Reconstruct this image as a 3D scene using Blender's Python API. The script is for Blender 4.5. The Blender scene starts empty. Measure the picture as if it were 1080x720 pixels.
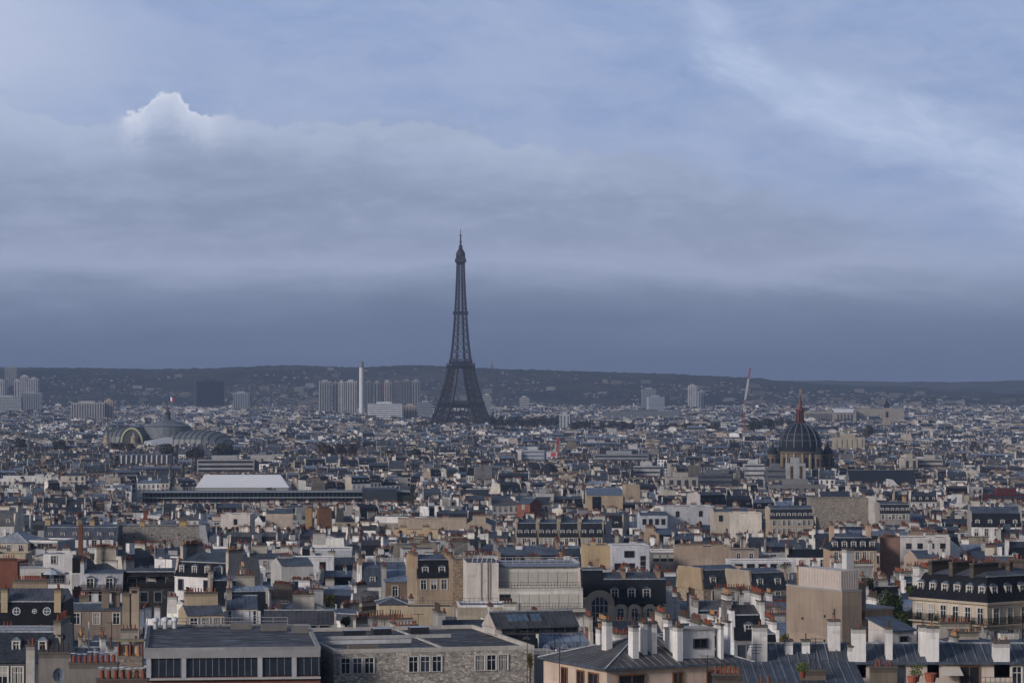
import bpy, math, random
import numpy as np
from mathutils import Vector, Matrix

# ------------------------------------------------------------------ camera, sky, sun, exposure
SC = bpy.context.scene
COL = SC.collection
F = 3291.0            # focal length in photo pixels (1080 wide)
CAMZ = 110.0          # metres above the river plain
HOR = 390.0           # photo row of the horizon
cam_d = bpy.data.cameras.new('camera')
cam = bpy.data.objects.new('camera', cam_d); COL.objects.link(cam)
cam_d.sensor_width = 36.0
cam_d.lens = 36.0 * F / 1080.0
cam_d.clip_start = 1.0
cam_d.clip_end = 60000.0
cam.location = (0, 0, CAMZ)
cam.rotation_euler = (math.radians(90) + math.atan((HOR - 360.0) / F), 0, 0)
SC.camera = cam

SUN_EL, SUN_AZ = math.radians(21), math.radians(227)   # azimuth clockwise from +Y (the view)
sd = bpy.data.lights.new('sun', 'SUN'); so = bpy.data.objects.new('sun', sd); COL.objects.link(so)
sd.energy = 1.85; sd.angle = math.radians(11); sd.color = (1.0, 0.92, 0.87)
sv = Vector((math.sin(SUN_AZ) * math.cos(SUN_EL), math.cos(SUN_AZ) * math.cos(SUN_EL), math.sin(SUN_EL)))
so.rotation_euler = sv.to_track_quat('Z', 'Y').to_euler()
so.location = (0, -50, 400)

SC.view_settings.view_transform = 'Standard'
SC.view_settings.look = 'None'
SC.view_settings.exposure = 0.25
SC.view_settings.gamma = 1.0
SC.render.engine = 'CYCLES'
cy = SC.cycles
cy.use_adaptive_sampling = True; cy.adaptive_threshold = 0.03
cy.max_bounces = 4; cy.diffuse_bounces = 2; cy.glossy_bounces = 2; cy.volume_bounces = 0
cy.transparent_max_bounces = 8; cy.use_denoising = True; cy.time_limit = 600
cy.caustics_reflective = False; cy.caustics_refractive = False

W = bpy.data.worlds.new('World'); SC.world = W; W.use_nodes = True


class NT:
    """tiny node-tree writer"""
    def __init__(s, tree):
        s.t = tree; s.t.nodes.clear()
    def n(s, kind, ins=None, **props):
        nd = s.t.nodes.new(kind)
        for k, v in props.items(): setattr(nd, k, v)
        for k, v in (ins or {}).items(): s.put(nd.inputs[k], v)
        return nd
    def put(s, sock, v):
        if isinstance(v, bpy.types.NodeSocket): s.t.links.new(v, sock)
        else:
            if sock.type == 'RGBA' and len(v) == 3: v = (*v, 1)
            sock.default_value = v
    def m(s, op, a, b=0.0, c=None, clamp=False):
        nd = s.t.nodes.new('ShaderNodeMath'); nd.operation = op; nd.use_clamp = clamp
        s.put(nd.inputs[0], a); s.put(nd.inputs[1], b)
        if c is not None: s.put(nd.inputs[2], c)
        return nd.outputs[0]
    def mix(s, f, a, b, mode='MIX'):
        nd = s.t.nodes.new('ShaderNodeMix'); nd.data_type = 'RGBA'; nd.blend_type = mode
        s.put(nd.inputs[0], f); s.put(nd.inputs[6], a); s.put(nd.inputs[7], b)
        return nd.outputs[2]
    def step(s, v, a, b):
        nd = s.t.nodes.new('ShaderNodeMapRange'); nd.interpolation_type = 'SMOOTHSTEP'
        s.put(nd.inputs[0], v); s.put(nd.inputs[1], a); s.put(nd.inputs[2], b)
        return nd.outputs[0]
    def ramp(s, v, pts, interp='LINEAR'):
        nd = s.t.nodes.new('ShaderNodeValToRGB'); r = nd.color_ramp; r.interpolation = interp
        while len(r.elements) < len(pts): r.elements.new(0.5)
        for e, (p, c) in zip(r.elements, pts):
            e.position = p; e.color = (*c, 1) if isinstance(c, tuple) else (c, c, c, 1)
        s.put(nd.inputs[0], v)
        return nd.outputs[0]
    def noise(s, vec, scale, detail=4, rough=0.55, dist=0.0):
        nd = s.n('ShaderNodeTexNoise', {'Scale': scale, 'Detail': detail, 'Roughness': rough, 'Distortion': dist})
        if vec is not None: s.put(nd.inputs['Vector'], vec)
        return nd.outputs['Fac']
    def comb(s, x, y, z=0.0):
        return s.n('ShaderNodeCombineXYZ', {0: x, 1: y, 2: z}).outputs[0]


def srgb(r, g, b):
    f = lambda c: (c / 255 / 12.92) if c <= 10 else ((c / 255 + 0.055) / 1.055) ** 2.4
    return (f(r), f(g), f(b))


def build_world():
    t = NT(W.node_tree)
    d = t.n('ShaderNodeTexCoord').outputs['Generated']
    sep = t.n('ShaderNodeSeparateXYZ', {0: d})
    az = t.m('ARCTAN2', sep.outputs[0], sep.outputs[1])
    el = t.m('ARCSINE', sep.outputs[2])
    U = t.m('MULTIPLY', az, 10.0)                      # one unit = 5.7 degrees
    V = t.m('MULTIPLY', t.m('MAXIMUM', el, 0.0), 10.0)
    sky = t.n('ShaderNodeTexSky', sky_type='NISHITA', sun_disc=False, sun_elevation=SUN_EL,
              sun_rotation=SUN_AZ, altitude=100, air_density=1.0, dust_density=2.0, ozone_density=1.5)
    skyc = t.mix(1.0, sky.outputs[0], (0.075, 0.075, 0.075), 'MULTIPLY')
    # warped coordinates
    wn = t.n('ShaderNodeTexNoise', {'Vector': t.comb(U, t.m('MULTIPLY', V, 2.0), 3.3), 'Scale': 1.3, 'Detail': 4.0})
    ws = t.n('ShaderNodeSeparateXYZ', {0: wn.outputs['Color']})
    Uw = t.m('ADD', U, t.m('MULTIPLY', t.m('SUBTRACT', ws.outputs[0], 0.5), 0.5))
    Vw = t.m('ADD', V, t.m('MULTIPLY', t.m('SUBTRACT', ws.outputs[1], 0.5), 0.22))
    # upper veil: thin pale cloud over blue
    veil_n = t.noise(t.comb(t.m('MULTIPLY', Uw, 0.8), t.m('MULTIPLY', Vw, 2.6), 7.0), 2.1, 9, 0.64)
    veil = t.step(veil_n, 0.25, 0.68)
    cirrus_band = t.m('SUBTRACT', V, t.m('ADD', t.m('MULTIPLY_ADD', U, -0.33, 1.17), t.m('MULTIPLY', t.m('MAXIMUM', t.m('SUBTRACT', 0.88, U), 0.0), 0.5)))
    cb = t.m('SUBTRACT', 1.0, t.step(t.m('ABSOLUTE', t.m('ADD', cirrus_band, t.m('MULTIPLY', t.m('SUBTRACT', ws.outputs[2], 0.5), 0.42))), 0.0, 0.17))
    cb = t.m('MULTIPLY', cb, t.step(U, 0.5, 0.72))
    streak = t.noise(t.comb(t.m('ADD', t.m('MULTIPLY', Uw, 2.6), t.m('MULTIPLY', Vw, 1.0)), t.m('ADD', t.m('MULTIPLY', Vw, 5.5), t.m('MULTIPLY', U, 1.0)), 1.0), 2.6, 9, 0.66, 0.5)
    left_glow = t.m('MULTIPLY', t.step(U, -1.0, -1.75), t.step(V, 0.6, 1.0))
    up = t.mix(t.m('MULTIPLY', veil, 0.75), srgb(134, 155, 199), srgb(164, 177, 209))
    up = t.mix(t.m('MULTIPLY', t.step(streak, 0.36, 0.72), t.m('MULTIPLY_ADD', cb, 0.85, 0.12)), up, srgb(188, 201, 229))
    up = t.mix(t.m('MULTIPLY', cb, 0.6), up, srgb(182, 197, 228))
    up = t.mix(t.m('MULTIPLY', left_glow, 0.8), up, srgb(190, 199, 224))
    # the long cloud bank: edge height (V) along U
    fc = t.n('ShaderNodeFloatCurve')
    cv = fc.mapping.curves[0]
    pts = [(0, 285), (0.03, 278), (0.10, 262), (0.135, 270), (0.16, 290), (0.185, 278), (0.21, 268), (0.24, 274), (0.27, 262), (0.35, 268), (0.42, 268),
           (0.5, 245), (0.56, 238), (0.64, 240), (0.7, 225), (0.78, 208), (0.86, 190), (1, 160)]
    while len(cv.points) < len(pts): cv.points.new(0.5, 0.5)
    for p, (x, y) in zip(cv.points, pts): p.location = (x, y / 400.0)
    fc.mapping.update()
    t.put(fc.inputs['Value'], t.n('ShaderNodeMapRange', {0: U, 1: -1.64, 2: 1.64}).outputs[0])
    edge = t.m('MULTIPLY', fc.outputs[0], 400.0 / F * 10)
    puff = t.noise(t.comb(U, t.m('MULTIPLY', V, 1.3), 0.0), 9.0, 10, 0.66)
    depth = t.m('ADD', t.m('SUBTRACT', edge, V), t.m('MULTIPLY', t.m('SUBTRACT', puff, 0.5), 0.19))
    cum = t.m('MULTIPLY', t.step(U, -1.27, -1.22), t.m('SUBTRACT', 1.0, t.step(U, -1.02, -0.8)))
    soft = t.m('MULTIPLY_ADD', cum, -0.035, t.m('MULTIPLY_ADD', t.step(U, 0.0, 1.5), 0.28, 0.04))
    bank = t.step(depth, -0.01, soft)
    # body of the bank: grey, banded, darker to the horizon
    vb = t.m('ADD', V, t.m('MULTIPLY', t.m('SUBTRACT', t.noise(t.comb(t.m('MULTIPLY', U, 0.7), t.m('MULTIPLY', V, 3.5), 9.0), 1.6, 6, 0.62, 0.4), 0.5), 0.26))
    body = t.ramp(vb, [(0.0, srgb(85, 98, 128)), (0.06, srgb(90, 104, 133)), (0.15, srgb(106, 119, 149)), (0.24, srgb(126, 140, 170)), (0.33, srgb(160, 172, 202)),
                       (0.42, srgb(146, 158, 188)), (0.56, srgb(138, 152, 182)), (0.66, srgb(150, 163, 193)), (0.75, srgb(158, 171, 202)), (0.88, srgb(166, 180, 211)), (1.0, srgb(158, 174, 210))])
    fine = t.noise(t.comb(U, t.m('MULTIPLY', V, 3.0), 4.0), 3.2, 6, 0.6, 0.3)
    body = t.mix(t.m('MULTIPLY', t.m('MULTIPLY', t.step(fine, 0.4, 0.75), t.step(V, 0.2, 0.34)), 0.55), body, srgb(166, 177, 206))
    fine2 = t.noise(t.comb(Uw, t.m('MULTIPLY', Vw, 2.6), 6.0), 7.5, 7, 0.65, 0.4)
    body = t.mix(t.m('MULTIPLY', t.m('MULTIPLY', t.step(fine2, 0.45, 0.75), t.step(V, 0.22, 0.4)), 0.35), body, srgb(170, 180, 208))
    dk = t.noise(t.comb(t.m('MULTIPLY', U, 0.9), t.m('MULTIPLY', V, 4.0), 14.0), 1.9, 5, 0.55)
    body = t.mix(t.m('MULTIPLY', t.m('MULTIPLY', t.step(dk, 0.45, 0.72), t.step(V, 0.3, 0.42)), 0.6), body, srgb(128, 141, 171))
    # bright little cumulus rim on the left of the bank top
    rim = t.m('MULTIPLY', t.m('SUBTRACT', 1.0, t.step(depth, 0.01, 0.13)), cum)
    body = t.mix(t.m('MULTIPLY', rim, 0.9), body, srgb(214, 219, 235))
    rim2 = t.m('MULTIPLY', t.step(depth, 0.0, 0.03), t.m('SUBTRACT', 1.0, t.step(depth, 0.03, 0.2)))
    body = t.mix(t.m('MULTIPLY', rim2, t.m('MULTIPLY_ADD', t.step(U, 0.8, -0.6), 0.35, 0.2)), body, srgb(182, 193, 219))
    clouds = t.mix(bank, up, body)
    # the rest of the dome, outside the view: broken pale overcast with sky between
    over_n = t.noise(d, 3.0, 5, 0.6)
    over = t.mix(t.step(over_n, 0.35, 0.65), skyc, srgb(98, 108, 132))
    hi = t.step(el, 0.13, 0.45)
    back = t.step(t.m('ABSOLUTE', az), 0.5, 1.3)
    dome = t.mix(t.m('MAXIMUM', hi, back), t.mix(0.12, clouds, skyc), over)
    below = t.step(el, -0.02, -0.1)
    dome = t.mix(below, dome, (0.05, 0.055, 0.06))
    bg = t.n('ShaderNodeBackground', {'Color': dome, 'Strength': 0.94})
    o = t.n('ShaderNodeOutputWorld'); t.t.links.new(bg.outputs[0], o.inputs[0])


build_world()

# ------------------------------------------------------------------ materials
MATS = {}


def material(name):
    m = bpy.data.materials.new(name); m.use_nodes = True
    t = NT(m.node_tree); MATS[name] = m
    return t


def finish(t, color, rough=0.8, metal=0.0, bump=None, bstr=0.3, bdist=0.05, spec=0.3):
    b = t.n('ShaderNodeBsdfPrincipled', {'Base Color': color, 'Roughness': rough, 'Metallic': metal, 'Specular IOR Level': spec})
    if bump is not None:
        bp = t.n('ShaderNodeBump', {'Height': bump, 'Strength': bstr, 'Distance': bdist})
        t.t.links.new(bp.outputs[0], b.inputs['Normal'])
    o = t.n('ShaderNodeOutputMaterial'); t.t.links.new(b.outputs[0], o.inputs[0])


def tint(t):
    return t.n('ShaderNodeAttribute', attribute_name='tint').outputs['Color']


def uvs(t):
    u = t.n('ShaderNodeUVMap', uv_map='uv').outputs[0]
    s = t.n('ShaderNodeSeparateXYZ', {0: u})
    return u, s.outputs[0], s.outputs[1]


def pos(t):
    return t.n('ShaderNodeNewGeometry').outputs['Position']


def scl(t, c, f):
    return t.mix(1.0, c, t.comb(f, f, f), 'MULTIPLY')


def mat_wall():
    t = material('plaster_wall'); u, U, V = uvs(t); p = pos(t)
    big = t.noise(p, 0.25, 5, 0.65)
    st = t.noise(t.comb(t.m('MULTIPLY', U, 2.2), t.m('MULTIPLY', V, 0.13), 2.0), 1.0, 4, 0.6)
    f = t.m('MULTIPLY', t.m('MULTIPLY_ADD', t.step(big, 0.2, 0.7), 0.28, 0.78), t.m('MULTIPLY_ADD', t.step(st, 0.3, 0.6), 0.18, 0.84))
    c = scl(t, tint(t), f)
    wp = t.n('ShaderNodeTexNoise', {'Vector': u, 'Scale': 0.35, 'Detail': 2.0})
    br = t.n('ShaderNodeTexBrick', {'Vector': t.mix(0.35, u, wp.outputs['Color']), 'Color1': (1.06, 1.05, 1.03), 'Color2': (0.80, 0.79, 0.78), 'Mortar': (0.86, 0.85, 0.84), 'Scale': 1.0,
                                    'Mortar Size': 0.02, 'Brick Width': 4.3, 'Row Height': 2.9})
    c = t.mix(0.75, c, t.mix(1.0, c, br.outputs[0], 'MULTIPLY'))
    pat = t.step(t.noise(p, 0.6, 5, 0.6), 0.58, 0.66)
    c = t.mix(t.m('MULTIPLY', pat, 0.30), c, (0.24, 0.21, 0.18))
    finish(t, c, 0.9, bump=big, bstr=0.15, spec=0.15)


def mat_zinc():
    t = material('zinc_sheet'); u, U, V = uvs(t); p = pos(t)
    k = t.m('DIVIDE', U, 0.65)
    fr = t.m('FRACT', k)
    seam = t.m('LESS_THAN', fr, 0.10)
    wn = t.n('ShaderNodeTexWhiteNoise', noise_dimensions='2D')
    t.put(wn.inputs['Vector'], t.comb(t.m('FLOOR', k), t.m('FLOOR', t.m('DIVIDE', V, 2.0))))
    f = t.m('MULTIPLY_ADD', wn.outputs['Value'], 0.45, 0.72)
    f = t.m('MULTIPLY', f, t.m('MULTIPLY_ADD', t.step(t.noise(p, 0.35, 5, 0.65), 0.25, 0.75), 0.55, 0.62))
    c = scl(t, tint(t), f)
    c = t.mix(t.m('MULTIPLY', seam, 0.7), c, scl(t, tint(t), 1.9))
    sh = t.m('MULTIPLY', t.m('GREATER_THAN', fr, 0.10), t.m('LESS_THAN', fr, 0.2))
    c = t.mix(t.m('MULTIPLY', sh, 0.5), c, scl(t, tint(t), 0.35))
    rust = t.step(t.noise(p, 0.9, 4, 0.6), 0.60, 0.72)
    c = t.mix(t.m('MULTIPLY', rust, 0.25), c, (0.16, 0.13, 0.11))
    finish(t, c, 0.55, 0.1, bump=seam, bstr=0.6, bdist=0.04, spec=0.25)


def mat_slate():
    t = material('slate_tiles'); u, U, V = uvs(t)
    br = t.n('ShaderNodeTexBrick', {'Vector': u, 'Color1': (1, 1, 1), 'Color2': (0.55, 0.55, 0.55), 'Mortar': (0.3, 0.3, 0.3), 'Scale': 1.0,
                                    'Mortar Size': 0.012, 'Brick Width': 0.3, 'Row Height': 0.22})
    n = t.noise(pos(t), 0.5, 5, 0.6)
    c = t.mix(1.0, tint(t), br.outputs[0], 'MULTIPLY')
    c = scl(t, c, t.m('MULTIPLY_ADD', n, 0.9, 0.6))
    finish(t, c, 0.65, bump=br.outputs[1], bstr=0.3, spec=0.12)


def mat_rubble():
    t = material('rubble_stone'); u, U, V = uvs(t)
    w = t.n('ShaderNodeTexVoronoi', {'Vector': t.comb(t.m('MULTIPLY', U, 1.0), t.m('MULTIPLY', V, 1.7)), 'Scale': 2.4})
    e = t.n('ShaderNodeTexVoronoi', {'Vector': t.comb(t.m('MULTIPLY', U, 1.0), t.m('MULTIPLY', V, 1.7)), 'Scale': 2.4}, feature='DISTANCE_TO_EDGE')
    s = t.n('ShaderNodeSeparateXYZ', {0: w.outputs['Color']})
    n = t.noise(pos(t), 0.3, 5, 0.65)
    f = t.m('MULTIPLY', t.m('MULTIPLY_ADD', s.outputs[0], 0.9, 0.45), t.m('MULTIPLY_ADD', n, 1.0, 0.5))
    c = scl(t, tint(t), f)
    c = t.mix(t.m('MULTIPLY', s.outputs[1], 0.35), c, (0.30, 0.29, 0.28))
    c = t.mix(t.m('MULTIPLY', t.m('LESS_THAN', e.outputs[0], 0.05), 0.6), c, (0.12, 0.11, 0.10))
    finish(t, c, 0.95, bump=e.outputs[0], bstr=0.5, bdist=0.06)


def mat_brick():
    t = material('red_brick'); u, U, V = uvs(t)
    br = t.n('ShaderNodeTexBrick', {'Vector': u, 'Color1': (1.1, 1, 1), 'Color2': (0.6, 0.6, 0.6), 'Mortar': (0.9, 1.1, 1.2), 'Scale': 1.0,
                                    'Mortar Size': 0.012, 'Brick Width': 0.23, 'Row Height': 0.075})
    c = t.mix(1.0, tint(t), br.outputs[0], 'MULTIPLY')
    c = scl(t, c, t.m('MULTIPLY_ADD', t.noise(pos(t), 0.6, 5, 0.6), 0.9, 0.55))
    finish(t, c, 0.9)


def mat_flat():
    t = material('bitumen_roofing'); u, U, V = uvs(t); p = pos(t)
    n = t.noise(p, 0.18, 6, 0.65); n2 = t.noise(t.comb(t.m('MULTIPLY', U, 0.25), t.m('MULTIPLY', V, 1.2)), 0.9, 4, 0.6)
    f = t.m('MULTIPLY', t.m('MULTIPLY_ADD', t.step(n, 0.3, 0.7), 0.7, 0.6), t.m('MULTIPLY_ADD', n2, 0.8, 0.6))
    wet = t.step(n2, 0.52, 0.62)
    finish(t, scl(t, tint(t), f), t.m('MULTIPLY_ADD', wet, -0.55, 0.85), spec=0.3)


def mat_plain(name, rough, metal=0.0, amp=0.5, scale=1.2, spec=0.4):
    t = material(name)
    n = t.noise(pos(t), scale, 4, 0.6)
    finish(t, scl(t, tint(t), t.m('MULTIPLY_ADD', n, amp * 2, 1 - amp)), rough, metal, spec=spec)


def mat_glass():
    t = material('window_glass')
    n = t.noise(pos(t), 0.7, 2, 0.5)
    c = scl(t, tint(t), t.m('MULTIPLY_ADD', n, 1.2, 0.3))
    finish(t, c, 0.15, 0.0, spec=0.4)


def mat_leaf():
    t = material('leaves')
    n = t.noise(pos(t), 0.5, 3, 0.6)
    c = scl(t, tint(t), t.m('MULTIPLY_ADD', n, 1.4, 0.3))
    finish(t, c, 0.7, spec=0.2)


def mat_hill():
    t = material('wooded_ground'); p = pos(t)
    n = t.noise(p, 0.02, 10, 0.75); n2 = t.noise(p, 0.0025, 5, 0.6)
    c = t.ramp(t.m('MULTIPLY_ADD', n2, 0.5, t.m('MULTIPLY', n, 0.5)), [(0.34, (0.008, 0.012, 0.008)), (0.47, (0.022, 0.027, 0.018)), (0.56, (0.055, 0.052, 0.037)), (0.7, (0.13, 0.12, 0.10))])
    finish(t, c, 0.95, spec=0.1)


def mat_ground():
    t = material('street_ground'); p = pos(t)
    n = t.noise(p, 0.05, 6, 0.65)
    c = t.ramp(n, [(0.3, (0.035, 0.036, 0.038)), (0.55, (0.07, 0.07, 0.07)), (0.75, (0.13, 0.12, 0.11))])
    finish(t, c, 0.9, spec=0.2)


for fn in (mat_wall, mat_zinc, mat_slate, mat_rubble, mat_brick, mat_flat, mat_glass, mat_leaf, mat_hill, mat_ground): fn()
mat_plain('terracotta', 0.8, amp=0.4)
mat_plain('painted_metal', 0.5, 0.0, amp=0.25)
mat_plain('iron', 0.55, 0.3, amp=0.3)
mat_plain('concrete', 0.85, amp=0.35, scale=0.4)
mat_plain('wood', 0.7, amp=0.4)
mat_plain('bark', 0.9, amp=0.4)
WALL, ZINC, SLATE, RUB, BRICK, FLAT, GLASS, LEAF = 'plaster_wall', 'zinc_sheet', 'slate_tiles', 'rubble_stone', 'red_brick', 'bitumen_roofing', 'window_glass', 'leaves'
POT, PAINT, IRON, CONC, WOOD, BARK = 'terracotta', 'painted_metal', 'iron', 'concrete', 'wood', 'bark'
MLIST = [WALL, ZINC, SLATE, RUB, BRICK, FLAT, GLASS, LEAF, POT, PAINT, IRON, CONC, WOOD, BARK, 'wooded_ground', 'street_ground']
MIDX = {m: i for i, m in enumerate(MLIST)}

CREAM = (0.61, 0.565, 0.50); WHITE = (0.80, 0.79, 0.79); BEIGE = (0.47, 0.425, 0.37); BROWN = (0.29, 0.225, 0.17); GREY = (0.36, 0.36, 0.37)
STONE = (0.33, 0.285, 0.235); CZINC = (0.088, 0.112, 0.152); DZINC = (0.042, 0.052, 0.072); CSLATE = (0.014, 0.017, 0.025); CPOT = (0.21, 0.062, 0.036)
CBRICK = (0.26, 0.095, 0.06); CGLASS = (0.018, 0.022, 0.03); CFLAT = (0.07, 0.073, 0.08); BLACK = (0.018, 0.018, 0.02); CPAINT = (0.66, 0.66, 0.66)


# ------------------------------------------------------------------ mesh writer
class MB:
    def __init__(s):
        s.v = []; s.f = []; s.m = []; s.t = []
    def poly(s, pts, mat, tint):
        i = len(s.v); s.v.extend(pts); s.f.append(tuple(range(i, i + len(pts)))); s.m.append(MIDX[mat]); s.t.append(tint)
    def box(s, x0, x1, y0, y1, z0, z1, mat, tint, top=None, skip=''):
        i = len(s.v)
        s.v += [(x0, y0, z0), (x1, y0, z0), (x1, y1, z0), (x0, y1, z0), (x0, y0, z1), (x1, y0, z1), (x1, y1, z1), (x0, y1, z1)]
        for k, q in (('f', (0, 1, 5, 4)), ('r', (1, 2, 6, 5)), ('b', (2, 3, 7, 6)), ('l', (3, 0, 4, 7)), ('t', (4, 5, 6, 7)), ('u', (3, 2, 1, 0))):
            if k in skip: continue
            s.f.append(tuple(i + j for j in q))
            if k == 't' and top: s.m.append(MIDX[top[0]]); s.t.append(top[1])
            else: s.m.append(MIDX[mat]); s.t.append(tint)
    def hull(s, lo, hi, mat, tint, cap=None, bottom=False):
        """a band between two rings of equal length, with a cap on top"""
        n = len(lo); i = len(s.v); s.v += list(lo) + list(hi)
        for k in range(n):
            j = (k + 1) % n
            s.f.append((i + k, i + j, i + n + j, i + n + k)); s.m.append(MIDX[mat]); s.t.append(tint)
        if cap: s.f.append(tuple(i + n + k for k in range(n))); s.m.append(MIDX[cap[0]]); s.t.append(cap[1])
        if bottom: s.f.append(tuple(i + k for k in reversed(range(n)))); s.m.append(MIDX[mat]); s.t.append(tint)
    def bar(s, p, q, r, mat, tint, r2=None):
        p = Vector(p); q = Vector(q); d = q - p
        if d.length < 1e-6: return
        d.normalize(); a = d.cross(Vector((0, 0, 1)))
        if a.length < 1e-3: a = Vector((1, 0, 0))
        a.normalize(); b = d.cross(a); r2 = r if r2 is None else r2
        lo = [tuple(p + a * sx * r + b * sy * r) for sx, sy in ((-1, -1), (1, -1), (1, 1), (-1, 1))]
        hi = [tuple(q + a * sx * r2 + b * sy * r2) for sx, sy in ((-1, -1), (1, -1), (1, 1), (-1, 1))]
        s.hull(lo, hi, mat, tint, (mat, tint), True)
    def lathe(s, prof, n, mat, tint, c=(0, 0, 0), a0=0.0, cap=True):
        rings = [[(c[0] + r * math.cos(a0 + 2 * math.pi * k / n), c[1] + r * math.sin(a0 + 2 * math.pi * k / n), c[2] + z) for k in range(n)] for r, z in prof]
        for k, (lo, hi) in enumerate(zip(rings, rings[1:])):
            s.hull(lo, hi, mat, tint, (mat, tint) if cap and k == len(rings) - 2 else None)
    def add(s, o, loc=(0, 0, 0), rot=0.0, sc=1.0):
        i = len(s.v); c, n = math.cos(rot), math.sin(rot)
        s.v += [(loc[0] + sc * (x * c - y * n), loc[1] + sc * (x * n + y * c), loc[2] + sc * z) for x, y, z in o.v]
        s.f += [tuple(i + k for k in f) for f in o.f]; s.m += o.m; s.t += o.t
    def mesh(s, name):
        me = bpy.data.meshes.new(name)
        nv = len(s.v)
        lens = np.fromiter((len(f) for f in s.f), np.int32, len(s.f))
        loops = np.fromiter((k for f in s.f for k in f), np.int32, int(lens.sum()))
        return fill(me, np.array(s.v, np.float64).reshape(-1, 3), lens, loops, np.array(s.m, np.int32), np.array(s.t, np.float32).reshape(-1, 3))
    def build(s, name, parent=None, loc=(0, 0, 0), rot=0.0):
        o = bpy.data.objects.new(name, s.mesh(name)); COL.objects.link(o)
        o.location = loc; o.rotation_euler = (0, 0, rot)
        if parent: o.parent = parent
        return o


def fill(me, V, lens, loops, mats, tints):
    nf = len(lens); starts = np.concatenate(([0], np.cumsum(lens)[:-1])).astype(np.int32)
    me.vertices.add(len(V)); me.vertices.foreach_set('co', V.astype(np.float32).ravel())
    me.loops.add(len(loops)); me.loops.foreach_set('vertex_index', loops.astype(np.int32))
    me.polygons.add(nf); me.polygons.foreach_set('loop_start', starts)
    used = np.unique(mats); remap = np.zeros(len(MLIST), np.int32); remap[used] = np.arange(len(used))
    for k in used: me.materials.append(MATS[MLIST[k]])
    me.polygons.foreach_set('material_index', remap[mats])
    me.polygons.foreach_set('use_smooth', np.zeros(nf, bool))
    a = me.attributes.new('tint', 'FLOAT_COLOR', 'FACE')
    a.data.foreach_set('color', np.concatenate([tints, np.ones((nf, 1), np.float32)], 1).astype(np.float32).ravel())
    # metric uv: u along the horizontal of each face, v up its slope
    p0 = V[loops[starts]]; p1 = V[loops[starts + 1]]; p2 = V[loops[starts + 2]]
    nrm = np.cross(p1 - p0, p2 - p0); nrm /= np.maximum(np.linalg.norm(nrm, axis=1, keepdims=True), 1e-9)
    tx = np.stack([-nrm[:, 1], nrm[:, 0], np.zeros(nf)], 1); ln = np.linalg.norm(tx, axis=1, keepdims=True)
    tx = np.where(ln > 0.02, tx / np.maximum(ln, 1e-9), np.array([[1.0, 0, 0]]))
    ty = np.cross(nrm, tx)
    fi = np.repeat(np.arange(nf), lens); P = V[loops]
    uv = np.stack([(P * tx[fi]).sum(1), (P * ty[fi]).sum(1)], 1)
    l = me.uv_layers.new(name='uv'); l.data.foreach_set('uv', uv.astype(np.float32).ravel())
    me.update(calc_edges=True)
    return me


# ------------------------------------------------------------------ ground, hills, haze
GY = [-1500, 0, 150, 300, 350, 500, 800, 1100, 1426, 2200, 3000, 4700, 7000, 30000]
GZ = [95, 92, 76, 61, 57.5, 53.5, 40, 29, 23, 14, 8, 2, 0, 0]


def G(y): return float(np.interp(y, GY, GZ))


def X_of(px, Y): return (px - 540.0) / F * Y
def Z_of(py, Y): return CAMZ - (py - HOR) / F * Y


def structure(name, o):
    o.name = name; o['kind'] = 'structure'; return o


def grid(name, xs, ys, zf, mat):
    nx, ny = len(xs), len(ys)
    XX, YY = np.meshgrid(xs, ys); ZZ = zf(XX, YY)
    V = np.stack([XX.ravel(), YY.ravel(), ZZ.ravel()], 1)
    j, i = np.meshgrid(np.arange(ny - 1), np.arange(nx - 1), indexing='ij'); b = (j * nx + i).ravel()
    loops = np.stack([b, b + 1, b + nx + 1, b + nx], 1).ravel(); nf = len(b)
    me = fill(bpy.data.meshes.new(name), V, np.full(nf, 4, np.int32), loops, np.full(nf, MIDX[mat], np.int32), np.full((nf, 3), 0.3, np.float32))
    me.polygons.foreach_set('use_smooth', np.ones(nf, bool))
    o = bpy.data.objects.new(name, me); COL.objects.link(o); o['kind'] = 'structure'
    return o


RNG = np.random.default_rng(5)
gy = np.concatenate([np.arange(-1400, 1600, 50), np.arange(1600, 16200, 400)])
grid('ground', np.linspace(-7900, 7900, 60), gy, lambda x, y: np.interp(y, GY, GZ), 'street_ground')


def wav(x, y, seed, s):
    r = np.random.default_rng(seed); z = 0 * x
    for k in range(10):
        a, f, p = r.uniform(0, 6.28), s * 1.45 ** k, r.uniform(0, 6.28)
        z = z + np.sin((x * np.cos(a) + y * np.sin(a)) * f + p) / 1.4 ** k
    return z


def sm(v, a, b):
    t = np.clip((v - a) / (b - a), 0, 1); return t * t * (3 - 2 * t)


HX = [-400, 0, 150, 300, 420, 480, 560, 640, 700, 780, 820, 860, 920, 1100, 1500]
H1 = [386.5, 387.2, 388.4, 388.2, 388.8, 389.2, 390.6, 392, 393, 397.5, 401, 405, 410, 418, 420]
H2 = [398, 398, 398, 398, 400, 402, 402, 402, 401.5, 402, 402.5, 402.5, 401, 400, 399]


def hill1(x, y):
    rid = CAMZ - (np.interp(540 + x / 9800 * F, HX, H1) - HOR) / F * 9800
    return rid * sm(y, 7300, 9800 + 120 * np.sin(x / 300)) + (RNG.normal(0, 1.6, x.shape) * sm(y, 7500, 8200) if np.ndim(x) else 0) + 5.0 * wav(x, y, 3, 0.004) * sm(y, 7500, 8600) + 0.5 * wav(x, y, 8, 0.04) * sm(y, 7500, 8600) - 3


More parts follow.
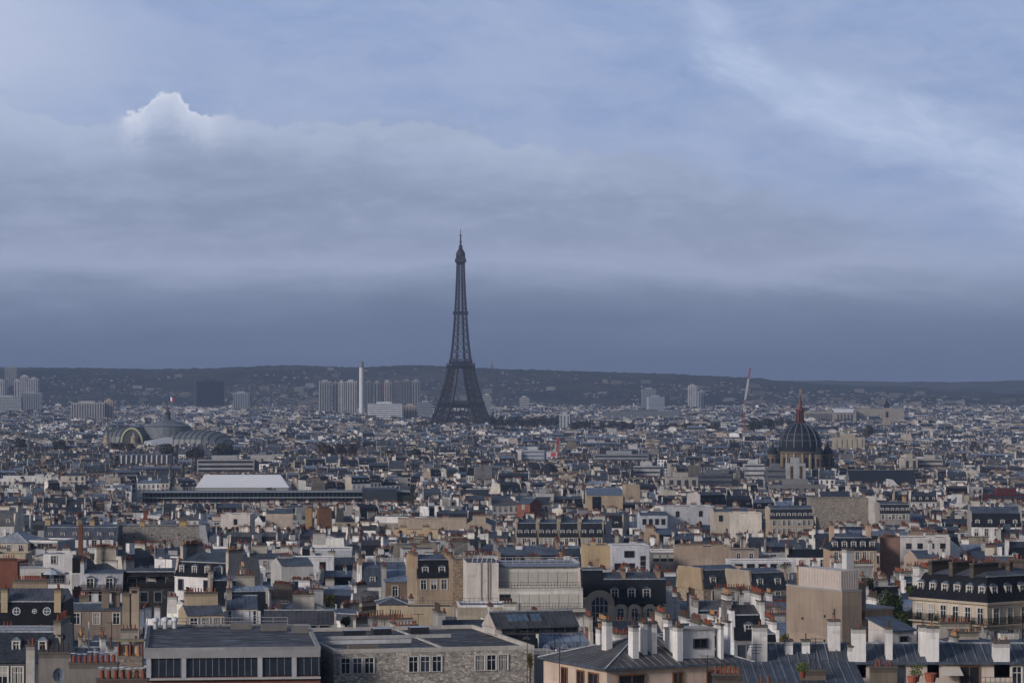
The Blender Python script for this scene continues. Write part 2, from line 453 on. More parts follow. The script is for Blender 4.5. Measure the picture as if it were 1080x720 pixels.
def hill2(x, y):
    rid = CAMZ - (np.interp(540 + x / 12500 * F, HX, H2) - HOR) / F * 12500
    return rid * sm(y, 9800, 12500) + 4.0 * wav(x, y, 4, 0.004) * sm(y, 10500, 11500) + 0.6 * wav(x, y, 9, 0.04) - 6


grid('hills', np.linspace(-3000, 3000, 500), np.linspace(7300, 10300, 160), hill1, 'wooded_ground')
grid('hills', np.linspace(-4200, 4200, 300), np.linspace(10350, 13000, 60), hill2, 'wooded_ground')


def build_haze():
    mb = MB(); mb.box(-8000, 8000, -1500, 16500, -8, 345, WALL, WHITE)
    o = mb.build('haze'); o['kind'] = 'stuff'
    o.data.materials.clear()
    m = bpy.data.materials.new('haze_air'); m.use_nodes = True; t = NT(m.node_tree)
    v = t.n('ShaderNodeVolumePrincipled', {'Color': (0.50, 0.66, 1.0), 'Density': 5.0e-5, 'Anisotropy': 0.0})
    out = t.n('ShaderNodeOutputMaterial'); t.t.links.new(v.outputs[0], out.inputs['Volume'])
    o.data.materials.append(m); o.data.polygons.foreach_set('material_index', np.zeros(6, np.int32))


build_haze()

# ------------------------------------------------------------------ things with parts
CAPS = []          # (px0, px1, lowest visible row, distance): what is in front must stay under this row
RESV = []          # reserved footprints: corner points
LAND = []          # (px, py, words) landmarks used to describe the ordinary houses


def empty(name, loc, rz=0.0, label=None, cat=None, group=None):
    o = bpy.data.objects.new(name, None); COL.objects.link(o); o.empty_display_size = 1
    o.location = loc; o.rotation_euler = (0, 0, rz)
    if label: o['label'] = label
    if cat: o['category'] = cat
    if group: o['group'] = group
    return o


def tag(o, label, cat, group=None):
    o['label'] = label; o['category'] = cat
    if group: o['group'] = group
    return o


MESHES = {}


def shared(key, fn):
    if key not in MESHES:
        mb = fn(); MESHES[key] = (mb, mb.mesh(key[0]))
    return MESHES[key]


def pot_mb(kind):
    mb = MB()
    if kind == 'cap':
        mb.lathe([(0.25, 0), (0.28, 0.12), (0.23, 0.15), (0.21, 0.85)], 10, POT, CPOT)
        for sx in (-0.15, 0.15): mb.box(sx - 0.02, sx + 0.02, -0.02, 0.02, 0.85, 1.08, IRON, GREY)
        mb.lathe([(0.02, 1.08), (0.40, 1.09), (0.40, 1.14), (0.02, 1.2)], 10, PAINT, (0.5, 0.52, 0.55))
    elif kind == 'tall':
        mb.lathe([(0.14, 0), (0.15, 0.1), (0.11, 0.14), (0.10, 1.0), (0.14, 1.05), (0.14, 1.15), (0.09, 1.16)], 8, POT, (0.07, 0.045, 0.035))
    else:
        mb.lathe([(0.17, 0), (0.18, 0.1), (0.13, 0.14), (0.12, 0.62), (0.15, 0.66), (0.14, 0.74), (0.09, 0.75)], 6, POT, CPOT if kind == 'red' else (0.40, 0.22, 0.10))
    return mb


def win_mb(w, h, st, v=0):
    mb = MB(); a = w / 2
    fr = {'w': (WALL, (0.62, 0.6, 0.57)), 'd': (PAINT, (0.05, 0.05, 0.055)), 's': (WALL, (0.5, 0.43, 0.34)), 'h': (WALL, (0.62, 0.6, 0.57)), 'g': (PAINT, (0.2, 0.22, 0.24)), 'o': (WOOD, (0.20, 0.09, 0.035))}[st]
    mb.box(-a, a, -0.03, 0.0, 0, h, GLASS, (0.05, 0.06, 0.075) if v == 2 else CGLASS, skip='b')
    if v == 1 and st in 'wsh':      # curtains drawn to the sides
        for s_ in (-1, 1): mb.poly([(s_ * a * .5 - a * .45, -0.034, 0.05), (s_ * a * .5 + a * .2, -0.034, 0.05), (s_ * a * .5 + a * .2, -0.034, h - 0.05), (s_ * a * .5 - a * .45, -0.034, h - 0.05)], WALL, (0.34, 0.32, 0.29))
    if v == 3 and st in 'wshg': mb.poly([(-a + .05, -0.034, h * .45), (a - .05, -0.034, h * .45), (a - .05, -0.034, h - 0.04), (-a + .05, -0.034, h - 0.04)], WALL, (0.4, 0.39, 0.37))
    t = 0.13
    for x0, x1, z0, z1 in ((-a - t, -a, -0.1, h + t), (a, a + t, -0.1, h + t), (-a, a, h, h + t), (-a, a, -0.1, 0.0)):
        mb.box(x0, x1, -0.14, 0.0, z0, z1, *fr, skip='b')
    if st in 'wsh':
        mb.box(-0.035, 0.035, -0.06, -0.031, 0, h, PAINT, CPAINT, skip='b')
        mb.box(-a, a, -0.058, -0.032, h * 0.66, h * 0.66 + 0.06, PAINT, CPAINT, skip='b')
        mb.box(-a, -a + 0.07, -0.06, -0.031, 0, h, PAINT, CPAINT, skip='b'); mb.box(a - 0.07, a, -0.06, -0.031, 0, h, PAINT, CPAINT, skip='b')
    if st == 'h':
        for sx in (-1, 1):
            x = sx * (a + t + 0.02); x2 = sx * (a + t + 0.02 + w * 0.5)
            mb.box(min(x, x2), max(x, x2), -0.07, 0.0, 0, h, PAINT, (0.62, 0.62, 0.64), skip='b')
    if st in 'do':
        mb.box(-0.04, 0.04, -0.06, -0.031, 0, h, *fr, skip='b')
    return mb


def dormer_mb(w, h, d, mat, tint_):
    """body of a roof dormer: window face at y=0, running back to y=d"""
    mb = MB(); a = w / 2 + 0.18
    mb.box(-a, a, 0.0, d, 0, h + 0.12, WALL if mat == 'w' else ZINC, (0.6, 0.58, 0.55) if mat == 'w' else tint_, skip='u')
    lo = [(-a - 0.12, -0.15, h + 0.123), (a + 0.12, -0.15, h + 0.123), (a + 0.12, d, h + 0.123), (-a - 0.12, d, h + 0.123)]
    hi = [(-a * 0.3, 0.1, h + 0.5), (a * 0.3, 0.1, h + 0.5), (a * 0.3, d, h + 0.5), (-a * 0.3, d, h + 0.5)]
    mb.hull(lo, hi, ZINC, tint_, (ZINC, tint_), True)
    return mb


ROT = {'f': 0.0, 'r': math.pi / 2, 'b': math.pi, 'l': -math.pi / 2}


class Bld:
    """one building: local x along its front, y away from it, z up from the ground"""
    def __init__(s, name, label, cat, px, Y, yaw=0.0, group=None, flat=False, xyz=None):
        s.yaw = math.radians(yaw)
        s.X, s.Y = (X_of(px, Y), Y) if xyz is None else xyz[:2]
        s.g = G(s.Y); s.flat = flat
        s.mb = MB() if flat else None
        s.lod = 0
        if not flat: s.root = empty(name, (s.X, s.Y, s.g), s.yaw, label, cat, group)
    def z(s, py, dy=0.0): return Z_of(py, s.Y + dy) - s.g
    def w(s, npx): return npx * s.Y / F
    def at(s, px, Y):
        dx, dy = X_of(px, Y) - s.X, Y - s.Y; c, n = math.cos(s.yaw), math.sin(s.yaw)
        return dx * c + dy * n, -dx * n + dy * c
    def part(s, name, mb, loc=(0, 0, 0), rot=0.0, parent=None):
        if s.flat: s.mb.add(mb, loc, rot); return None
        return mb.build(name, parent or s.root, loc, rot)
    def inst(s, key, fn, loc, rot=0.0, parent=None, sc=1.0):
        mb, me = shared(key, fn)
        o = bpy.data.objects.new(key[0], me); COL.objects.link(o); o.location = loc; o.rotation_euler = (0, 0, rot); o.scale = (sc, sc, sc)
        o.parent = parent or s.root
        return o
    def walls(s, x0, x1, y0, y1, z1, mat=WALL, tint=CREAM, top=None, z0=-6.0, name='wall', skip='u'):
        mb = MB(); mb.box(x0, x1, y0, y1, z0, z1, mat, tint, top, skip); return s.part(name, mb)
    def roof(s, mb, name='roof'): return s.part(name, mb)
    def mansard(s, x0, x1, y0, y1, z, h1=3.2, ins=1.1, h2=1.6, m1=(SLATE, CSLATE), m2=(ZINC, CZINC), sides=False, ov=0.25):
        mb = MB(); sx = ins if sides else 0.0; o2 = ov if sides else 0.0
        r0 = [(x0 - o2, y0 - ov, z + 0.003), (x1 + o2, y0 - ov, z + 0.003), (x1 + o2, y1 + ov, z + 0.003), (x0 - o2, y1 + ov, z + 0.003)]
        r1 = [(x0 + sx, y0 + ins, z + h1), (x1 - sx, y0 + ins, z + h1), (x1 - sx, y1 - ins, z + h1), (x0 + sx, y1 - ins, z + h1)]
        mb.hull(r0, r1, *m1, bottom=True)
        ym = (y0 + y1) / 2; tx = (y1 - y0) / 2 - ins if sides else 0.0; tx = min(tx, (x1 - x0) / 2 - ins - 0.1) if sides else 0.0
        a = (x0 + sx + tx, ym, z + h1 + h2); b = (x1 - sx - tx, ym, z + h1 + h2)
        mb.poly([r1[0], r1[1], b, a], *m2); mb.poly([r1[2], r1[3], a, b], *m2)
        mb.poly([r1[1], r1[2], b], *(m2 if sides else (WALL, GREY))); mb.poly([r1[3], r1[0], a], *(m2 if sides else (WALL, GREY)))
        if s.lod == 0:
            q = 0.09
            for (p1, p2) in ((r1[0], r1[1]), (r1[2], r1[3])): mb.bar((p1[0], p1[1], p1[2] + 0.03), (p2[0], p2[1], p2[2] + 0.03), q, ZINC, (0.36, 0.39, 0.43))
        return s.roof(mb)
    def gable(s, x0, x1, y0, y1, z, h, m=(ZINC, CZINC), gm=(WALL, CREAM), ov=0.25, off=0.5):
        mb = MB(); ym = y0 + (y1 - y0) * off; e = 0.14
        A = [(x0, y0 - ov, z - ov * 0.3), (x1, y0 - ov, z - ov * 0.3), (x1, ym, z + h), (x0, ym, z + h), (x1, y1 + ov, z - ov * 0.3), (x0, y1 + ov, z - ov * 0.3)]
        mb.poly([A[0], A[1], A[2], A[3]], *m); mb.poly([A[3], A[2], A[4], A[5]], *m)
        mb.poly([A[1], A[4], A[2]], *gm); mb.poly([A[5], A[0], A[3]], *gm); mb.poly([A[5], A[4], A[1], A[0]], *gm)
        if s.lod == 0: mb.bar((x0, ym, z + h + 0.04), (x1, ym, z + h + 0.04), 0.1, ZINC, (0.34, 0.37, 0.4))
        return s.roof(mb)
    def hip(s, x0, x1, y0, y1, z, h, m=(ZINC, CZINC), ov=0.3):
        mb = MB(); r = min(x1 - x0, y1 - y0) / 2
        c = [(x0 - ov, y0 - ov, z), (x1 + ov, y0 - ov, z), (x1 + ov, y1 + ov, z), (x0 - ov, y1 + ov, z)]
        if x1 - x0 >= y1 - y0: a, b = (x0 + r, (y0 + y1) / 2, z + h), (x1 - r, (y0 + y1) / 2, z + h); F4 = ([0, 1, 'b', 'a'], [1, 2, 'b'], [2, 3, 'a', 'b'], [3, 0, 'a'])
        else: a, b = ((x0 + x1) / 2, y0 + r, z + h), ((x0 + x1) / 2, y1 - r, z + h); F4 = ([0, 1, 'a'], [1, 2, 'b', 'a'], [2, 3, 'b'], [3, 0, 'a', 'b'])
        P = {'a': a, 'b': b, 0: c[0], 1: c[1], 2: c[2], 3: c[3]}
        for f in F4: mb.poly([P[k] for k in f], *m)
        mb.poly([c[3], c[2], c[1], c[0]], *m)
        if s.lod == 0:
            for p, q in (('a', 'b'), (0, 'a'), (1, 'b' if x1 - x0 >= y1 - y0 else 'a'), (3, 'a' if x1 - x0 >= y1 - y0 else 'b'), (2, 'b')):
                mb.bar(P[p], P[q], 0.09, ZINC, (0.38, 0.40, 0.43))
        return s.roof(mb)
    def seams(s, lines, r=0.045, tint=(0.20, 0.225, 0.26)):
        mb = MB()
        for p, q in lines: mb.bar(p, q, r, ZINC, tint)
        return s.part('roof_seams', mb)
    def shed(s, x0, x1, y0, y1, z0, z1, m=(ZINC, CZINC), gm=(WALL, CREAM), ov=0.25):
        mb = MB(); t = 0.15
        lo = [(x0 - ov, y0 - ov, z0), (x1 + ov, y0 - ov, z0), (x1 + ov, y1 + ov, z1), (x0 - ov, y1 + ov, z1)]
        mb.hull(lo, [(a, b, c + t) for a, b, c in lo], *m, cap=m, bottom=True)
        mb.poly([(x0, y0, z0), (x0, y1, z1), (x0, y1, z0)], *gm); mb.poly([(x1, y0, z0), (x1, y1, z0), (x1, y1, z1)], *gm)
        mb.poly([(x1, y1, z0), (x0, y1, z0), (x0, y1, z1), (x1, y1, z1)], *gm)
        return s.roof(mb)
    def flatroof(s, x0, x1, y0, y1, z, par=0.7, m=(FLAT, CFLAT), pm=(WALL, WHITE), t=0.3):
        mb = MB(); mb.poly([(x0 + t, y0 + t, z + 0.05), (x1 - t, y0 + t, z + 0.05), (x1 - t, y1 - t, z + 0.05), (x0 + t, y1 - t, z + 0.05)], *m)
        mb.box(x0 - 0.05, x1 + 0.05, y0 - 0.05, y0 + t, z + 0.004, z + par, *pm); mb.box(x0 - 0.05, x1 + 0.05, y1 - t, y1 + 0.05, z + 0.004, z + par, *pm)
        mb.box(x0 - 0.05, x0 + t, y0 + t, y1 - t, z + 0.004, z + par, *pm); mb.box(x1 - t, x1 + 0.05, y0 + t, y1 - t, z + 0.004, z + par, *pm)
        return s.roof(mb)
    def chimney(s, x, y, z0, w, d, h, n=4, tint=CREAM, mat=WALL, pot='red', rows=1, rnd=random, top=0.18):
        mb = MB(); sb = min(0.45, h * .3); mb.box(-w / 2, w / 2, -d / 2, d / 2, 0, h - sb, mat, tint, skip='ut'); mb.box(-w / 2, w / 2, -d / 2, d / 2, h - sb, h, mat, tuple(c * .62 for c in tint), skip='u')
        if top: mb.box(-w / 2 - 0.08, w / 2 + 0.08, -d / 2 - 0.08, d / 2 + 0.08, h + 0.002, h + top, CONC, (0.10, 0.09, 0.08))
        spots = []
        for r in range(rows):
            for k in range(n):
                u = (k + 0.5) / n - 0.5; q = (r + 0.5) / rows - 0.5
                spots.append((u * w * 0.94, q * d * 0.9) if w > d else (q * w * 0.9, u * d * 0.94))
        if s.flat or s.lod >= 1:
            k = 1.0
            for sx, sy in spots:
                if rnd.random() < (0.15 if s.lod < 2 else 0.45): continue
                r = 0.13; hh = rnd.uniform(0.35, 0.65); c = rnd.uniform(0.3, 1.05) if s.lod < 2 else rnd.uniform(0.2, 0.7)
                mb.box(sx - r, sx + r, sy - r, sy + r, h + top + 0.002, h + top + hh, POT, tuple(v * c for v in CPOT), skip='u')
            return s.part('chimney_stack', mb, (x, y, z0))
        o = s.part('chimney_stack', mb, (x, y, z0))
        for sx, sy in spots:
            if rnd.random() < 0.08: continue
            k = pot if pot != 'mix' else rnd.choice(['red', 'tall', 'tall', 'ochre'])
            s.inst(('chimney_pot', k), lambda: pot_mb(k), (sx, sy, h + top), rnd.uniform(0, 3), o, rnd.uniform(0.7, 0.95) * (0.66 if pot == 'mix' else 1.0))
        return o
    def win(s, x, y, z, w=1.1, h=1.9, side='f', st='w'):
        if s.flat:
            a = w / 2
            if s.lod >= 2:
                mb = MB(); mb.poly([(-a, -0.06, 0), (a, -0.06, 0), (a, -0.06, h), (-a, -0.06, h)], GLASS, (0.02, 0.023, 0.03))
            else:
                mb = MB(); mb.poly([(-a - 0.15, -0.05, -0.1), (a + 0.15, -0.05, -0.1), (a + 0.15, -0.05, h + 0.15), (-a - 0.15, -0.05, h + 0.15)], PAINT, (0.5, 0.48, 0.46))
                for q in (-1, 1): mb.poly([(q * a / 2 - a * 0.42, -0.09, 0), (q * a / 2 + a * 0.42, -0.09, 0), (q * a / 2 + a * 0.42, -0.09, h), (q * a / 2 - a * 0.42, -0.09, h)], GLASS, (0.02, 0.023, 0.03))
            s.mb.add(mb, (x, y, z), ROT[side]); return
        w, h = round(w, 1), round(h, 1)
        v = int(abs(x * 37.1 + y * 23.3 + z * 11.7 + s.X)) % 5
        return s.inst(('window', w, h, st, v), lambda: win_mb(w, h, st, v), (x, y, z), ROT[side])
    def row(s, n, a, b, fix, z, w=1.1, h=1.9, side='f', st='w'):
        for k in range(n):
            u = a + (b - a) * (k + 0.5) / n
            s.win(*((u, fix) if side in 'fb' else (fix, u)), z, w, h, side, st)
    def dormer(s, x, y, z, w=0.9, h=1.4, d=1.6, side='f', mat='w', tint=CZINC):
        w, h, d = round(w, 1), round(h, 1), round(d, 1)
        if s.flat:
            mb = MB(); a = w / 2
            mb.add(dormer_mb(w, h, d, mat, tint)); mb.poly([(-a, -0.06, 0.1), (a, -0.06, 0.1), (a, -0.06, h), (-a, -0.06, h)], GLASS, (0.02, 0.023, 0.03))
            s.mb.add(mb, (x, y, z), ROT[side]); return
        o = s.inst(('dormer', w, h, d, mat, tint), lambda: dormer_mb(w, h, d, mat, tint), (x, y, z), ROT[side])
        s.inst(('window', w, round(h - 0.1, 1), 'w'), lambda: win_mb(w, round(h - 0.1, 1), 'w'), (0, -0.003, 0.12), 0, o)
        return o
    def railing(s, x0, y0, x1, y1, z, h=1.0, tint=BLACK, step=0.5, name='railing', r=0.025):
        mb = MB(); L = math.hypot(x1 - x0, y1 - y0); n = max(2, int(L / step))
        for zz in (z + h, z + h * 0.5, z + 0.1): mb.bar((x0, y0, zz), (x1, y1, zz), r, PAINT, tint)
        for k in range(n + 1):
            u = k / n; x = x0 + (x1 - x0) * u; y = y0 + (y1 - y0) * u
            mb.bar((x, y, z), (x, y, z + h), r, PAINT, tint)
        return s.part(name, mb)
    def boxpart(s, name, *a, **k):
        mb = MB(); mb.box(*a, **k); return s.part(name, mb)
    def done(s, px0, px1, pyb, foot=None, words=None, py=None):
        """keep the view of this thing clear and its footprint free"""
        CAPS.append((px0, px1, pyb, s.Y))
        if foot:
            x0, x1, y0, y1 = foot; c, n = math.cos(s.yaw), math.sin(s.yaw)
            RESV.append([(s.X + x * c - y * n, s.Y + x * n + y * c) for x, y in ((x0, y0), (x1, y0), (x1, y1), (x0, y1))])
        if words: LAND.append(((px0 + px1) / 2, py if py is not None else pyb - 8, words))
        return s

# ------------------------------------------------------------------ the near roofs, one building at a time
R = random.Random(11)


def chpx(b, px0, px1, pyt, pyb, zl, d=1.0, n=2, tint=WHITE, pot='mix', mat=WALL, rows=1, sink=1.5):
    """chimney stack standing on building b, measured in the photo, base at local height zl"""
    if callable(zl):
        Yc = b.Y - 4.0
        while Yc < b.Y + 20:
            q = b.at((px0 + px1) / 2, Yc); zz = zl(*q)
            if zz is not None and CAMZ - (pyb - HOR) / F * Yc <= b.g + zz: break
            Yc += 0.05
        zl = CAMZ - (pyb - HOR) / F * Yc - b.g
    Yc = (CAMZ - (b.g + zl)) * F / (pyb - HOR)
    x, y = b.at((px0 + px1) / 2, Yc)
    wa = (px1 - px0) / F * Yc; sn, cs = abs(math.sin(b.yaw)), math.cos(b.yaw)
    d = min(d, wa * 0.7 / max(sn, 0.02)) if sn > 0.05 else d
    w = max(0.35, (wa - d * sn) / cs); h = (pyb - pyt) / F * Yc
    return b.chimney(x, y + d / 2, zl - sink, w, d, h + sink, n, tint, mat, pot, rows, R)


def simple(name, label, px0, px1, pyt, pyb, Y, depth=11.0, yaw=0.0, wall=(WALL, CREAM), roof='gable', rp=None, nw=4, nr=2, first=0.5,
           ww=1.1, wh=1.8, st='w', ch=(), side=None, words=None, sh=3.0, rt=None, nd=0, cat='building', pots='red', ctint=None, capb=None, rail=False):
    b = Bld(name, label, cat, px0, Y, yaw)
    w = b.w(px1 - px0) / math.cos(b.yaw); z = b.z(pyt)
    b.walls(0, w, 0, depth, z, *wall)
    rp = rp or {}
    if roof == 'gable': b.gable(0, w, 0, depth, z, rp.get('h', 2.0), rt or (ZINC, CZINC), wall, off=rp.get('off', 0.5)); rz = z + rp.get('h', 2.0) * 0.6
    elif roof == 'mansard':
        h1 = rp.get('h1', 3.0); b.mansard(0, w, 0, depth, z, h1, rp.get('ins', 1.0), rp.get('h2', 1.4), rt or (SLATE, CSLATE), (ZINC, CZINC), rp.get('sides', False)); rz = z + h1
        if not rp.get('sides'):
            for x in (0, w):
                mb = MB(); lo = [(x - 0.25, 0.0, z - 0.3), (x + 0.25, 0.0, z - 0.3), (x + 0.25, depth, z - 0.3), (x - 0.25, depth, z - 0.3)]
                k = rp.get('ins', 1.0) * 0.8; hi = [(x - 0.25, k, z + h1 + 0.5), (x + 0.25, k, z + h1 + 0.5), (x + 0.25, depth - k, z + h1 + 0.5), (x - 0.25, depth - k, z + h1 + 0.5)]
                mb.hull(lo, hi, WALL, wall[1], (CONC, GREY)); b.part('party_wall', mb)
        for k in range(nd): b.dormer((k + 0.5) / nd * w, 0.12 + rp.get('ins', 1.0) * 0.13, z + 0.45, 1.0, 1.5, 1.8, 'f', rp.get('dm', 'w'))
    elif roof == 'hip': b.hip(0, w, 0, depth, z, rp.get('h', 2.2), rt or (ZINC, CZINC)); rz = z + rp.get('h', 2.2) * 0.4
    elif roof == 'shed': b.shed(0, w, 0, depth, z, z + rp.get('h', 1.5), rt or (ZINC, CZINC), wall); rz = z + rp.get('h', 1.5) * 0.5
    else:
        b.flatroof(0, w, 0, depth, z, rp.get('par', 0.6), rt or (FLAT, CFLAT), wall if rp.get('same') else (WALL, WHITE)); rz = z
    for r in range(nr):
        zz = z - first - wh - r * sh
        if nw: b.row(nw, w * 0.04, w * 0.96, 0, zz, ww, wh, 'f', st)
        if side: b.row(side[1], 0.5, depth - 0.5, 0 if side[0] == 'l' else w, zz, ww, wh, side[0], st)
    if rail: b.railing(0.1, -0.0, w - 0.1, -0.0, z + rp.get('par', 0.6), 1.0, (0.3, 0.3, 0.3), 0.6)
    for c in ch:
        u, v, cw, cd, hh, n = c[:6]
        b.chimney(u * w, v * depth, rz - 1.6, cw, cd, hh + 1.6, n, ctint or wall[1], WALL, pots, 1, R)
    b.done(px0, px1, capb or pyb, (-0.5, w + 0.5, -1, depth + 1), words)
    return b, w, z


# --- cream house with hipped zinc roof, bottom middle
b = Bld('apartment_building', 'pinkish cream house with hipped zinc roof and tall white chimneys, bottom middle', 'building', 640, 320, 26)
z = b.z(705); Wd, L = 17.0, 14.5
b.walls(0, Wd, 0, L, z, WALL, (0.62, 0.50, 0.42))
b.hip(0, Wd, 0, L, z + 0.05, 2.5, (ZINC, (0.085, 0.085, 0.09)), 0.45)
q = lambda t, lim: (t if t < lim else 2 * lim - t)
hh = 2.5 / (L / 2)
b.seams([((x, -0.3, z + 0.1), (x, min(x, Wd - x, L / 2), z + 0.08 + hh * min(x, Wd - x, L / 2))) for x in np.arange(0.9, Wd - 0.5, 0.95)] + [((-0.3, y, z + 0.1), (min(y, L - y), y, z + 0.08 + hh * min(y, L - y))) for y in np.arange(0.9, L - 0.5, 0.95)], 0.04, (0.24, 0.24, 0.25))
mb = MB(); mb.box(-0.5, Wd + 0.5, -0.55, -0.35, z - 0.12, z + 0.12, ZINC, CZINC); mb.box(-0.55, -0.35, -0.35, L, z - 0.12, z + 0.12, ZINC, CZINC); b.part('gutter', mb)
for y, w_, h_, st in ((5.8, 1.4, 1.7, 'o'), (2.9, 2.0, 2.6, 'o'), (9.5, 1.2, 1.7, 'o')): b.win(0, y, z - 0.7 - h_, w_, h_, 'l', st)
for x, w_, h_ in ((2.9, 3.0, 2.2), (8.3, 1.1, 2.3), (12.5, 1.4, 1.7)): b.win(x, 0, z - 0.75 - h_, w_, h_, 'f', 'o')
hipz = lambda x, y: None if x < -0.2 or y < -0.2 else z + 0.05 + 0.34 * min(x, y, Wd - x if Wd - x > 0 else 9, 7.3)
for q in ((631, 637, 663, 680, 1.9), (637, 648, 655, 685, 1.4), (665, 676, 661, 695, 1.0), (676, 685, 657, 691, 1.4), (685.5, 695, 657, 690, 1.5), (702, 711, 653, 679, 2.2)):
    chpx(b, *q[:4], hipz, n=3)
x, y = b.at(735, 326); zb = z + 0.6
mb = MB(); mb.box(x - 2.1, x + 2.1, y, y + 3.2, zb - 1.5, b.z(664, 6), WALL, WHITE, (FLAT, CFLAT)); mb.box(x - 2.2, x + 2.2, y - 0.1, y + 3.3, b.z(664, 6) + 0.003, b.z(664, 6) + 0.2, CONC, (0.4, 0.38, 0.36))
b.part('roof_house', mb)
b.win(x + 0.4, y, b.z(682, 6), 1.5, 0.8, 'f', 'd')
chpx(b, 712, 722.5, 661, 698, hipz, n=3); chpx(b, 758, 765, 659, 696, hipz, n=2); chpx(b, 765.5, 772, 656, 686, hipz, n=2)
b.done(563, 800, 708, (-1, Wd + 1, -1, L + 1), 'the hipped zinc roof at bottom middle', 690)

# --- long zinc roofed house on the right with many white chimneys
b = Bld('apartment_building', 'long low house under blue grey zinc with white chimney stacks, bottom right', 'building', 796, 331)
z = b.z(698); Wd = b.w(300)
b.walls(0, Wd, 0, 11, z, WALL, (0.60, 0.53, 0.47)); b.gable(0, Wd, 0, 11, z + 0.05, 1.5, (ZINC, (0.085, 0.10, 0.125)), (WALL, WHITE), 0.45)
b.seams([((x, -0.2, z + 0.0), (x, 4.9, z + 1.57)) for x in np.arange(0.5, Wd, 1.05)])
mb = MB(); mb.box(-0.2, Wd, -0.62, -0.44, z - 0.15, z + 0.12, ZINC, CZINC); b.part('gutter', mb)
for q in ((794, 809, 661, 702, 0.1, 4), (828, 836, 676, 689, 1.0, 2), (846, 854, 676, 688, 1.0, 2), (874, 886, 655, 685, 1.2, 3), (895, 899, 682, 699, 0.3, 1), (899, 913, 663, 699, 0.3, 4),
          (934.5, 941, 663, 695, 0.5, 2), (970, 977, 661, 691, 0.8, 2), (977.5, 990, 662, 699, 0.3, 4), (1048, 1064.5, 678, 699, 0.3, 4)):
    chpx(b, *q[:4], lambda x, y: None if y < 0 else z + 0.05 + 0.30 * min(y, 4.9), n=q[5], d=1.6)
for px, w_, h_, st in ((1022, 2.0, 2.1, 'o'), (948, 0.9, 1.8, 'd'), (925, 0.8, 1.9, 'w'), (1072, 1.0, 1.9, 'w')):
    x, y = b.at(px, 331); b.win(x, 0, z - 0.45 - h_, w_, h_, 'f', st)
x, _ = b.at(1002, 331); mb = MB(); mb.hull([(x - 1.2, -1.4, z - 1.25), (x + 1.2, -1.4, z - 1.25), (x + 0.9, 0, z - 0.35), (x - 0.9, 0, z - 0.35)], [(x - 1.2, -1.4, z - 1.2), (x + 1.2, -1.4, z - 1.2), (x + 0.9, 0, z - 0.3), (x - 0.9, 0, z - 0.3)], PAINT, (0.55, 0.5, 0.44), (PAINT, (0.55, 0.5, 0.44)), True); b.part('awning', mb)
b.railing(b.at(1030, 331)[0], -2.5, b.at(1066, 331)[0], -2.5, z - 2.3, 1.0, (0.06, 0.06, 0.06))
b.boxpart('terrace', 12, Wd, -4.0, -0.05, 0, z - 2.3, WALL, (0.5, 0.45, 0.4))
b.done(790, 1085, 700, (-1, Wd + 1, -9, 12), 'the long zinc roof at bottom right', 690)

b2 = Bld('attic_house', 'small white attic house with sloping zinc roof rising above the long zinc roof', 'house', 940, 338, 30)
z = b2.z(666); b2.walls(0, 3.0, 0, 4.2, z, WALL, (0.66, 0.63, 0.6), z0=b2.z(690)); b2.shed(0, 3.0, 0, 4.2, z + 0.02, z + 1.2, (ZINC, CZINC), (WALL, (0.66, 0.6, 0.56)))
b2.win(1.6, 0, z - 1.6, 0.9, 1.0, 'f', 'd'); b2.done(918, 964, 688, None)

b = Bld('apartment_building', 'low front building with a plain slanting zinc roof at the bottom right edge', 'building', 786, 316)
z = b.z(725); b.walls(0, 12, 0, 9, z, WALL, CREAM); b.shed(0, 12, 0, 10.5, z, z + 1.55, (ZINC, (0.075, 0.09, 0.115)))
b.seams([((x, -0.2, z + 0.17), (x, 10.6, z + 1.72)) for x in np.arange(0.4, 12, 1.0)])
x, y = b.at(858, 318)
b.chimney(x, y + 1, z - 0.5, 2.6, 0.8, b.z(708, 2) - z + 0.5, 4, (0.16, 0.13, 0.11), WALL, 'tall', 1, R)
b.done(780, 912, 722, (-1, 13, -2, 12))

# --- loose foreground chimney stacks with terracotta pots
for i, (px0, px1, pyt, Y, n, tn, pot, lab) in enumerate((
        (752, 783, 712, 296, 6, (0.12, 0.105, 0.095), 'red', 'squat black chimney stack with a cluster of orange pots at the bottom edge'),
        (799, 822, 721, 286, 3, (0.2, 0.17, 0.15), 'red', 'chimney stack with three big red pots cut off by the bottom edge'),
        (918, 946, 704, 312, 7, (0.20, 0.17, 0.14), 'red', 'brown chimney stack with a row of short orange pots beside the roof terrace'),
        (41, 75, 689, 322, 6, (0.27, 0.25, 0.24), 'tall', 'broad grey rendered chimney stack with dark pots near the left edge'),
        (73, 124, 700, 312, 8, (0.25, 0.235, 0.225), 'cap', 'grey chimney stack with orange pots under flat white metal caps'),
        (102, 156, 717, 300, 7, (0.22, 0.16, 0.13), 'cap', 'lower chimney stack with capped orange and ochre pots below the brick one'))):
    b = Bld('chimney_block', lab, 'chimney', (px0 + px1) / 2, Y)
    w = b.w(px1 - px0); z = b.z(pyt)
    b.chimney(0, 0.6, -4, w, 1.0, z + 4, n, tn, WALL, pot, 2 if i in (0, 5) else 1, R)
    b.done(px0, px1, 719, (-w / 2, w / 2, 0, 1.5))
b = Bld('chimney_block', 'open brick chimney hood with ochre pots standing under its flat slab', 'chimney', 137, 330)
w = b.w(27); z = b.z(691); mb = MB(); mb.box(-w / 2, w / 2, 0, 1.2, -4, z, RUB, (0.25, 0.2, 0.16)); b.part('stack', mb)
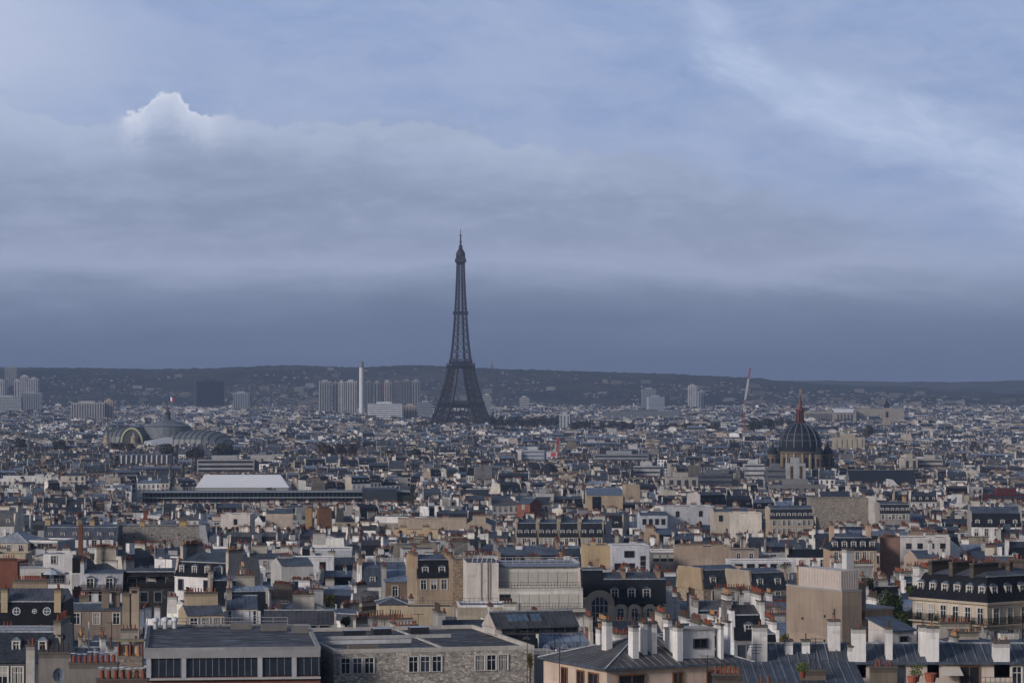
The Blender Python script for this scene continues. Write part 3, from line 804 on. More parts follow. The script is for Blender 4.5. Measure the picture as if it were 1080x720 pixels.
mb = MB(); mb.box(-w / 2 - 0.2, w / 2 + 0.2, -0.2, 1.4, z + 1.5, z + 1.7, CONC, (0.2, 0.19, 0.12)); b.part('slab', mb)
mb = MB()
for x in (-w / 2 + 0.08, -0.05, w / 2 - 0.18):
    mb.box(x, x + 0.16, 0.05, 1.1, z + 0.003, z + 1.497, BRICK, CBRICK)
b.part('pier', mb)
for x in (-0.95, -0.35, 0.3, 0.85): b.inst(('chimney_pot', 'ochre'), lambda: pot_mb('ochre'), (x, 0.5, z), 0, None, 1.4)
b.done(122, 152, 702)

# --- left edge: slate roof with one small arched dormer
b = Bld('apartment_building', 'slate roofed house with one small white arched dormer at the lower left edge', 'building', -25, 346)
z = b.z(698); Wd = b.w(84); b.walls(0, Wd, 0, 12, z, WALL, (0.09, 0.095, 0.11)); b.mansard(0, Wd, 0, 12, z, 3.2, 2.4, 0.25, (SLATE, (0.045, 0.055, 0.075)), (ZINC, (0.22, 0.25, 0.3)))

x, _ = b.at(16, 346); b.dormer(x, 1.0, z + 1.1, 0.7, 1.1, 1.6, 'f', 'z', (0.18, 0.21, 0.26)); x, _ = b.at(44, 346); b.dormer(x, 1.0, z + 1.1, 0.7, 1.1, 1.6, 'f', 'z', (0.18, 0.21, 0.26))
for px in (3, 19): x, _ = b.at(px, 346); b.win(x, 0, z - 0.5 - 1.9, 1.2, 1.9, 'f', 'w')
mb = MB(); mb.hull([(Wd - 0.3, 0, z - 3), (Wd + 0.3, 0, z - 3), (Wd + 0.3, 12, z - 3), (Wd - 0.3, 12, z - 3)], [(Wd - 0.3, 2.2, z + 3.5), (Wd + 0.3, 2.2, z + 3.5), (Wd + 0.3, 11, z + 3.5), (Wd - 0.3, 11, z + 3.5)], WALL, (0.42, 0.38, 0.34), (CONC, GREY)); b.part('party_wall', mb)
b.chimney(Wd, 5, z + 3.0, 0.8, 7.5, 1.3, 11, (0.4, 0.36, 0.32), WALL, 'red', 1, R)
x, y = b.at(33, 343); b.chimney(x, y, z - 8, 0.95, 0.9, 8 + 2.1, 2, (0.5, 0.48, 0.46), WALL, 'red', 1, R)
b.railing(0, 2.5, Wd - 1, 2.5, z + 3.35, 0.5, (0.35, 0.37, 0.4), 2.5)
b.done(-25, 60, 702, (-1, Wd + 1, -2, 13), 'the slate roof with an arched dormer', 690)

d = Bld('satellite_dish', 'grey blue satellite dish on a thin pole before the grey chimney stack', 'dish', 62, 316)
mb = MB(); r = 0.62; prev = None
for rr, yy in ((0.0, 0.12), (0.3, 0.08), (0.5, 0.03), (0.62, -0.05)):
    ring = [(rr * math.cos(a * math.pi / 8), yy, 1.15 * rr * math.sin(a * math.pi / 8)) for a in range(16)]
    if prev: mb.hull(prev, ring, PAINT, (0.22, 0.27, 0.34))
    prev = ring
d.part('reflector', mb, (0, 0, d.z(711)), 0.5)
mb = MB(); mb.bar((0, 0.15, 0), (0, 0.15, d.z(708)), 0.05, IRON, BLACK); mb.bar((0, 0.1, d.z(711) - 0.6), (0.1, -0.6, d.z(711) - 0.1), 0.03, IRON, BLACK); d.part('pole', mb)
d.done(56, 68, 718)
for px, Y, pyt, lab in ((94, 352, 655, 'bare white roof mast standing left of the studio roof'), (67, 326, 668, 'dark iron vent pipe beside the grey chimney stack')):
    p = Bld('roof_mast', lab, 'mast', px, Y); mb = MB(); mb.bar((0, 0, 0), (0, 0, p.z(pyt)), 0.07, PAINT, (0.6, 0.6, 0.62) if px == 94 else BLACK); p.part('mast', mb)
    if px != 94: mb = MB(); mb.lathe([(0.1, 0), (0.25, 0.1), (0.22, 0.5), (0.05, 0.6)], 8, IRON, BLACK, (0, 0, p.z(pyt) - 0.6)); p.part('cowl', mb)
for px, Y, pyt, pyb, lab in ((797, 324, 678, 706, 'tv aerial with short cross bars in front of the tallest white chimney'), (746, 318, 690, 718, 'thin tv aerial before the cream house wall'),
                             (860, 322, 672, 700, 'black tv aerial rising between two small white chimneys')):
    p = Bld('tv_aerial', lab, 'aerial', px, Y); mb = MB(); t = p.z(pyt); mb.bar((0, 0, p.z(pyb) - 6), (0, 0, t), 0.035, IRON, BLACK); p.part('pole', mb)
    mb = MB()
    for k in range(4): mb.bar((-0.7 + 0.1 * k, 0.1 * k, t - 0.1 - k * 0.3), (0.7 - 0.1 * k, -0.1 * k, t - 0.1 - k * 0.3), 0.025, IRON, BLACK)
    p.part('antenna', mb)
for px, Y, pyt, h_ in ((118, 412, 655, 2.6), (252, 430, 652, 2.2), (300, 470, 640, 3.0), (441, 455, 646, 2.8), (556, 380, 664, 3.0), (585, 352, 668, 2.4), (712, 470, 634, 3.2), (805, 455, 640, 2.6), (1010, 352, 664, 3.0), (590, 322, 682, 2.0)):
    p = Bld('tv_aerial', 'thin dark tv aerial standing among the near roofs and chimneys', 'aerial', px, Y, R.uniform(-40, 40), 'thin aerials on the near roofs'); t = p.z(pyt); mb = MB(); mb.bar((0, 0, t - h_ - 5), (0, 0, t), 0.035, IRON, BLACK); p.part('pole', mb)
    mb = MB(); mb.bar((-0.8, 0, t - 0.15), (0.8, 0, t - 0.15), 0.025, IRON, BLACK)
    for k in range(7): mb.bar((-0.75 + k * 0.25, -0.3 - 0.03 * k, t - 0.15), (-0.75 + k * 0.25, 0.3 + 0.03 * k, t - 0.15), 0.018, IRON, BLACK)
    p.part('antenna', mb)
for i, (px, py, s_, lab) in enumerate(((846, 706, 1.0, 'clipped green shrub in a pot on the front zinc roof'),
                                (966, 710, 1.1, 'yellow green potted bush beside two terracotta planters'))):
    p = Bld('potted_plant', lab, 'plant', px, 314); zz = p.z(py + 8)
    mb = MB(); mb.lathe([(0.25, 0), (0.36, 0.55), (0.40, 0.56), (0.40, 0.65), (0.1, 0.66)], 10, POT, CPOT, (0, 0, zz)); p.part('pot', mb)
    mb = MB()
    for k in range(160):
        a = R.uniform(0, 6.28); rr = 0.6 * s_ * R.random() ** 0.5; h = R.uniform(0.6, 1.5) * s_
        c = Vector((rr * math.cos(a), rr * math.sin(a), zz + h)); u = Vector((R.uniform(-1, 1), R.uniform(-1, 1), R.uniform(-1, 1))).normalized() * 0.12; v = u.cross(Vector((R.uniform(-1, 1), R.uniform(-1, 1), R.uniform(-1, 1)))).normalized() * 0.09
        mb.poly([tuple(c - u), tuple(c + v), tuple(c + u), tuple(c - v)], LEAF, (0.10, 0.13, 0.03))
    p.part('foliage', mb)
for px, pyt, s_ in ((962, 712, 1.0), (981, 709, 1.15)):
    p = Bld('planter', 'red terracotta planter on the roof terrace edge, ' + ('left of two' if px < 970 else 'right of two'), 'planter', px, 308)
    mb = MB(); zz = p.z(pyt); mb.lathe([(0.4 * s_, zz - 0.9), (0.52 * s_, zz - 0.1), (0.58 * s_, zz - 0.09), (0.58 * s_, zz), (0.3, zz - 0.05)], 12, POT, (0.34, 0.10, 0.06)); p.part('bowl', mb)

# --- stone walled flat building, bottom centre-left
b = Bld('stone_building', 'rubble stone building with flat grey roof, white parapet and three groups of windows', 'building', 352, 400, 14)
z = b.z(689); Wd, L = 26.5, 34.0
b.walls(0, Wd, 0, L, z, RUB, (0.50, 0.45, 0.39), z0=-4); b.flatroof(0, Wd, 0, L, z, 0.55, (FLAT, (0.06, 0.063, 0.07)), (WALL, (0.55, 0.52, 0.48)), 0.4)
for c in (3.1, 12.0, 20.8):
    for k in (-1, 0, 1): b.win(c + k * 1.55, 0, z - 0.55 - 1.95, 1.2, 1.95, 'f', 'w')
mb = MB(); mb.box(0.6, 13, 13, 13.6, z + 0.06, z + 0.55, WALL, (0.55, 0.56, 0.58)); mb.box(0.6, 20, 20, 20.5, z + 0.06, z + 0.5, WALL, (0.5, 0.5, 0.5)); b.part('roof_curb', mb)
mb = MB(); mb.box(15, 15.4, 0.5, 33, z + 0.06, z + 0.22, WALL, (0.55, 0.53, 0.5)); b.part('roof_curb', mb)
b.boxpart('roof_hatch', 2.5, 6.5, 2.5, 4.0, z + 0.06, z + 0.75, CONC, (0.14, 0.12, 0.1))
for q in ((6, 24, 9, 25), (15.9, 27, 18.5, 29), (10.5, 26, 13, 28)): b.boxpart('skylight', q[0], q[2], q[1], q[3], z + 0.06, z + 0.9, IRON, (0.03, 0.032, 0.036), (GLASS, CGLASS))
b.done(308, 562, 718, (-1, Wd + 1, -2, L + 1), 'the rubble stone building with a flat roof', 695)

# --- atelier with sloping glazing
b = Bld('studio_building', 'flat roofed studio with sloping black glazing above red brick, bottom left', 'building', 155, 392, 6)
z = b.z(686); Wd, L = b.w(183), 36.0
b.walls(0, Wd, 1.0, L, z, CONC, (0.30, 0.30, 0.32)); b.flatroof(-0.4, Wd, 0.3, L, z, 0.35, (FLAT, (0.07, 0.072, 0.08)), (WALL, (0.34, 0.34, 0.35)), 0.5)
mb = MB(); mb.box(-0.4, Wd, 0.2, 1.0, z - 0.95, z - 0.003, CONC, (0.30, 0.30, 0.31)); b.part('fascia', mb)
mb = MB(); mb.box(0, Wd, -0.2, 0.999, -6, z - 3.3, BRICK, (0.26, 0.10, 0.07)); b.part('brick_base', mb)
for x0, x1 in ((0.6, 4.3), (5.0, 13.9), (14.5, 18.2), (18.8, 21.6)):
    mb = MB(); n = max(2, int((x1 - x0) / 0.75))
    mb.poly([(x0, -0.15, z - 3.2), (x1, -0.15, z - 3.2), (x1, 0.55, z - 0.97), (x0, 0.55, z - 0.97)], GLASS, (0.02, 0.026, 0.036))
    gl = b.part('glazing', mb)
    fm = MB()
    for k in range(n + 1):
        x = x0 + (x1 - x0) * k / n; fm.bar((x, -0.2, z - 3.2), (x, 0.5, z - 0.97), 0.03, PAINT, (0.22, 0.24, 0.27))
    fm.build('glazing_bars', gl)
for x in (0.25, 4.65, 14.2, 18.5):
    mb = MB(); mb.hull([(x - 0.28, -0.5, z - 3.35), (x + 0.28, -0.5, z - 3.35), (x + 0.28, 0, z - 3.35), (x - 0.28, 0, z - 3.35)], [(x - 0.28, 0.15, z - 0.96), (x + 0.28, 0.15, z - 0.96), (x + 0.28, 0.6, z - 0.96), (x - 0.28, 0.6, z - 0.96)], CONC, (0.36, 0.36, 0.38)); b.part('rib', mb)
b.boxpart('sill', 0, Wd, -0.75, -0.2, z - 3.6, z - 3.36, CONC, (0.42, 0.42, 0.43))
b.railing(-0.3, 1.5, -0.3, L - 2, z + 0.35, 1.0, (0.45, 0.46, 0.48), 1.5, r=0.045)
b.railing(3, L - 1, Wd - 3, L - 1, z + 0.35, 1.0, (0.3, 0.31, 0.33), 1.8, r=0.04)
for k in range(3):
    mb = MB(); mb.lathe([(0.32, 0), (0.32, 0.9), (0.5, 1.0), (0.42, 1.45), (0.1, 1.6)], 10, PAINT, (0.62, 0.64, 0.66)); b.part('roof_vent', mb, (0.8 + 1.3 * k, L - 3 + 0.4 * k, z + 0.05))
for x, y, s_ in ((15, 28, 2.5), (19, 24, 1.6), (11, 31, 2.0)):
    b.boxpart('roof_box', x, x + s_ * 1.4, y, y + s_, z + 0.06, z + 0.9, CONC, (0.16, 0.155, 0.15))
b.done(94, 340, 718, (-2, Wd + 1, -2, L + 1), 'the glazed studio at bottom left', 690)

# --- zinc pavilion with two skylights on the stone building roof
b = Bld('roof_pavilion', 'grey zinc pavilion with two blue skylights on the flat roof', 'pavilion', 522, 424, 17)
z = b.z(661.5); Wd, L = 12.0, 6.0
b.walls(0, Wd, 0, L, z, WALL, (0.62, 0.58, 0.56), z0=b.z(669)); b.gable(0, Wd, 0, L, z + 0.03, 1.9, (ZINC, (0.075, 0.08, 0.09)), (WALL, (0.62, 0.55, 0.52)), 0.5)
b.row(6, 1.0, Wd - 0.2, 0, b.z(667.5), 1.6, 0.6, 'f', 'd')
for x0, n in ((2.2, 4), (5.6, 2)):
    mb = MB(); s0, s1 = 0.8, 2.1; sl = 1.9 / 3.0
    for k in range(n):
        a = x0 + k * 0.75; mb.hull([(a, s0, z + 0.13 + s0 * sl), (a + 0.68, s0, z + 0.13 + s0 * sl), (a + 0.68, s1, z + 0.13 + s1 * sl), (a, s1, z + 0.13 + s1 * sl)], [(a, s0, z + 0.28 + s0 * sl), (a + 0.68, s0, z + 0.28 + s0 * sl), (a + 0.68, s1, z + 0.28 + s1 * sl), (a, s1, z + 0.28 + s1 * sl)], PAINT, (0.1, 0.1, 0.11), (GLASS, (0.10, 0.15, 0.22)))
    b.part('skylight', mb)
b.done(505, 614, 668, (-1, Wd + 1, -1, L + 1), 'the grey pavilion with skylights', 656)

# --- white terraced building behind it
b = Bld('terraced_building', 'white modern block with two shuttered terraces and blue edged flat roof', 'building', 526, 520, 4)
Wd = b.w(85); L = 13; z = b.z(598)
b.walls(-b.w(33), 0, 0.5, L, b.z(593), WALL, (0.74, 0.68, 0.64), name='stair_tower', skip='u', top=(FLAT, CFLAT))
b.walls(0, Wd, 2.2, L, z, WALL, (0.70, 0.68, 0.65)); b.flatroof(-0.1, Wd + 0.2, 1.6, L, z, 0.45, (FLAT, CFLAT), (PAINT, (0.16, 0.20, 0.30)))
b.boxpart('balcony', 0, Wd + 0.6, 0, 2.19, b.z(620) - 0.5, b.z(620), WALL, (0.5, 0.47, 0.43)); b.boxpart('lower_storey', 0, Wd + 0.6, -0.4, 2.19, -5, b.z(620) - 0.503, WALL, (0.70, 0.68, 0.65))
b.boxpart('balcony', 0, Wd + 0.9, -2.2, -0.42, b.z(641) - 0.5, b.z(641), WALL, (0.5, 0.47, 0.43))
for k in range(8):
    b.boxpart('shutter', 0.3 + k * 1.65, 0.3 + k * 1.65 + 1.45, 2.1, 2.17, b.z(618.5), b.z(603.5), PAINT, (0.44, 0.42, 0.38))
    if k: b.boxpart('shutter', 0.3 + k * 1.65, 0.3 + k * 1.65 + 1.45, -0.5, -0.42, b.z(640), b.z(626), PAINT, (0.48, 0.46, 0.41))
b.win(1.0, -0.42, b.z(640), 1.6, 2.1, 'f', 'd')
b.railing(0.1, 0.1, Wd, 0.1, b.z(620), 1.0); b.railing(0.1, -2.1, Wd + 0.5, -2.1, b.z(641), 1.0)
b.railing(0, 1.8, Wd, 1.8, z + 0.45, 1.1, (0.4, 0.42, 0.45), 1.2, r=0.04)
mb = MB(); mb.hull([(Wd + 0.3, -2, 0), (Wd + 1.2, -2, 0), (Wd + 1.2, L, 0), (Wd + 0.3, L, 0)], [(Wd - 0.1, 2, z + 0.8), (Wd + 0.3, 2, z + 0.8), (Wd + 0.3, L, z + 0.8), (Wd - 0.1, L, z + 0.8)], WALL, (0.66, 0.6, 0.55), (CONC, GREY)); b.part('party_wall', mb)
for x in (-3.0, -1.9, -1.5): b.boxpart('drainpipe', x, x + 0.14, 0.34, 0.48, 2, b.z(593), PAINT, (0.35, 0.32, 0.3))
for k in range(6): b.part('roof_bracket', (lambda m: (m.bar((-4.4 + k * 0.8, 1, b.z(593)), (-4.0 + k * 0.8, 3, b.z(593) + 1.1), 0.06, PAINT, (0.5, 0.5, 0.5)), m)[1])(MB()))
b.done(492, 618, 640, (-7, Wd + 2, -3, L + 1), 'the white terraced block', 615)

# --- arched window pavilion and mansards
b = Bld('mansion', 'stone mansion with a great arched window and black mansard roof with white dormers', 'building', 617, 540, 3)
u = b.w(1)
def arch_front(b, x0, x1, z0, z1, aw, az, y=0.0, t=0.35, tint_=STONE, name='gable_front'):
    """stone front with a round-headed opening, rounded top"""
    mb = MB(); cx = (x0 + x1) / 2; r = aw / 2; n = 12
    R2 = (x1 - x0) / 2
    arc = [(cx - r * math.cos(math.pi * k / n), az + r * math.sin(math.pi * k / n)) for k in range(n + 1)]
    out = [(cx - R2 * math.cos(math.pi * k / n), az + (z1 - az) * math.sin(math.pi * k / n) ** 0.8 if 0 < k < n else az) for k in range(n + 1)]
    for k in range(n): mb.hull([(out[k][0], y, out[k][1]), (arc[k][0], y, arc[k][1]), (arc[k + 1][0], y, arc[k + 1][1]), (out[k + 1][0], y, out[k + 1][1])],
                               [(out[k][0], y + t, out[k][1]), (arc[k][0], y + t, arc[k][1]), (arc[k + 1][0], y + t, arc[k + 1][1]), (out[k + 1][0], y + t, out[k + 1][1])], WALL, tint_, (WALL, tint_), True)
    mb.box(x0, cx - r, y, y + t, z0, az - 0.001, WALL, tint_); mb.box(cx + r, x1, y, y + t, z0, az - 0.001, WALL, tint_)
    b.part(name, mb)
    gm = MB(); gm.poly([(cx - r, y + t * 0.6, z0), (cx + r, y + t * 0.6, z0)] + [(p[0], y + t * 0.6, p[1]) for p in reversed(arc)], GLASS, (0.05, 0.065, 0.08))
    g = b.part('arched_window', gm)
    fm = MB(); n2 = 3 if aw > 2 else 1
    for k in range(n2 + 2):
        x = cx - r + aw * k / (n2 + 1); zz = az + math.sqrt(max(0, r * r - (x - cx) ** 2)); fm.box(x - 0.06, x + 0.06, y + t * 0.3, y + t * 0.6 - 0.01, z0, zz, PAINT, (0.5, 0.52, 0.55))
    for k in range(3): fm.box(cx - r, cx + r, y + t * 0.35, y + t * 0.6 - 0.012, z0 + (az - z0) * (k + 1) / 3 - 0.05, z0 + (az - z0) * (k + 1) / 3 + 0.05, PAINT, (0.5, 0.52, 0.55))
    if not b.flat: fm.build('window_bars', g)
b.walls(0, 5.1, 0.3, 11, b.z(634), WALL, STONE, z0=-5); b.walls(5.1, 14.2, 1.2, 11, b.z(640), WALL, STONE)
arch_front(b, 0, 5.1, b.z(662), b.z(622), 2.9, b.z(638), -0.06, 0.35, (0.52, 0.45, 0.36))
for px in (655, 670, 686):
    x, _ = b.at(px, 540); arch_front(b, x - 1.15, x + 1.15, b.z(664), b.z(637), 1.15, b.z(645), 0.75, 0.4, (0.50, 0.44, 0.36), 'dormer_front')
b.mansard(3.4, 14.2, 1.0, 11, b.z(637), 4.2, 1.3, 1.0, (SLATE, (0.022, 0.026, 0.034)), (ZINC, (0.085, 0.095, 0.115)))
b.mansard(-0.2, 3.38, 1.5, 11, b.z(630), 4.6, 2.0, 0.3, (SLATE, (0.018, 0.02, 0.028)), (ZINC, (0.1, 0.11, 0.13)))
for px in (649, 667, 683): x, _ = b.at(px, 540); b.dormer(x, 1.3, b.z(632), 1.1, 1.6, 2.0, 'f', 'w')
for px, q in ((659, 0), (696, 1)):
    x, _ = b.at(px, 541); mb = MB(); mb.hull([(x - 0.3, 0.9, b.z(640)), (x + 0.3, 0.9, b.z(640)), (x + 0.3, 11, b.z(640)), (x - 0.3, 11, b.z(640))], [(x - 0.3, 3.0, b.z(607)), (x + 0.3, 3.0, b.z(607)), (x + 0.3, 10, b.z(607)), (x - 0.3, 10, b.z(607))], WALL, (0.30, 0.23, 0.17), (CONC, GREY)); b.part('party_wall', mb)
    b.chimney(x, 6, b.z(608), 0.7, 5.5, 0.9, 9, (0.3, 0.22, 0.16), WALL, 'red', 1, R)
b.done(614, 704, 660, (-1, 15, -1, 12), 'the mansion with the great arched window', 635)

# --- brown blank walled block
b = Bld('apartment_building', 'tall brown block with blank windowless walls and a pale slatted screen on top', 'building', 888, 432, 27)
z = b.z(624); L, Wd = 14.5, 3.2
b.walls(0, Wd, 0, L, z, WALL, (0.36, 0.29, 0.235)); b.flatroof(0, Wd, 0, L, z, 0.25, (FLAT, CFLAT), (CONC, (0.3, 0.3, 0.31)), 0.2)
mb = MB(); zt = z + 2.9; mb.box(0.15, 3.0, 0.5, 11.5, z + 0.25, zt, PAINT, (0.56, 0.49, 0.45))
for k in range(28): mb.box(0.10, 0.15, 0.5 + k * 0.4, 0.56 + k * 0.4, z + 0.3, zt + 0.02, PAINT, (0.42, 0.37, 0.34))
for k in range(7): mb.box(0.2 + k * 0.4, 0.27 + k * 0.4, 0.45, 0.5, z + 0.3, zt + 0.02, PAINT, (0.42, 0.37, 0.34))
b.part('slatted_screen', mb)
mb = MB(); mb.box(Wd + 0.003, Wd + 1.5, 1.2, 7, -5, b.z(616), WALL, (0.30, 0.24, 0.19)); mb.box(Wd + 1.503, Wd + 7.2, 3.0, 10, -5, b.z(643, 5), WALL, (0.36, 0.28, 0.21), (FLAT, CFLAT)); mb.box(Wd + 1.4, Wd + 7.4, 2.9, 10.1, b.z(643, 5) + 0.003, b.z(643, 5) + 0.3, CONC, (0.42, 0.42, 0.44)); b.part('side_wing', mb)
b.chimney(Wd + 1.0, 5.0, b.z(617), 1.2, 1.2, 4.6, 1, (0.55, 0.56, 0.55), PAINT, 'tall', 1, R)
b.chimney(1.6, 12.8, z, 1.4, 0.8, 2.8, 3, (0.35, 0.22, 0.12), WALL, 'red', 1, R)
for y, zz in ((4.2, 3.8), (4.3, 7.2), (10, 4.5)): b.boxpart('wall_vent', -0.03, 0.02, y, y + 0.45, z - zz, z - zz + 0.35, IRON, BLACK)
b.boxpart('wall_grille', -0.04, 0.02, 1.8, 2.1, z - 5.0, z - 2.4, IRON, (0.05, 0.045, 0.04)); b.boxpart('louvre', Wd + 0.3, Wd + 1.3, 1.15, 1.2, b.z(655), b.z(645), WOOD, (0.10, 0.08, 0.06))
b.railing(0.1, 12, 0.1, L, z + 0.25, 1.2, (0.1, 0.1, 0.1), 0.8)
b.done(832, 940, 686, (-1, Wd + 8, -1, L + 1), 'the tall brown blank block', 655)

# --- corner house with mansard and balconies, right edge
b = Bld('corner_house', 'cream corner apartment house with black mansard, white dormers and planted balconies, right edge', 'building', 1041, 430, 38)
z = b.z(635); L, Wd = 14.4, 15.0
b.walls(0, Wd, 0, L, z, WALL, (0.60, 0.52, 0.43)); b.mansard(0, Wd, 0, L, z, 3.4, 1.2, 1.5, (SLATE, (0.018, 0.02, 0.028)), (ZINC, (0.10, 0.115, 0.14)), True, 0.35)
mb = MB(); mb.box(-0.4, Wd + 0.4, -0.4, L + 0.4, z - 0.35, z - 0.004, WALL, (0.5, 0.44, 0.36)); b.part('cornice', mb)
for k in range(6): b.dormer(0.33, 1.3 + k * 2.35, z + 0.55, 0.9, 1.5, 1.6, 'l', 'w')
for k in range(5): b.dormer(1.7 + k * 2.8, 0.33, z + 0.55, 0.9, 1.5, 1.6, 'f', 'w')
for fl in range(3):
    zz = z - 3.05 - fl * 3.1
    for k in range(6): b.win(0, 1.3 + k * 2.35, zz, 1.1, 2.2, 'l', 'h' if fl else 'w')
    for k in range(5): b.win(1.7 + k * 2.8, 0, zz, 1.1, 2.2, 'f', 'h' if fl else 'w')
    if fl < 2:
        mb = MB(); mb.box(-0.9, Wd, -0.9, -0.004, zz - 0.25, zz - 0.05, WALL, (0.5, 0.43, 0.34)); mb.box(-0.9, -0.004, -0.004, L, zz - 0.25, zz - 0.05, WALL, (0.5, 0.43, 0.34)); b.part('balcony', mb)
        b.railing(-0.85, -0.85, Wd, -0.85, zz - 0.05, 1.0, BLACK, 0.22); b.railing(-0.85, -0.85, -0.85, L, zz - 0.05, 1.0, BLACK, 0.22)
        for k in range(9 if fl == 0 else 4):
            mb = MB(); s_ = R.uniform(0.5, 1.3)
            for q in range(70):
                c = Vector((R.gauss(0, 0.3), R.gauss(0, 0.3), abs(R.gauss(0, 0.45)) * s_ + 0.1)); uu = Vector((R.uniform(-1, 1), R.uniform(-1, 1), R.uniform(-1, 1))).normalized() * 0.13; vv = uu.cross(Vector((0.3, R.uniform(-1, 1), 1))).normalized() * 0.09
                mb.poly([tuple(c - uu), tuple(c + vv), tuple(c + uu), tuple(c - vv)], LEAF, (0.045, 0.06, 0.025))
            b.part('balcony_plant', mb, (-0.45, 0.8 + k * 1.75, zz) if k % 2 else (0.8 + k * 1.6, -0.45, zz))
for k, (y, n) in enumerate(((4.0, 8), (8.0, 8), (12.0, 8))): b.chimney(3.6, y, z + 3.0, 5.0, 0.7, 2.0, n, (0.10, 0.085, 0.07), WALL, 'red', 1, R)
for x in (8.0, 13.5): b.chimney(x, 5.5, z + 3.0, 0.7, 5.0, 2.0, 7, (0.11, 0.09, 0.08), WALL, 'red', 1, R)
b.done(963, 1090, 672, (-1, Wd + 1, -1, L + 1), 'the cream corner house with balconies', 640)

# --- left: black mansard with round windows
b = Bld('apartment_building', 'black mansard roofed house with round white framed windows at the left edge', 'building', -22, 472)
z = b.z(664); Wd = b.w(88); b.walls(0, Wd, 0, 13, z, WALL, (0.25, 0.23, 0.21)); h1 = b.z(634, 1.5) - z
b.mansard(0, Wd, 0, 13, z, h1, 1.6, 1.7, (SLATE, (0.014, 0.016, 0.022)), (ZINC, (0.10, 0.11, 0.135)))
for px, r in ((18, 0.62), (37, 0.38), (50, 0.62)):
    x, _ = b.at(px, 473); zz = b.z(644, 1); o = b.part('round_window', (lambda m: (m.lathe([(r, 0), (r, 0.10), (r * 0.8, 0.12)], 16, PAINT, (0.5, 0.53, 0.56), cap=False), m)[1])(MB()))
    g = MB(); g.lathe([(r * 0.82, 0.0), (r * 0.82, 0.06)], 16, GLASS, (0.06, 0.075, 0.09)); g.bar((-r * .8, 0, 0.09), (r * .8, 0, 0.09), 0.03, PAINT, CPAINT); g.bar((0, -r * .8, 0.09), (0, r * .8, 0.09), 0.03, PAINT, CPAINT)
    g.build('pane', o); o.rotation_euler = (math.radians(77), 0, 0); o.location = (x, 0.9, zz)
for px, n in ((6, 3), (62, 4)):
    x, _ = b.at(px, 474); b.chimney(x, 2.0, z + 1.2, 1.0, 2.2, h1 + 0.6, n, (0.5, 0.40, 0.27), WALL, 'red', 1, R)
b.chimney(Wd * 0.5, 9.5, z + h1, Wd * 0.42, 0.7, 2.6, 13, (0.32, 0.26, 0.2), WALL, 'red', 1, R)
b.done(-22, 68, 662, (-1, Wd + 1, -1, 14), 'the black mansard with round windows', 645)

# --- white terraced house, white house with black balcony, black house
b = Bld('terraced_building', 'white stepped house with red brick panels and parasol left of the black balconies', 'building', 20, 590, 8)
for (x0, x1, y0, y1, pt, pb, tn) in ((0, 9.6, 0, 10, 616, 640, WHITE), (0.2, 6.0, 1.5, 10, 600, 616, (0.66, 0.63, 0.6)), (6.003, 9.4, 2.5, 10, 607, 616, (0.55, 0.52, 0.5)), (4.6, 8.6, 5.5, 10, 586, 607, WHITE)):
    b.walls(x0, x1, y0, y1, b.z(pt), WALL, tn, (FLAT, (0.3, 0.3, 0.32)), z0=(b.z(pb) + 0.01) if pb < 640 else -5)
for x0, x1, pt, pb, y in ((1.0, 3.8, 607, 613, 1.42), (6.6, 9.0, 621, 627, -0.08), (3.4, 5.6, 621, 627, -0.08)): b.boxpart('brick_panel', x0, x1, y, y + 0.07, b.z(pb), b.z(pt), BRICK, (0.26, 0.09, 0.06))
b.win(5.0, 1.5, b.z(615), 1.4, 1.8, 'f', 'd'); b.win(7.6, 2.5, b.z(615), 1.8, 1.3, 'f', 'd'); b.win(1.8, 0, b.z(628), 1.6, 1.3, 'f', 'd'); b.win(6.5, 5.5, b.z(596), 1.0, 1.4, 'f', 'w')
b.railing(0, 0.1, 9.6, 0.1, b.z(616), 1.0, (0.4, 0.4, 0.42), 0.5); b.railing(0.2, 1.6, 6, 1.6, b.z(600), 1.0, (0.4, 0.4, 0.42), 0.5)
b.done(18, 78, 636, (-1, 10, -1, 11), 'the white stepped house with brick panels', 615)
p = Bld('parasol', 'pale grey blue parasol open on the white stepped terrace', 'parasol', 55, 588); zz = b.z(616) + b.g - p.g
mb = MB(); mb.lathe([(1.75, zz + 2.1), (1.0, zz + 2.7), (0.05, zz + 3.0)], 8, PAINT, (0.42, 0.46, 0.52)); p.part('canopy', mb)
mb = MB(); mb.bar((0, 0, zz + 0.1), (0, 0, zz + 2.95), 0.04, IRON, GREY); p.part('pole', mb)

b = Bld('apartment_building', 'white house with long black balcony and two attic dormers', 'building', 86, 585, 3)
Wd = b.w(43); z = b.z(622); b.walls(0, Wd, 0, 10, z, WALL, (0.60, 0.60, 0.62)); b.mansard(0, Wd, 0.9, 10, z, 2.9, 0.7, 0.7, (ZINC, (0.40, 0.41, 0.44)), (ZINC, CZINC))
for k in range(2): b.dormer(1.6 + k * 3.6, 0.75, z + 0.2, 1.3, 1.9, 1.6, 'f', 'w')
b.row(3, 0.2, Wd - 0.2, 0, b.z(634), 1.2, 2.0, 'f', 'h')
b.boxpart('balcony', -0.1, Wd + 0.1, -0.9, 0.89, z - 0.2, z, WALL, (0.12, 0.12, 0.13)); b.railing(0, -0.85, Wd, -0.85, z, 1.1, BLACK, 0.14, r=0.04)
b.chimney(0.0, 5, z + 1, 0.7, 6, 4.2, 7, (0.60, 0.6, 0.62), WALL, 'red', 1, R)
b.done(84, 130, 634, (-1, Wd + 1, -1, 11), 'the white house with a black balcony', 618)
b = Bld('apartment_building', 'black fronted house with stepped attic storeys and dark awnings beside the white house', 'building', 131, 588, 2)
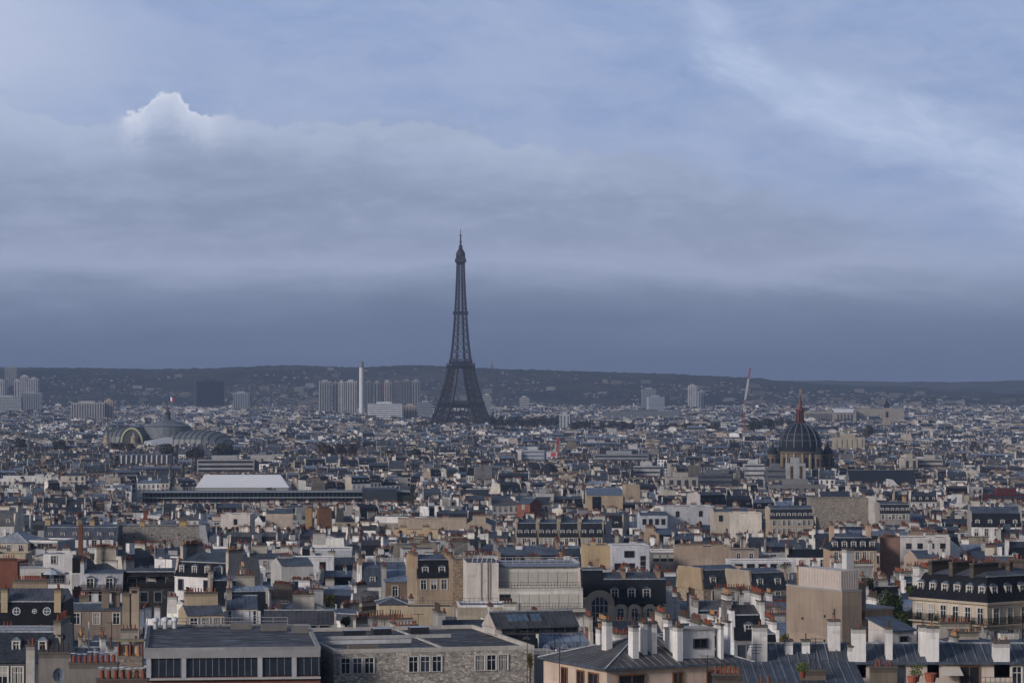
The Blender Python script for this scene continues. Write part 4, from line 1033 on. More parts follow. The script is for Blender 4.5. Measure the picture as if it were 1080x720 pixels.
Wd = b.w(58); z = b.z(620); b.walls(0, Wd, 0, 10, z, WALL, (0.035, 0.035, 0.038)); b.mansard(0, Wd, 1.2, 10, z, 3.0, 0.8, 0.5, (SLATE, (0.018, 0.02, 0.024)), (ZINC, (0.06, 0.07, 0.085)))
for k in range(3): b.win(1.4 + k * 3.6, 1.4, z + 0.2, 1.6, 1.6, 'f', 'g'); b.boxpart('awning', 0.4 + k * 3.6, 2.9 + k * 3.6, 0.2, 1.3, z + 2.2, z + 2.35, IRON, (0.03, 0.035, 0.035))
for k in range(4): b.win(1.2 + k * 2.6, 0, b.z(634), 1.3, 1.8, 'f', 'g')
b.railing(0, 0.1, Wd, 0.1, z, 1.0, BLACK, 0.2); b.done(129, 190, 634, (-1, Wd + 1, -1, 11), 'the black fronted house', 618)

# --- the other houses one can pick out, front to back
simple('apartment_building', 'ochre walled house with long row of orange pots beside the studio roof', 197, 236, 648, 662, 470, 9, 14, (WALL, (0.50, 0.41, 0.29)), 'gable', dict(h=1.2), 3, 1, ch=((0.5, 0.5, 5.0, 0.7, 2.2, 11),), words='the ochre house with a pot row')
simple('apartment_building', 'grey stone house with tall white windows and zinc roof behind the studio', 239, 272, 641, 662, 478, 9, 6, (WALL, (0.34, 0.32, 0.29)), 'gable', dict(h=1.6), 4, 2, 0.4, 1.0, 2.1, 'h', ch=((0.1, 0.5, 0.8, 3, 1.6, 4),), words='the grey stone house with white windows')
simple('brown_house', 'dark red brick gable wall at the left edge crowned with pots', -14, 19, 594, 622, 640, 10, -4, (BRICK, (0.20, 0.075, 0.05)), 'flat', dict(par=0.4, same=1), 0, 0, ch=((0.45, 0.2, 5.5, 0.7, 0.9, 10),), words='the dark red brick gable')
simple('apartment_building', 'low cream house with plain flat top left of the white stepped house', -8, 27, 586, 600, 690, 10, 0, (WALL, (0.52, 0.44, 0.33)), 'flat', dict(par=0.5, same=1), 2, 1, words='the low cream flat topped house')
simple('hall_building', 'pale low hall with a light grey hipped roof at the left edge', -10, 31, 572, 585, 800, 14, -12, (WALL, (0.5, 0.46, 0.4)), 'hip', dict(h=2.6), 3, 1, rt=(ZINC, (0.33, 0.36, 0.40)), words='the pale hall with hipped roof')
simple('office_building', 'pale grey long office front with many panes behind the cream house', 31, 62, 571, 584, 800, 12, -14, (WALL, (0.42, 0.43, 0.45)), 'flat', dict(par=0.4), 7, 2, 0.4, 0.9, 1.3, 'g', words='the pale grey office front')
simple('apartment_building', 'white flat box house with plain walls above the white stepped house', 47, 76, 585, 600, 660, 9, 10, (WALL, WHITE), 'flat', dict(par=0.4, same=1), 1, 1, ch=((0.3, 0.4, 1.6, 0.7, 1.2, 3), (0.8, 0.4, 1.6, 0.7, 1.2, 3)), words='the white box house')
b, w, z = simple('apartment_building', 'house with black barrel roof behind the white house with black balcony', 76, 97, 605, 622, 615, 9, 0, (WALL, (0.5, 0.5, 0.52)), 'flat', dict(par=0.2), 0, 0)
mb = MB(); prev = None
for k in range(9):
    a = math.pi / 2 * k / 8; ring = [(0.05 + w * 0.95 * math.sin(a) * 1.0, 0.2, z + 3.2 * math.cos(a)), (0.05 + w * 0.95 * math.sin(a), 8.8, z + 3.2 * math.cos(a))]
    if prev: mb.poly([prev[0], ring[0], ring[1], prev[1]], SLATE, (0.012, 0.013, 0.016)); mb.poly([(0.05, 0.2, z), ring[0], prev[0]], SLATE, (0.012, 0.013, 0.016))
    prev = ring
mb.poly([(0.05, 0.2, z), (0.05, 0.2, z + 3.2), (0.05, 8.8, z + 3.2), (0.05, 8.8, z)], WALL, (0.5, 0.5, 0.5)); b.part('barrel_roof', mb)
c = Bld('chimney_tower', 'tall dark red brick chimney rising above the left rooftops', 'chimney', 85, 640); zt = c.z(550); zb = c.z(596)
mb = MB(); q = c.w(2.6); mb.hull([(-q, 0, 0), (q, 0, 0), (q, 2 * q, 0), (-q, 2 * q, 0)], [(-q * 0.8, 0.1, zt - 0.6), (q * 0.8, 0.1, zt - 0.6), (q * 0.8, 1.8 * q, zt - 0.6), (-q * 0.8, 1.8 * q, zt - 0.6)], BRICK, (0.17, 0.07, 0.045), (BRICK, CBRICK)); c.part('shaft', mb)
mb = MB(); mb.box(-q * 0.95, q * 0.95, -0.02, 1.95 * q, zt - 0.6, zt, CONC, (0.16, 0.13, 0.13)); c.part('crown_band', mb); c.done(82, 88, 592)
simple('apartment_building', 'grey brown walled low houses below the white house with chimney stubs', 68, 136, 643, 656, 520, 10, 2, (WALL, (0.24, 0.2, 0.165)), 'gable', dict(h=0.8), 3, 1, ch=((0.62, 0.2, 1.2, 1.2, 2.6, 2), (0.78, 0.3, 1.2, 1.2, 2.2, 2), (0.25, 0.6, 1.5, 0.7, 1.4, 4)), words='the grey brown low houses')
for px, pyt, pyb, w_, tn, lab in ((142, 620, 645, 1.5, (0.45, 0.37, 0.29), 'slender cream chimney with a square dark opening near its top'), (166, 640, 658, 0.95, (0.62, 0.63, 0.65), 'plain white chimney stack behind the studio roof'), (134, 626, 646, 1.4, (0.33, 0.27, 0.2), 'short ochre brown chimney left of the slender cream one')):
    c = Bld('chimney_block', lab, 'chimney', px, 505); c.chimney(0, 0.5, 0, w_, 1.0, c.z(pyt), 2, tn, WALL, 'mix', 1, R)
    if px == 142: c.boxpart('opening', -0.45, 0.45, -0.04, 0.05, c.z(625), c.z(622), IRON, BLACK)
    c.done(px - 5, px + 5, pyb - 2)
b, w, z = simple('apartment_building', 'dark zinc mansard house with white framed attic windows left of the stone wall', 47, 124, 568, 582, 985, 12, 0, (WALL, (0.09, 0.10, 0.12)), 'mansard', dict(h1=3.6, ins=1.2, h2=0.8), 5, 1, 0.3, 1.6, 2.4, 'h', rt=(ZINC, (0.07, 0.085, 0.115)), nd=6, ch=((0.02, 0.4, 1.6, 1.6, 2.4, 4), (0.45, 0.4, 1.6, 1.6, 2.2, 3), (0.63, 0.4, 1.6, 1.6, 2.2, 3)), ctint=(0.42, 0.32, 0.2), words='the dark zinc mansard house')
b, w, z = simple('warehouse', 'long blank grey rubble stone wall building with a row of small vents', 126, 212, 556, 580, 1000, 13, 0, (RUB, (0.27, 0.25, 0.225)), 'flat', dict(par=0.35, same=1), 0, 0, ch=((0.25, 0.6, 1.5, 1.5, 1.6, 3), (0.75, 0.6, 2.4, 1.5, 1.8, 3)), ctint=(0.42, 0.30, 0.15), words='the long rubble stone wall')
for k in range(9): b.boxpart('vent', w * (0.06 + k * 0.11), w * (0.06 + k * 0.11) + 0.5, -0.05, 0.02, z - 2.6 - (k % 3) * 0.8, z - 2.1 - (k % 3) * 0.8, IRON, BLACK)
mb = MB(); mb.hull([(w - 0.5, -0.3, -4), (w + 6.5, -0.3, -4), (w + 6.5, 13, -4), (w - 0.5, 13, -4)], [(w - 0.5, -0.3, z + 0.8), (w + 1.5, -0.3, z + 0.8), (w + 1.5, 13, z + 0.8), (w - 0.5, 13, z + 0.8)], WALL, (0.42, 0.43, 0.46), (ZINC, DZINC)); b.part('gable_end', mb)
simple('apartment_building', 'brick and stone fronted house with black attic between two stone gables', 440, 475, 609, 622, 600, 11, 12, (WALL, (0.42, 0.33, 0.24)), 'mansard', dict(h1=3.4, ins=0.9, h2=0.8), 3, 1, 0.4, 1.1, 1.8, 'w', nd=2, rt=(SLATE, (0.02, 0.022, 0.03)), ch=((0.0, 0.4, 0.9, 5.5, 1.2, 6), (1.0, 0.4, 0.9, 5.5, 1.2, 6)), ctint=(0.36, 0.25, 0.16), words='the brick and stone house')
simple('warehouse', 'tawny rubble stone gable wall just left of the white terraced block', 478, 497, 592, 618, 560, 9, 6, (RUB, (0.36, 0.25, 0.15)), 'flat', dict(par=0.3, same=1), 0, 0, words='the tawny rubble gable')
b, w, z = simple('apartment_building', 'pale blue white modern house with few square windows behind the mansion', 646, 685, 577, 606, 760, 10, 4, (WALL, (0.60, 0.62, 0.68)), 'flat', dict(par=0.5, same=1), 0, 0, words='the pale blue white house')
for u_, pt, ww_, hh in ((0.45, 581, 2.2, 1.4), (0.15, 594, 1.6, 1.4), (0.52, 594, 1.1, 1.4)): b.win(u_ * w, 0, b.z(pt) - hh, ww_, hh, 'f', 'd')
for k in range(5): b.win(w * 0.82, 0, b.z(586) - 1.0 - k * 1.25, 1.0, 0.9, 'f', 'd')
simple('apartment_building', 'ochre wedge shaped party wall house left of the pale blue white house', 620, 646, 576, 606, 765, 10, 8, (WALL, (0.50, 0.38, 0.24)), 'flat', dict(par=0.3, same=1), 0, 0, ch=((0.3, 0.3, 0.8, 3, 1.2, 4),), words='the ochre party wall house')
simple('apartment_building', 'grey balconied modern house between pale blue house and the beige walls', 687, 713, 582, 606, 780, 9, 0, (WALL, (0.20, 0.20, 0.21)), 'flat', dict(par=0.4), 3, 2, 0.5, 1.6, 1.8, 'g', words='the grey balconied house', rail=True)
b, w, z = simple('apartment_building', 'broad beige blank walled house with pots along the top', 714, 770, 578, 610, 770, 11, 2, (WALL, (0.42, 0.335, 0.265)), 'flat', dict(par=0.4, same=1), 0, 0, ch=((0.3, 0.5, 6, 0.8, 0.8, 9), (0.8, 0.5, 3, 0.8, 0.8, 5)), words='the broad beige blank house')
b.win(w * 0.33, 0, z - 6.5, 0.9, 1.6, 'f', 'd')
simple('apartment_building', 'narrow grey beige house with open upper edge right of the broad beige house', 771, 800, 581, 606, 800, 11, 0, (WALL, (0.36, 0.30, 0.25)), 'flat', dict(par=0.3, same=1), 2, 1, words='the narrow grey beige house')
simple('apartment_building', 'slate mansard house with tawny stone gable in front of the white low roof', 742, 786, 620, 632, 600, 10, 28, (RUB, (0.40, 0.31, 0.21)), 'mansard', dict(h1=3.4, ins=1.0, h2=0.7), 2, 1, nd=2, rt=(SLATE, (0.05, 0.06, 0.08)), words='the slate mansard with a tawny gable')
simple('apartment_building', 'second slate mansard house with pale stone gable nearer the brown block', 793, 832, 622, 634, 595, 10, 28, (RUB, (0.42, 0.36, 0.29)), 'mansard', dict(h1=3.2, ins=1.0, h2=0.7), 2, 1, nd=2, rt=(SLATE, (0.05, 0.06, 0.08)), words='the slate mansard with a pale gable')
simple('shed_building', 'long low pale blue white flat roofed building above the slate mansards', 770, 838, 592, 604, 740, 8, 4, (WALL, (0.58, 0.60, 0.66)), 'flat', dict(par=0.3), 5, 1, 0.6, 1.6, 1.2, 'd', rt=(FLAT, (0.3, 0.32, 0.36)), words='the long low pale building')
simple('apartment_building', 'red brick and cream corner house under a black hipped mansard', 876, 925, 580, 597, 760, 12, 3, (WALL, (0.50, 0.36, 0.26)), 'mansard', dict(h1=3.0, ins=1.2, h2=1.2, sides=True), 6, 2, 0.4, 1.0, 1.9, 'w', nd=5, rt=(SLATE, (0.02, 0.025, 0.036)), ch=((0.1, 0.5, 1, 2, 3.0, 4), (0.9, 0.5, 1, 2, 3.0, 4)), words='the brick and cream corner house')
simple('apartment_building', 'brown brick blank gable beside the black hipped corner house', 928, 949, 568, 596, 770, 9, -6, (BRICK, (0.26, 0.155, 0.115)), 'flat', dict(par=0.3, same=1), 0, 0, ch=((0.5, 0.4, 3.4, 0.7, 0.7, 6),), words='the brown brick gable')
simple('apartment_building', 'white house with small square windows and a stone pier beside the brick gable', 950, 1002, 568, 588, 800, 10, 0, (WALL, (0.66, 0.64, 0.62)), 'flat', dict(par=0.4, same=1), 4, 1, 1.2, 1.1, 1.2, 'd', ch=((0.6, 0.1, 2.2, 1.5, 1.2, 3),), words='the white house with square windows')
simple('apartment_building', 'pinkish cream house with white sided chimney behind the corner house roof', 967, 990, 588, 606, 700, 10, 10, (WALL, (0.52, 0.40, 0.32)), 'gable', dict(h=1.4), 0, 0, ch=((0.8, 0.3, 0.8, 0.8, 2.6, 1),), ctint=(0.6, 0.6, 0.62), words='the pinkish cream house')
simple('apartment_building', 'white gabled house peeping over the mansard roof of the corner house', 1036, 1062, 598, 606, 640, 8, -25, (WALL, (0.68, 0.67, 0.67)), 'gable', dict(h=2.2), 1, 1, words='the white gabled house')
b, w, z = simple('warehouse', 'long cream beige wall with a slight step behind the white terraced block', 426, 495, 641, 652, 560, 8, 0, (WALL, (0.45, 0.37, 0.27)), 'flat', dict(par=0.3, same=1), 0, 0, words='the long cream beige wall')
b.railing(0, 0.1, w, 0.1, z + 0.3, 1.1, (0.08, 0.08, 0.08), 0.7)
b, w, z = simple('shed_building', 'low flat roofed annex with a thin railing at the foot of the white terraced block', 484, 541, 640, 652, 492, 9, 3, (WALL, (0.40, 0.35, 0.28)), 'flat', dict(par=0.35), 0, 0, rt=(ZINC, (0.16, 0.19, 0.24)))
b.railing(0.2, 0.2, w - 0.2, 0.2, z + 0.35, 1.1, (0.08, 0.08, 0.08), 0.7)
simple('apartment_building', 'cream cube penthouse with dark hipped roof above the stone building roof', 400, 430, 637, 649, 540, 8, 6, (WALL, (0.52, 0.43, 0.31)), 'hip', dict(h=1.0), 0, 0, rt=(ZINC, (0.08, 0.09, 0.11)), words='the cream cube penthouse')
simple('hall_building', 'low hall with dark standing seam roof in two bays behind the stone building', 278, 352, 657, 668, 462, 9, 3, (WALL, (0.36, 0.35, 0.35)), 'gable', dict(h=1.6), 5, 1, 0.3, 1.4, 0.8, 'g', rt=(ZINC, (0.075, 0.075, 0.085)), words='the low dark seamed hall')
simple('shed_building', 'long white blue flat roofed hall in two heights among the middle roofs', 327, 371, 580, 592, 800, 12, 2, (WALL, (0.50, 0.54, 0.60)), 'flat', dict(par=0.3), 0, 0, rt=(FLAT, (0.33, 0.35, 0.4)), words='the white blue flat hall')
simple('shed_building', 'white low building with one dark doorway below the white blue hall', 308, 352, 589, 603, 740, 8, 2, (WALL, (0.62, 0.63, 0.66)), 'flat', dict(par=0.3), 2, 1, 0.8, 1.2, 1.8, 'd', rt=(FLAT, (0.3, 0.32, 0.35)), words='the white low building with a doorway')
simple('apartment_building', 'white gable walled house with grey roof left of the low white building', 297, 330, 596, 616, 690, 10, 18, (WALL, (0.56, 0.55, 0.54)), 'gable', dict(h=1.4), 0, 0, ch=((0.3, 0.5, 3, 0.7, 1.0, 6),), words='the white gable house')
for lab, p0, p1, pt, pb, Y, dp, yw, tn, h_, wd, n in (
        ('cream shouldered party wall in front of the glass galleries', 281, 309, 541, 558, 1190, 12, 6, (0.56, 0.48, 0.40), 1.5, 'the cream shouldered wall', 0),
        ('bright white blank house with one vertical strip near the long stone wall', 233, 264, 543, 562, 1180, 12, -4, (0.64, 0.60, 0.56), 0.6, 'the bright white blank house', 1),
        ('long pale beige wall crowned by chimneys below the white roofed hall', 420, 492, 548, 560, 1180, 12, 2, (0.48, 0.40, 0.32), 0.8, 'the long pale beige wall', 0),
        ('warm yellow beige lower wall with open yard left of the long pale wall', 415, 462, 559, 570, 1090, 12, -3, (0.55, 0.43, 0.28), 0.5, 'the yellow beige wall', 0),
        ('large plain white gable wall with one sloped shoulder at right of centre', 770, 803, 542, 570, 1090, 12, -3, (0.70, 0.64, 0.58), 0.4, 'the large plain white gable wall', 0),
        ('cream house with small windows directly behind the plain white gable', 753, 790, 539, 566, 1130, 12, 3, (0.52, 0.47, 0.40), 1.0, 'the cream house behind the white gable', 3),
        ('white modern studio house with one large dark window beside the cream house', 700, 754, 535, 556, 1190, 12, 14, (0.62, 0.63, 0.66), 0.5, 'the white modern studio house', 2),
        ('pale blue grey annex with thin windows left of the white studio house', 675, 704, 543, 560, 1180, 12, 3, (0.50, 0.53, 0.58), 1.2, 'the pale blue grey annex', 4)):
    simple('apartment_building', lab, p0, p1, pt, pb, Y, dp, yw, (WALL, tn), 'gable' if h_ > 0.9 else 'flat', dict(h=h_, par=0.4, same=1), n, 1 if n else 0, 1.5, 1.2, 2.0, 'd', ch=((0.2, 0.4, 2.5, 0.8, 1.0, 5), (0.7, 0.6, 2.5, 0.8, 1.0, 5)), words=wd)
simple('tower_house', 'dark red brown brick tower block beside a tan one in the middle distance', 336, 350, 537, 562, 1160, 6, 10, (BRICK, (0.17, 0.085, 0.05)), 'flat', dict(par=0.3, same=1), 0, 0, ch=((0.5, 0.4, 3.5, 0.7, 0.8, 5),), words='the dark red brown tower')
simple('tower_house', 'narrow tan chimney tower left of the dark red brown one', 322, 329, 537, 560, 1165, 4, 0, (WALL, (0.36, 0.24, 0.13)), 'flat', dict(par=0.3, same=1), 0, 0, words='the narrow tan tower')
b, w, z = simple('warehouse', 'blank grey stone wall building with white scroll chimney at its right end', 855, 916, 526, 553, 1250, 13, 2, (RUB, (0.29, 0.255, 0.21)), 'flat', dict(par=0.4, same=1), 0, 0, ch=((0.06, 0.3, 1.6, 1.2, 0.8, 3),), words='the blank grey stone wall')
mb = MB(); prof = [(0, -3), (5.0, -3), (5.0, 4), (3.2, 7), (3.0, 11), (0, 11)]; zt = z - 10
mb.hull([(w + x, -0.1, zt + q) for x, q in prof], [(w + x, 6, zt + q) for x, q in prof], WALL, (0.72, 0.70, 0.68), (WALL, (0.7, 0.68, 0.66)), True); b.part('scroll_wall', mb)
b, w, z = simple('apartment_building', 'stepped terrace house with dark attics right of the scroll chimney', 928, 960, 541, 556, 1240, 12, 4, (WALL, (0.35, 0.33, 0.32)), 'mansard', dict(h1=3.5, ins=1.2, h2=1.0), 8, 1, 0.4, 1.1, 1.9, 'w', nd=6, rt=(SLATE, (0.03, 0.035, 0.045)), ch=((0.9, 0.5, 1.0, 4, 3.0, 5),), ctint=(0.45, 0.28, 0.15), words='the stepped terrace house')
simple('apartment_building', 'grand cream fronted house with dormers and dome turret above dark greenery', 812, 858, 547, 566, 1120, 12, 3, (WALL, (0.47, 0.40, 0.31)), 'mansard', dict(h1=3.6, ins=1.1, h2=1.0), 8, 2, 0.4, 1.1, 1.9, 'w', nd=8, rt=(SLATE, (0.03, 0.036, 0.05)), words='the grand cream fronted house')
for k, (p0, p1) in enumerate(((545, 566), (568, 588), (590, 610), (612, 636))):
    simple('row_house', f'{("leftmost", "second", "third", "rightmost")[k]} of four dark mansard row houses with stone party walls, centre', p0, p1, 566, 578, 960, 12, 1, (WALL, (0.33, 0.29, 0.245)), 'mansard', dict(h1=4.2, ins=1.2, h2=1.0), 4, 1, 0.4, 1.1, 1.9, 'w', nd=3, rt=(SLATE, (0.026, 0.03, 0.04)), ch=((0.0, 0.35, 1.0, 6, 1.6, 6),), ctint=(0.45, 0.37, 0.29), words='the dark mansard row houses' if k == 1 else None)[0].root['group'] = 'row of four dark mansard houses'
simple('apartment_building', 'red brick gabled house beside a pale house with big arched window', 545, 559, 531, 546, 1330, 10, -30, (BRICK, (0.25, 0.09, 0.06)), 'gable', dict(h=2.5), 1, 1, words='the red brick gabled house')
simple('apartment_building', 'pale house with large window group right of the red brick gable', 560, 579, 532, 546, 1340, 10, 0, (WALL, (0.50, 0.45, 0.39)), 'gable', dict(h=3.2), 4, 1, 0.5, 1.2, 2.4, 'w', rt=(ZINC, DZINC), words='the pale house with large windows')
b, w, z = simple('studio_building', 'beige studio with steep blue glass roof slope at centre right', 619, 657, 522, 540, 1450, 12, 3, (WALL, (0.45, 0.36, 0.26)), 'gable', dict(h=3.0, off=0.9), 0, 0, rt=(GLASS, (0.12, 0.16, 0.22)), words='the beige studio with glass roof')
b.boxpart('glass_bay', w * 0.15, w * 0.4, -0.1, 0.05, z - 8, z - 0.6, GLASS, CGLASS)
simple('apartment_building', 'square beige block with one dark edge right of the glass roofed studio', 660, 675, 512, 530, 1500, 11, 6, (WALL, (0.42, 0.34, 0.25)), 'flat', dict(par=0.4, same=1), 0, 0, words='the square beige block')
LAND.append((480, 580, 'the middle of the roofs'))

# ------------------------------------------------------------------ landmarks farther out
def ring4(x0, x1, y0, y1, z): return [(x0, y0, z), (x1, y0, z), (x1, y1, z), (x0, y1, z)]


def eiffel():
    b = Bld('lattice_tower', 'tall dark iron lattice tower rising far above all the roofs', 'tower', 485.8, 4750, 1.5)
    b.root.location.z = 0; b.g = 0
    TI = (0.02, 0.017, 0.019)
    wo = lambda z: float(np.interp(z, [0, 14, 28, 42, 57, 72, 86, 100, 115], [62.5, 53.5, 45.8, 39.2, 33.6, 28.6, 24.4, 20.9, 18.0]))
    wi = lambda z: float(np.interp(z, [0, 28, 57, 86, 115], [37.0, 24.5, 14.5, 9.0, 5.2]))
    lv = list(np.linspace(0, 56, 7)) + list(np.linspace(60, 114, 7))
    for sx in (-1, 1):
        for sy in (-1, 1):
            mb = MB()
            for z0, z1 in zip(lv, lv[1:]):
                if z1 - z0 < 5 and z0 > 50 and z0 < 60: pass
                c0 = [(sx * a, sy * c, z0) for a, c in ((wi(z0), wi(z0)), (wo(z0), wi(z0)), (wo(z0), wo(z0)), (wi(z0), wo(z0)))]
                c1 = [(sx * a, sy * c, z1) for a, c in ((wi(z1), wi(z1)), (wo(z1), wi(z1)), (wo(z1), wo(z1)), (wi(z1), wo(z1)))]
                for k in range(4):
                    j = (k + 1) % 4
                    mb.bar(c0[k], c1[k], 1.9, IRON, TI); mb.bar(c0[k], c1[j], 1.1, IRON, TI); mb.bar(c0[j], c1[k], 1.1, IRON, TI); mb.bar(c1[k], c1[j], 0.9, IRON, TI)
                    m0 = tuple((a + c) / 2 for a, c in zip(c0[k], c0[j])); m1 = tuple((a + c) / 2 for a, c in zip(c1[k], c1[j])); mb.bar(m0, m1, 0.9, IRON, TI)
                ctr0 = tuple(sum(p[i] for p in c0) / 4 for i in range(3)); ctr1 = tuple(sum(p[i] for p in c1) / 4 for i in range(3)); mb.bar(ctr0, ctr1, 2.2, IRON, TI)
            b.part('leg', mb)
    for q in range(4):
        mb = MB(); pts = [(37.5 * math.cos(math.pi * k / 20), 6 + 40 * math.sin(math.pi * k / 20)) for k in range(21)]; p2 = [(33.5 * math.cos(math.pi * k / 20), 5 + 37 * math.sin(math.pi * k / 20)) for k in range(21)]
        yy = lambda z: -(wo(z) - 0.5)
        for k in range(20):
            for P in (pts, p2): mb.bar((P[k][0], yy(P[k][1]), P[k][1]), (P[k + 1][0], yy(P[k + 1][1]), P[k + 1][1]), 1.0, IRON, TI)
            mb.bar((pts[k][0], yy(pts[k][1]), pts[k][1]), (p2[k + 1][0], yy(p2[k + 1][1]), p2[k + 1][1]), 0.5, IRON, TI)
            mb.bar((pts[k][0], yy(pts[k][1]), pts[k][1]), (pts[k][0], yy(53), 53), 0.55, IRON, TI)
        b.part('arch', mb, rot=q * math.pi / 2)
    def platform(name, z0, z1, w0, w1, hole, rails):
        mb = MB()
        for q in range(4):
            m = MB(); m.hull(ring4(-w0, w0, -w0, -hole, z0), ring4(-w1, w1, -w1, -hole, z1), IRON, TI, (IRON, TI), True)
            for k in range(rails): x = -w1 + 2 * w1 * (k + 0.5) / rails; m.box(x - 0.3, x + 0.3, -w1 - 0.5, -w1 + 0.6, z0 + 1, z1 + 3.2, IRON, TI)
            m.box(-w1 - 0.4, w1 + 0.4, -w1 - 0.4, -w1 + 0.3, z1 + 2.6, z1 + 3.4, IRON, (0.06, 0.05, 0.045))
            mb.add(m, rot=q * math.pi / 2)
        b.part(name, mb)
    platform('first_platform', 52.5, 58.5, 33.5, 35.8, 14, 40)
    b.boxpart('pavilion', -22, 22, -30, -20, 58.6, 63.5, IRON, (0.05, 0.042, 0.04)); b.boxpart('pavilion', -22, 22, 20, 30, 58.6, 63.5, IRON, (0.05, 0.042, 0.04))
    platform('second_platform', 112, 117, 18.5, 21.2, 4, 24)
    b.boxpart('pavilion', -13, 13, -13, 13, 117.1, 122, IRON, (0.05, 0.042, 0.04)); platform('second_gallery', 120, 122.5, 16.5, 17.2, 3, 16)
    w = lambda z: float(np.interp(z, [117, 130, 150, 175, 200, 230, 255, 274], [16.6, 14.4, 12.0, 9.9, 8.3, 6.7, 5.7, 5.1]))
    mb = MB(); z = 118.0
    while z < 272:
        z1 = min(274, z + w(z) * 0.78 + 1.0)
        for q in range(4):
            c, s_ = math.cos(q * math.pi / 2), math.sin(q * math.pi / 2); rt = lambda p: (p[0] * c - p[1] * s_, p[0] * s_ + p[1] * c, p[2])
            a0, a1 = w(z), w(z1); g0, g1 = a0 * 0.36, a1 * 0.36
            th = 0.45 + 0.35 * a0 / 16
            for u0, u1, v0, v1 in ((-a0, -a1, -g0, -g1), (g0, g1, a0, a1)):
                mb.bar(rt((u0, -a0, z)), rt((u1, -a1, z1)), 1.1 * th + 0.3, IRON, TI); mb.bar(rt((v0, -a0, z)), rt((v1, -a1, z1)), 0.6 * th, IRON, TI)
                mb.bar(rt((u0, -a0, z)), rt((v1, -a1, z1)), 0.85 * th, IRON, TI); mb.bar(rt((v0, -a0, z)), rt((u1, -a1, z1)), 0.85 * th, IRON, TI)
            mb.bar(rt((-g0, -a0, z)), rt((g1, -a1, z1)), 0.5 * th, IRON, TI); mb.bar(rt((g0, -a0, z)), rt((-g1, -a1, z1)), 0.5 * th, IRON, TI)
            mb.bar(rt((-a1, -a1, z1)), rt((a1, -a1, z1)), 0.55 * th + 0.15, IRON, TI)
        z = z1
    b.part('shaft', mb)
    mb = MB(); mb.box(-11.5, 11.5, -11.5, 11.5, 194, 199, IRON, TI); b.part('middle_platform', mb)
    mb = MB(); mb.hull(ring4(-5.2, 5.2, -5.2, 5.2, 270), ring4(-8.2, 8.2, -8.2, 8.2, 274.5), IRON, TI, (IRON, TI)); mb.box(-8.6, 8.6, -8.6, 8.6, 274.5, 279, IRON, (0.04, 0.033, 0.03)); mb.box(-7, 7, -7, 7, 279.01, 284, IRON, TI)
    mb.lathe([(7.2, 284), (6.6, 288), (4.6, 292), (3.0, 294), (3.0, 297), (2.6, 299), (1.2, 301)], 12, IRON, TI); b.part('top_cabin', mb)
    mb = MB(); mb.bar((0, 0, 300), (0, 0, 314), 1.1, IRON, TI, 0.9); mb.bar((0, 0, 314), (0, 0, 324), 0.6, IRON, TI, 0.35); mb.box(-2.6, 2.6, -0.5, 0.5, 314, 315.2, IRON, TI); mb.box(-1.6, 1.6, -1.6, 1.6, 303, 306, IRON, TI); b.part('antenna', mb)
    b.done(455, 516, 441, (-70, 70, -70, 70), 'the iron lattice tower', 440)


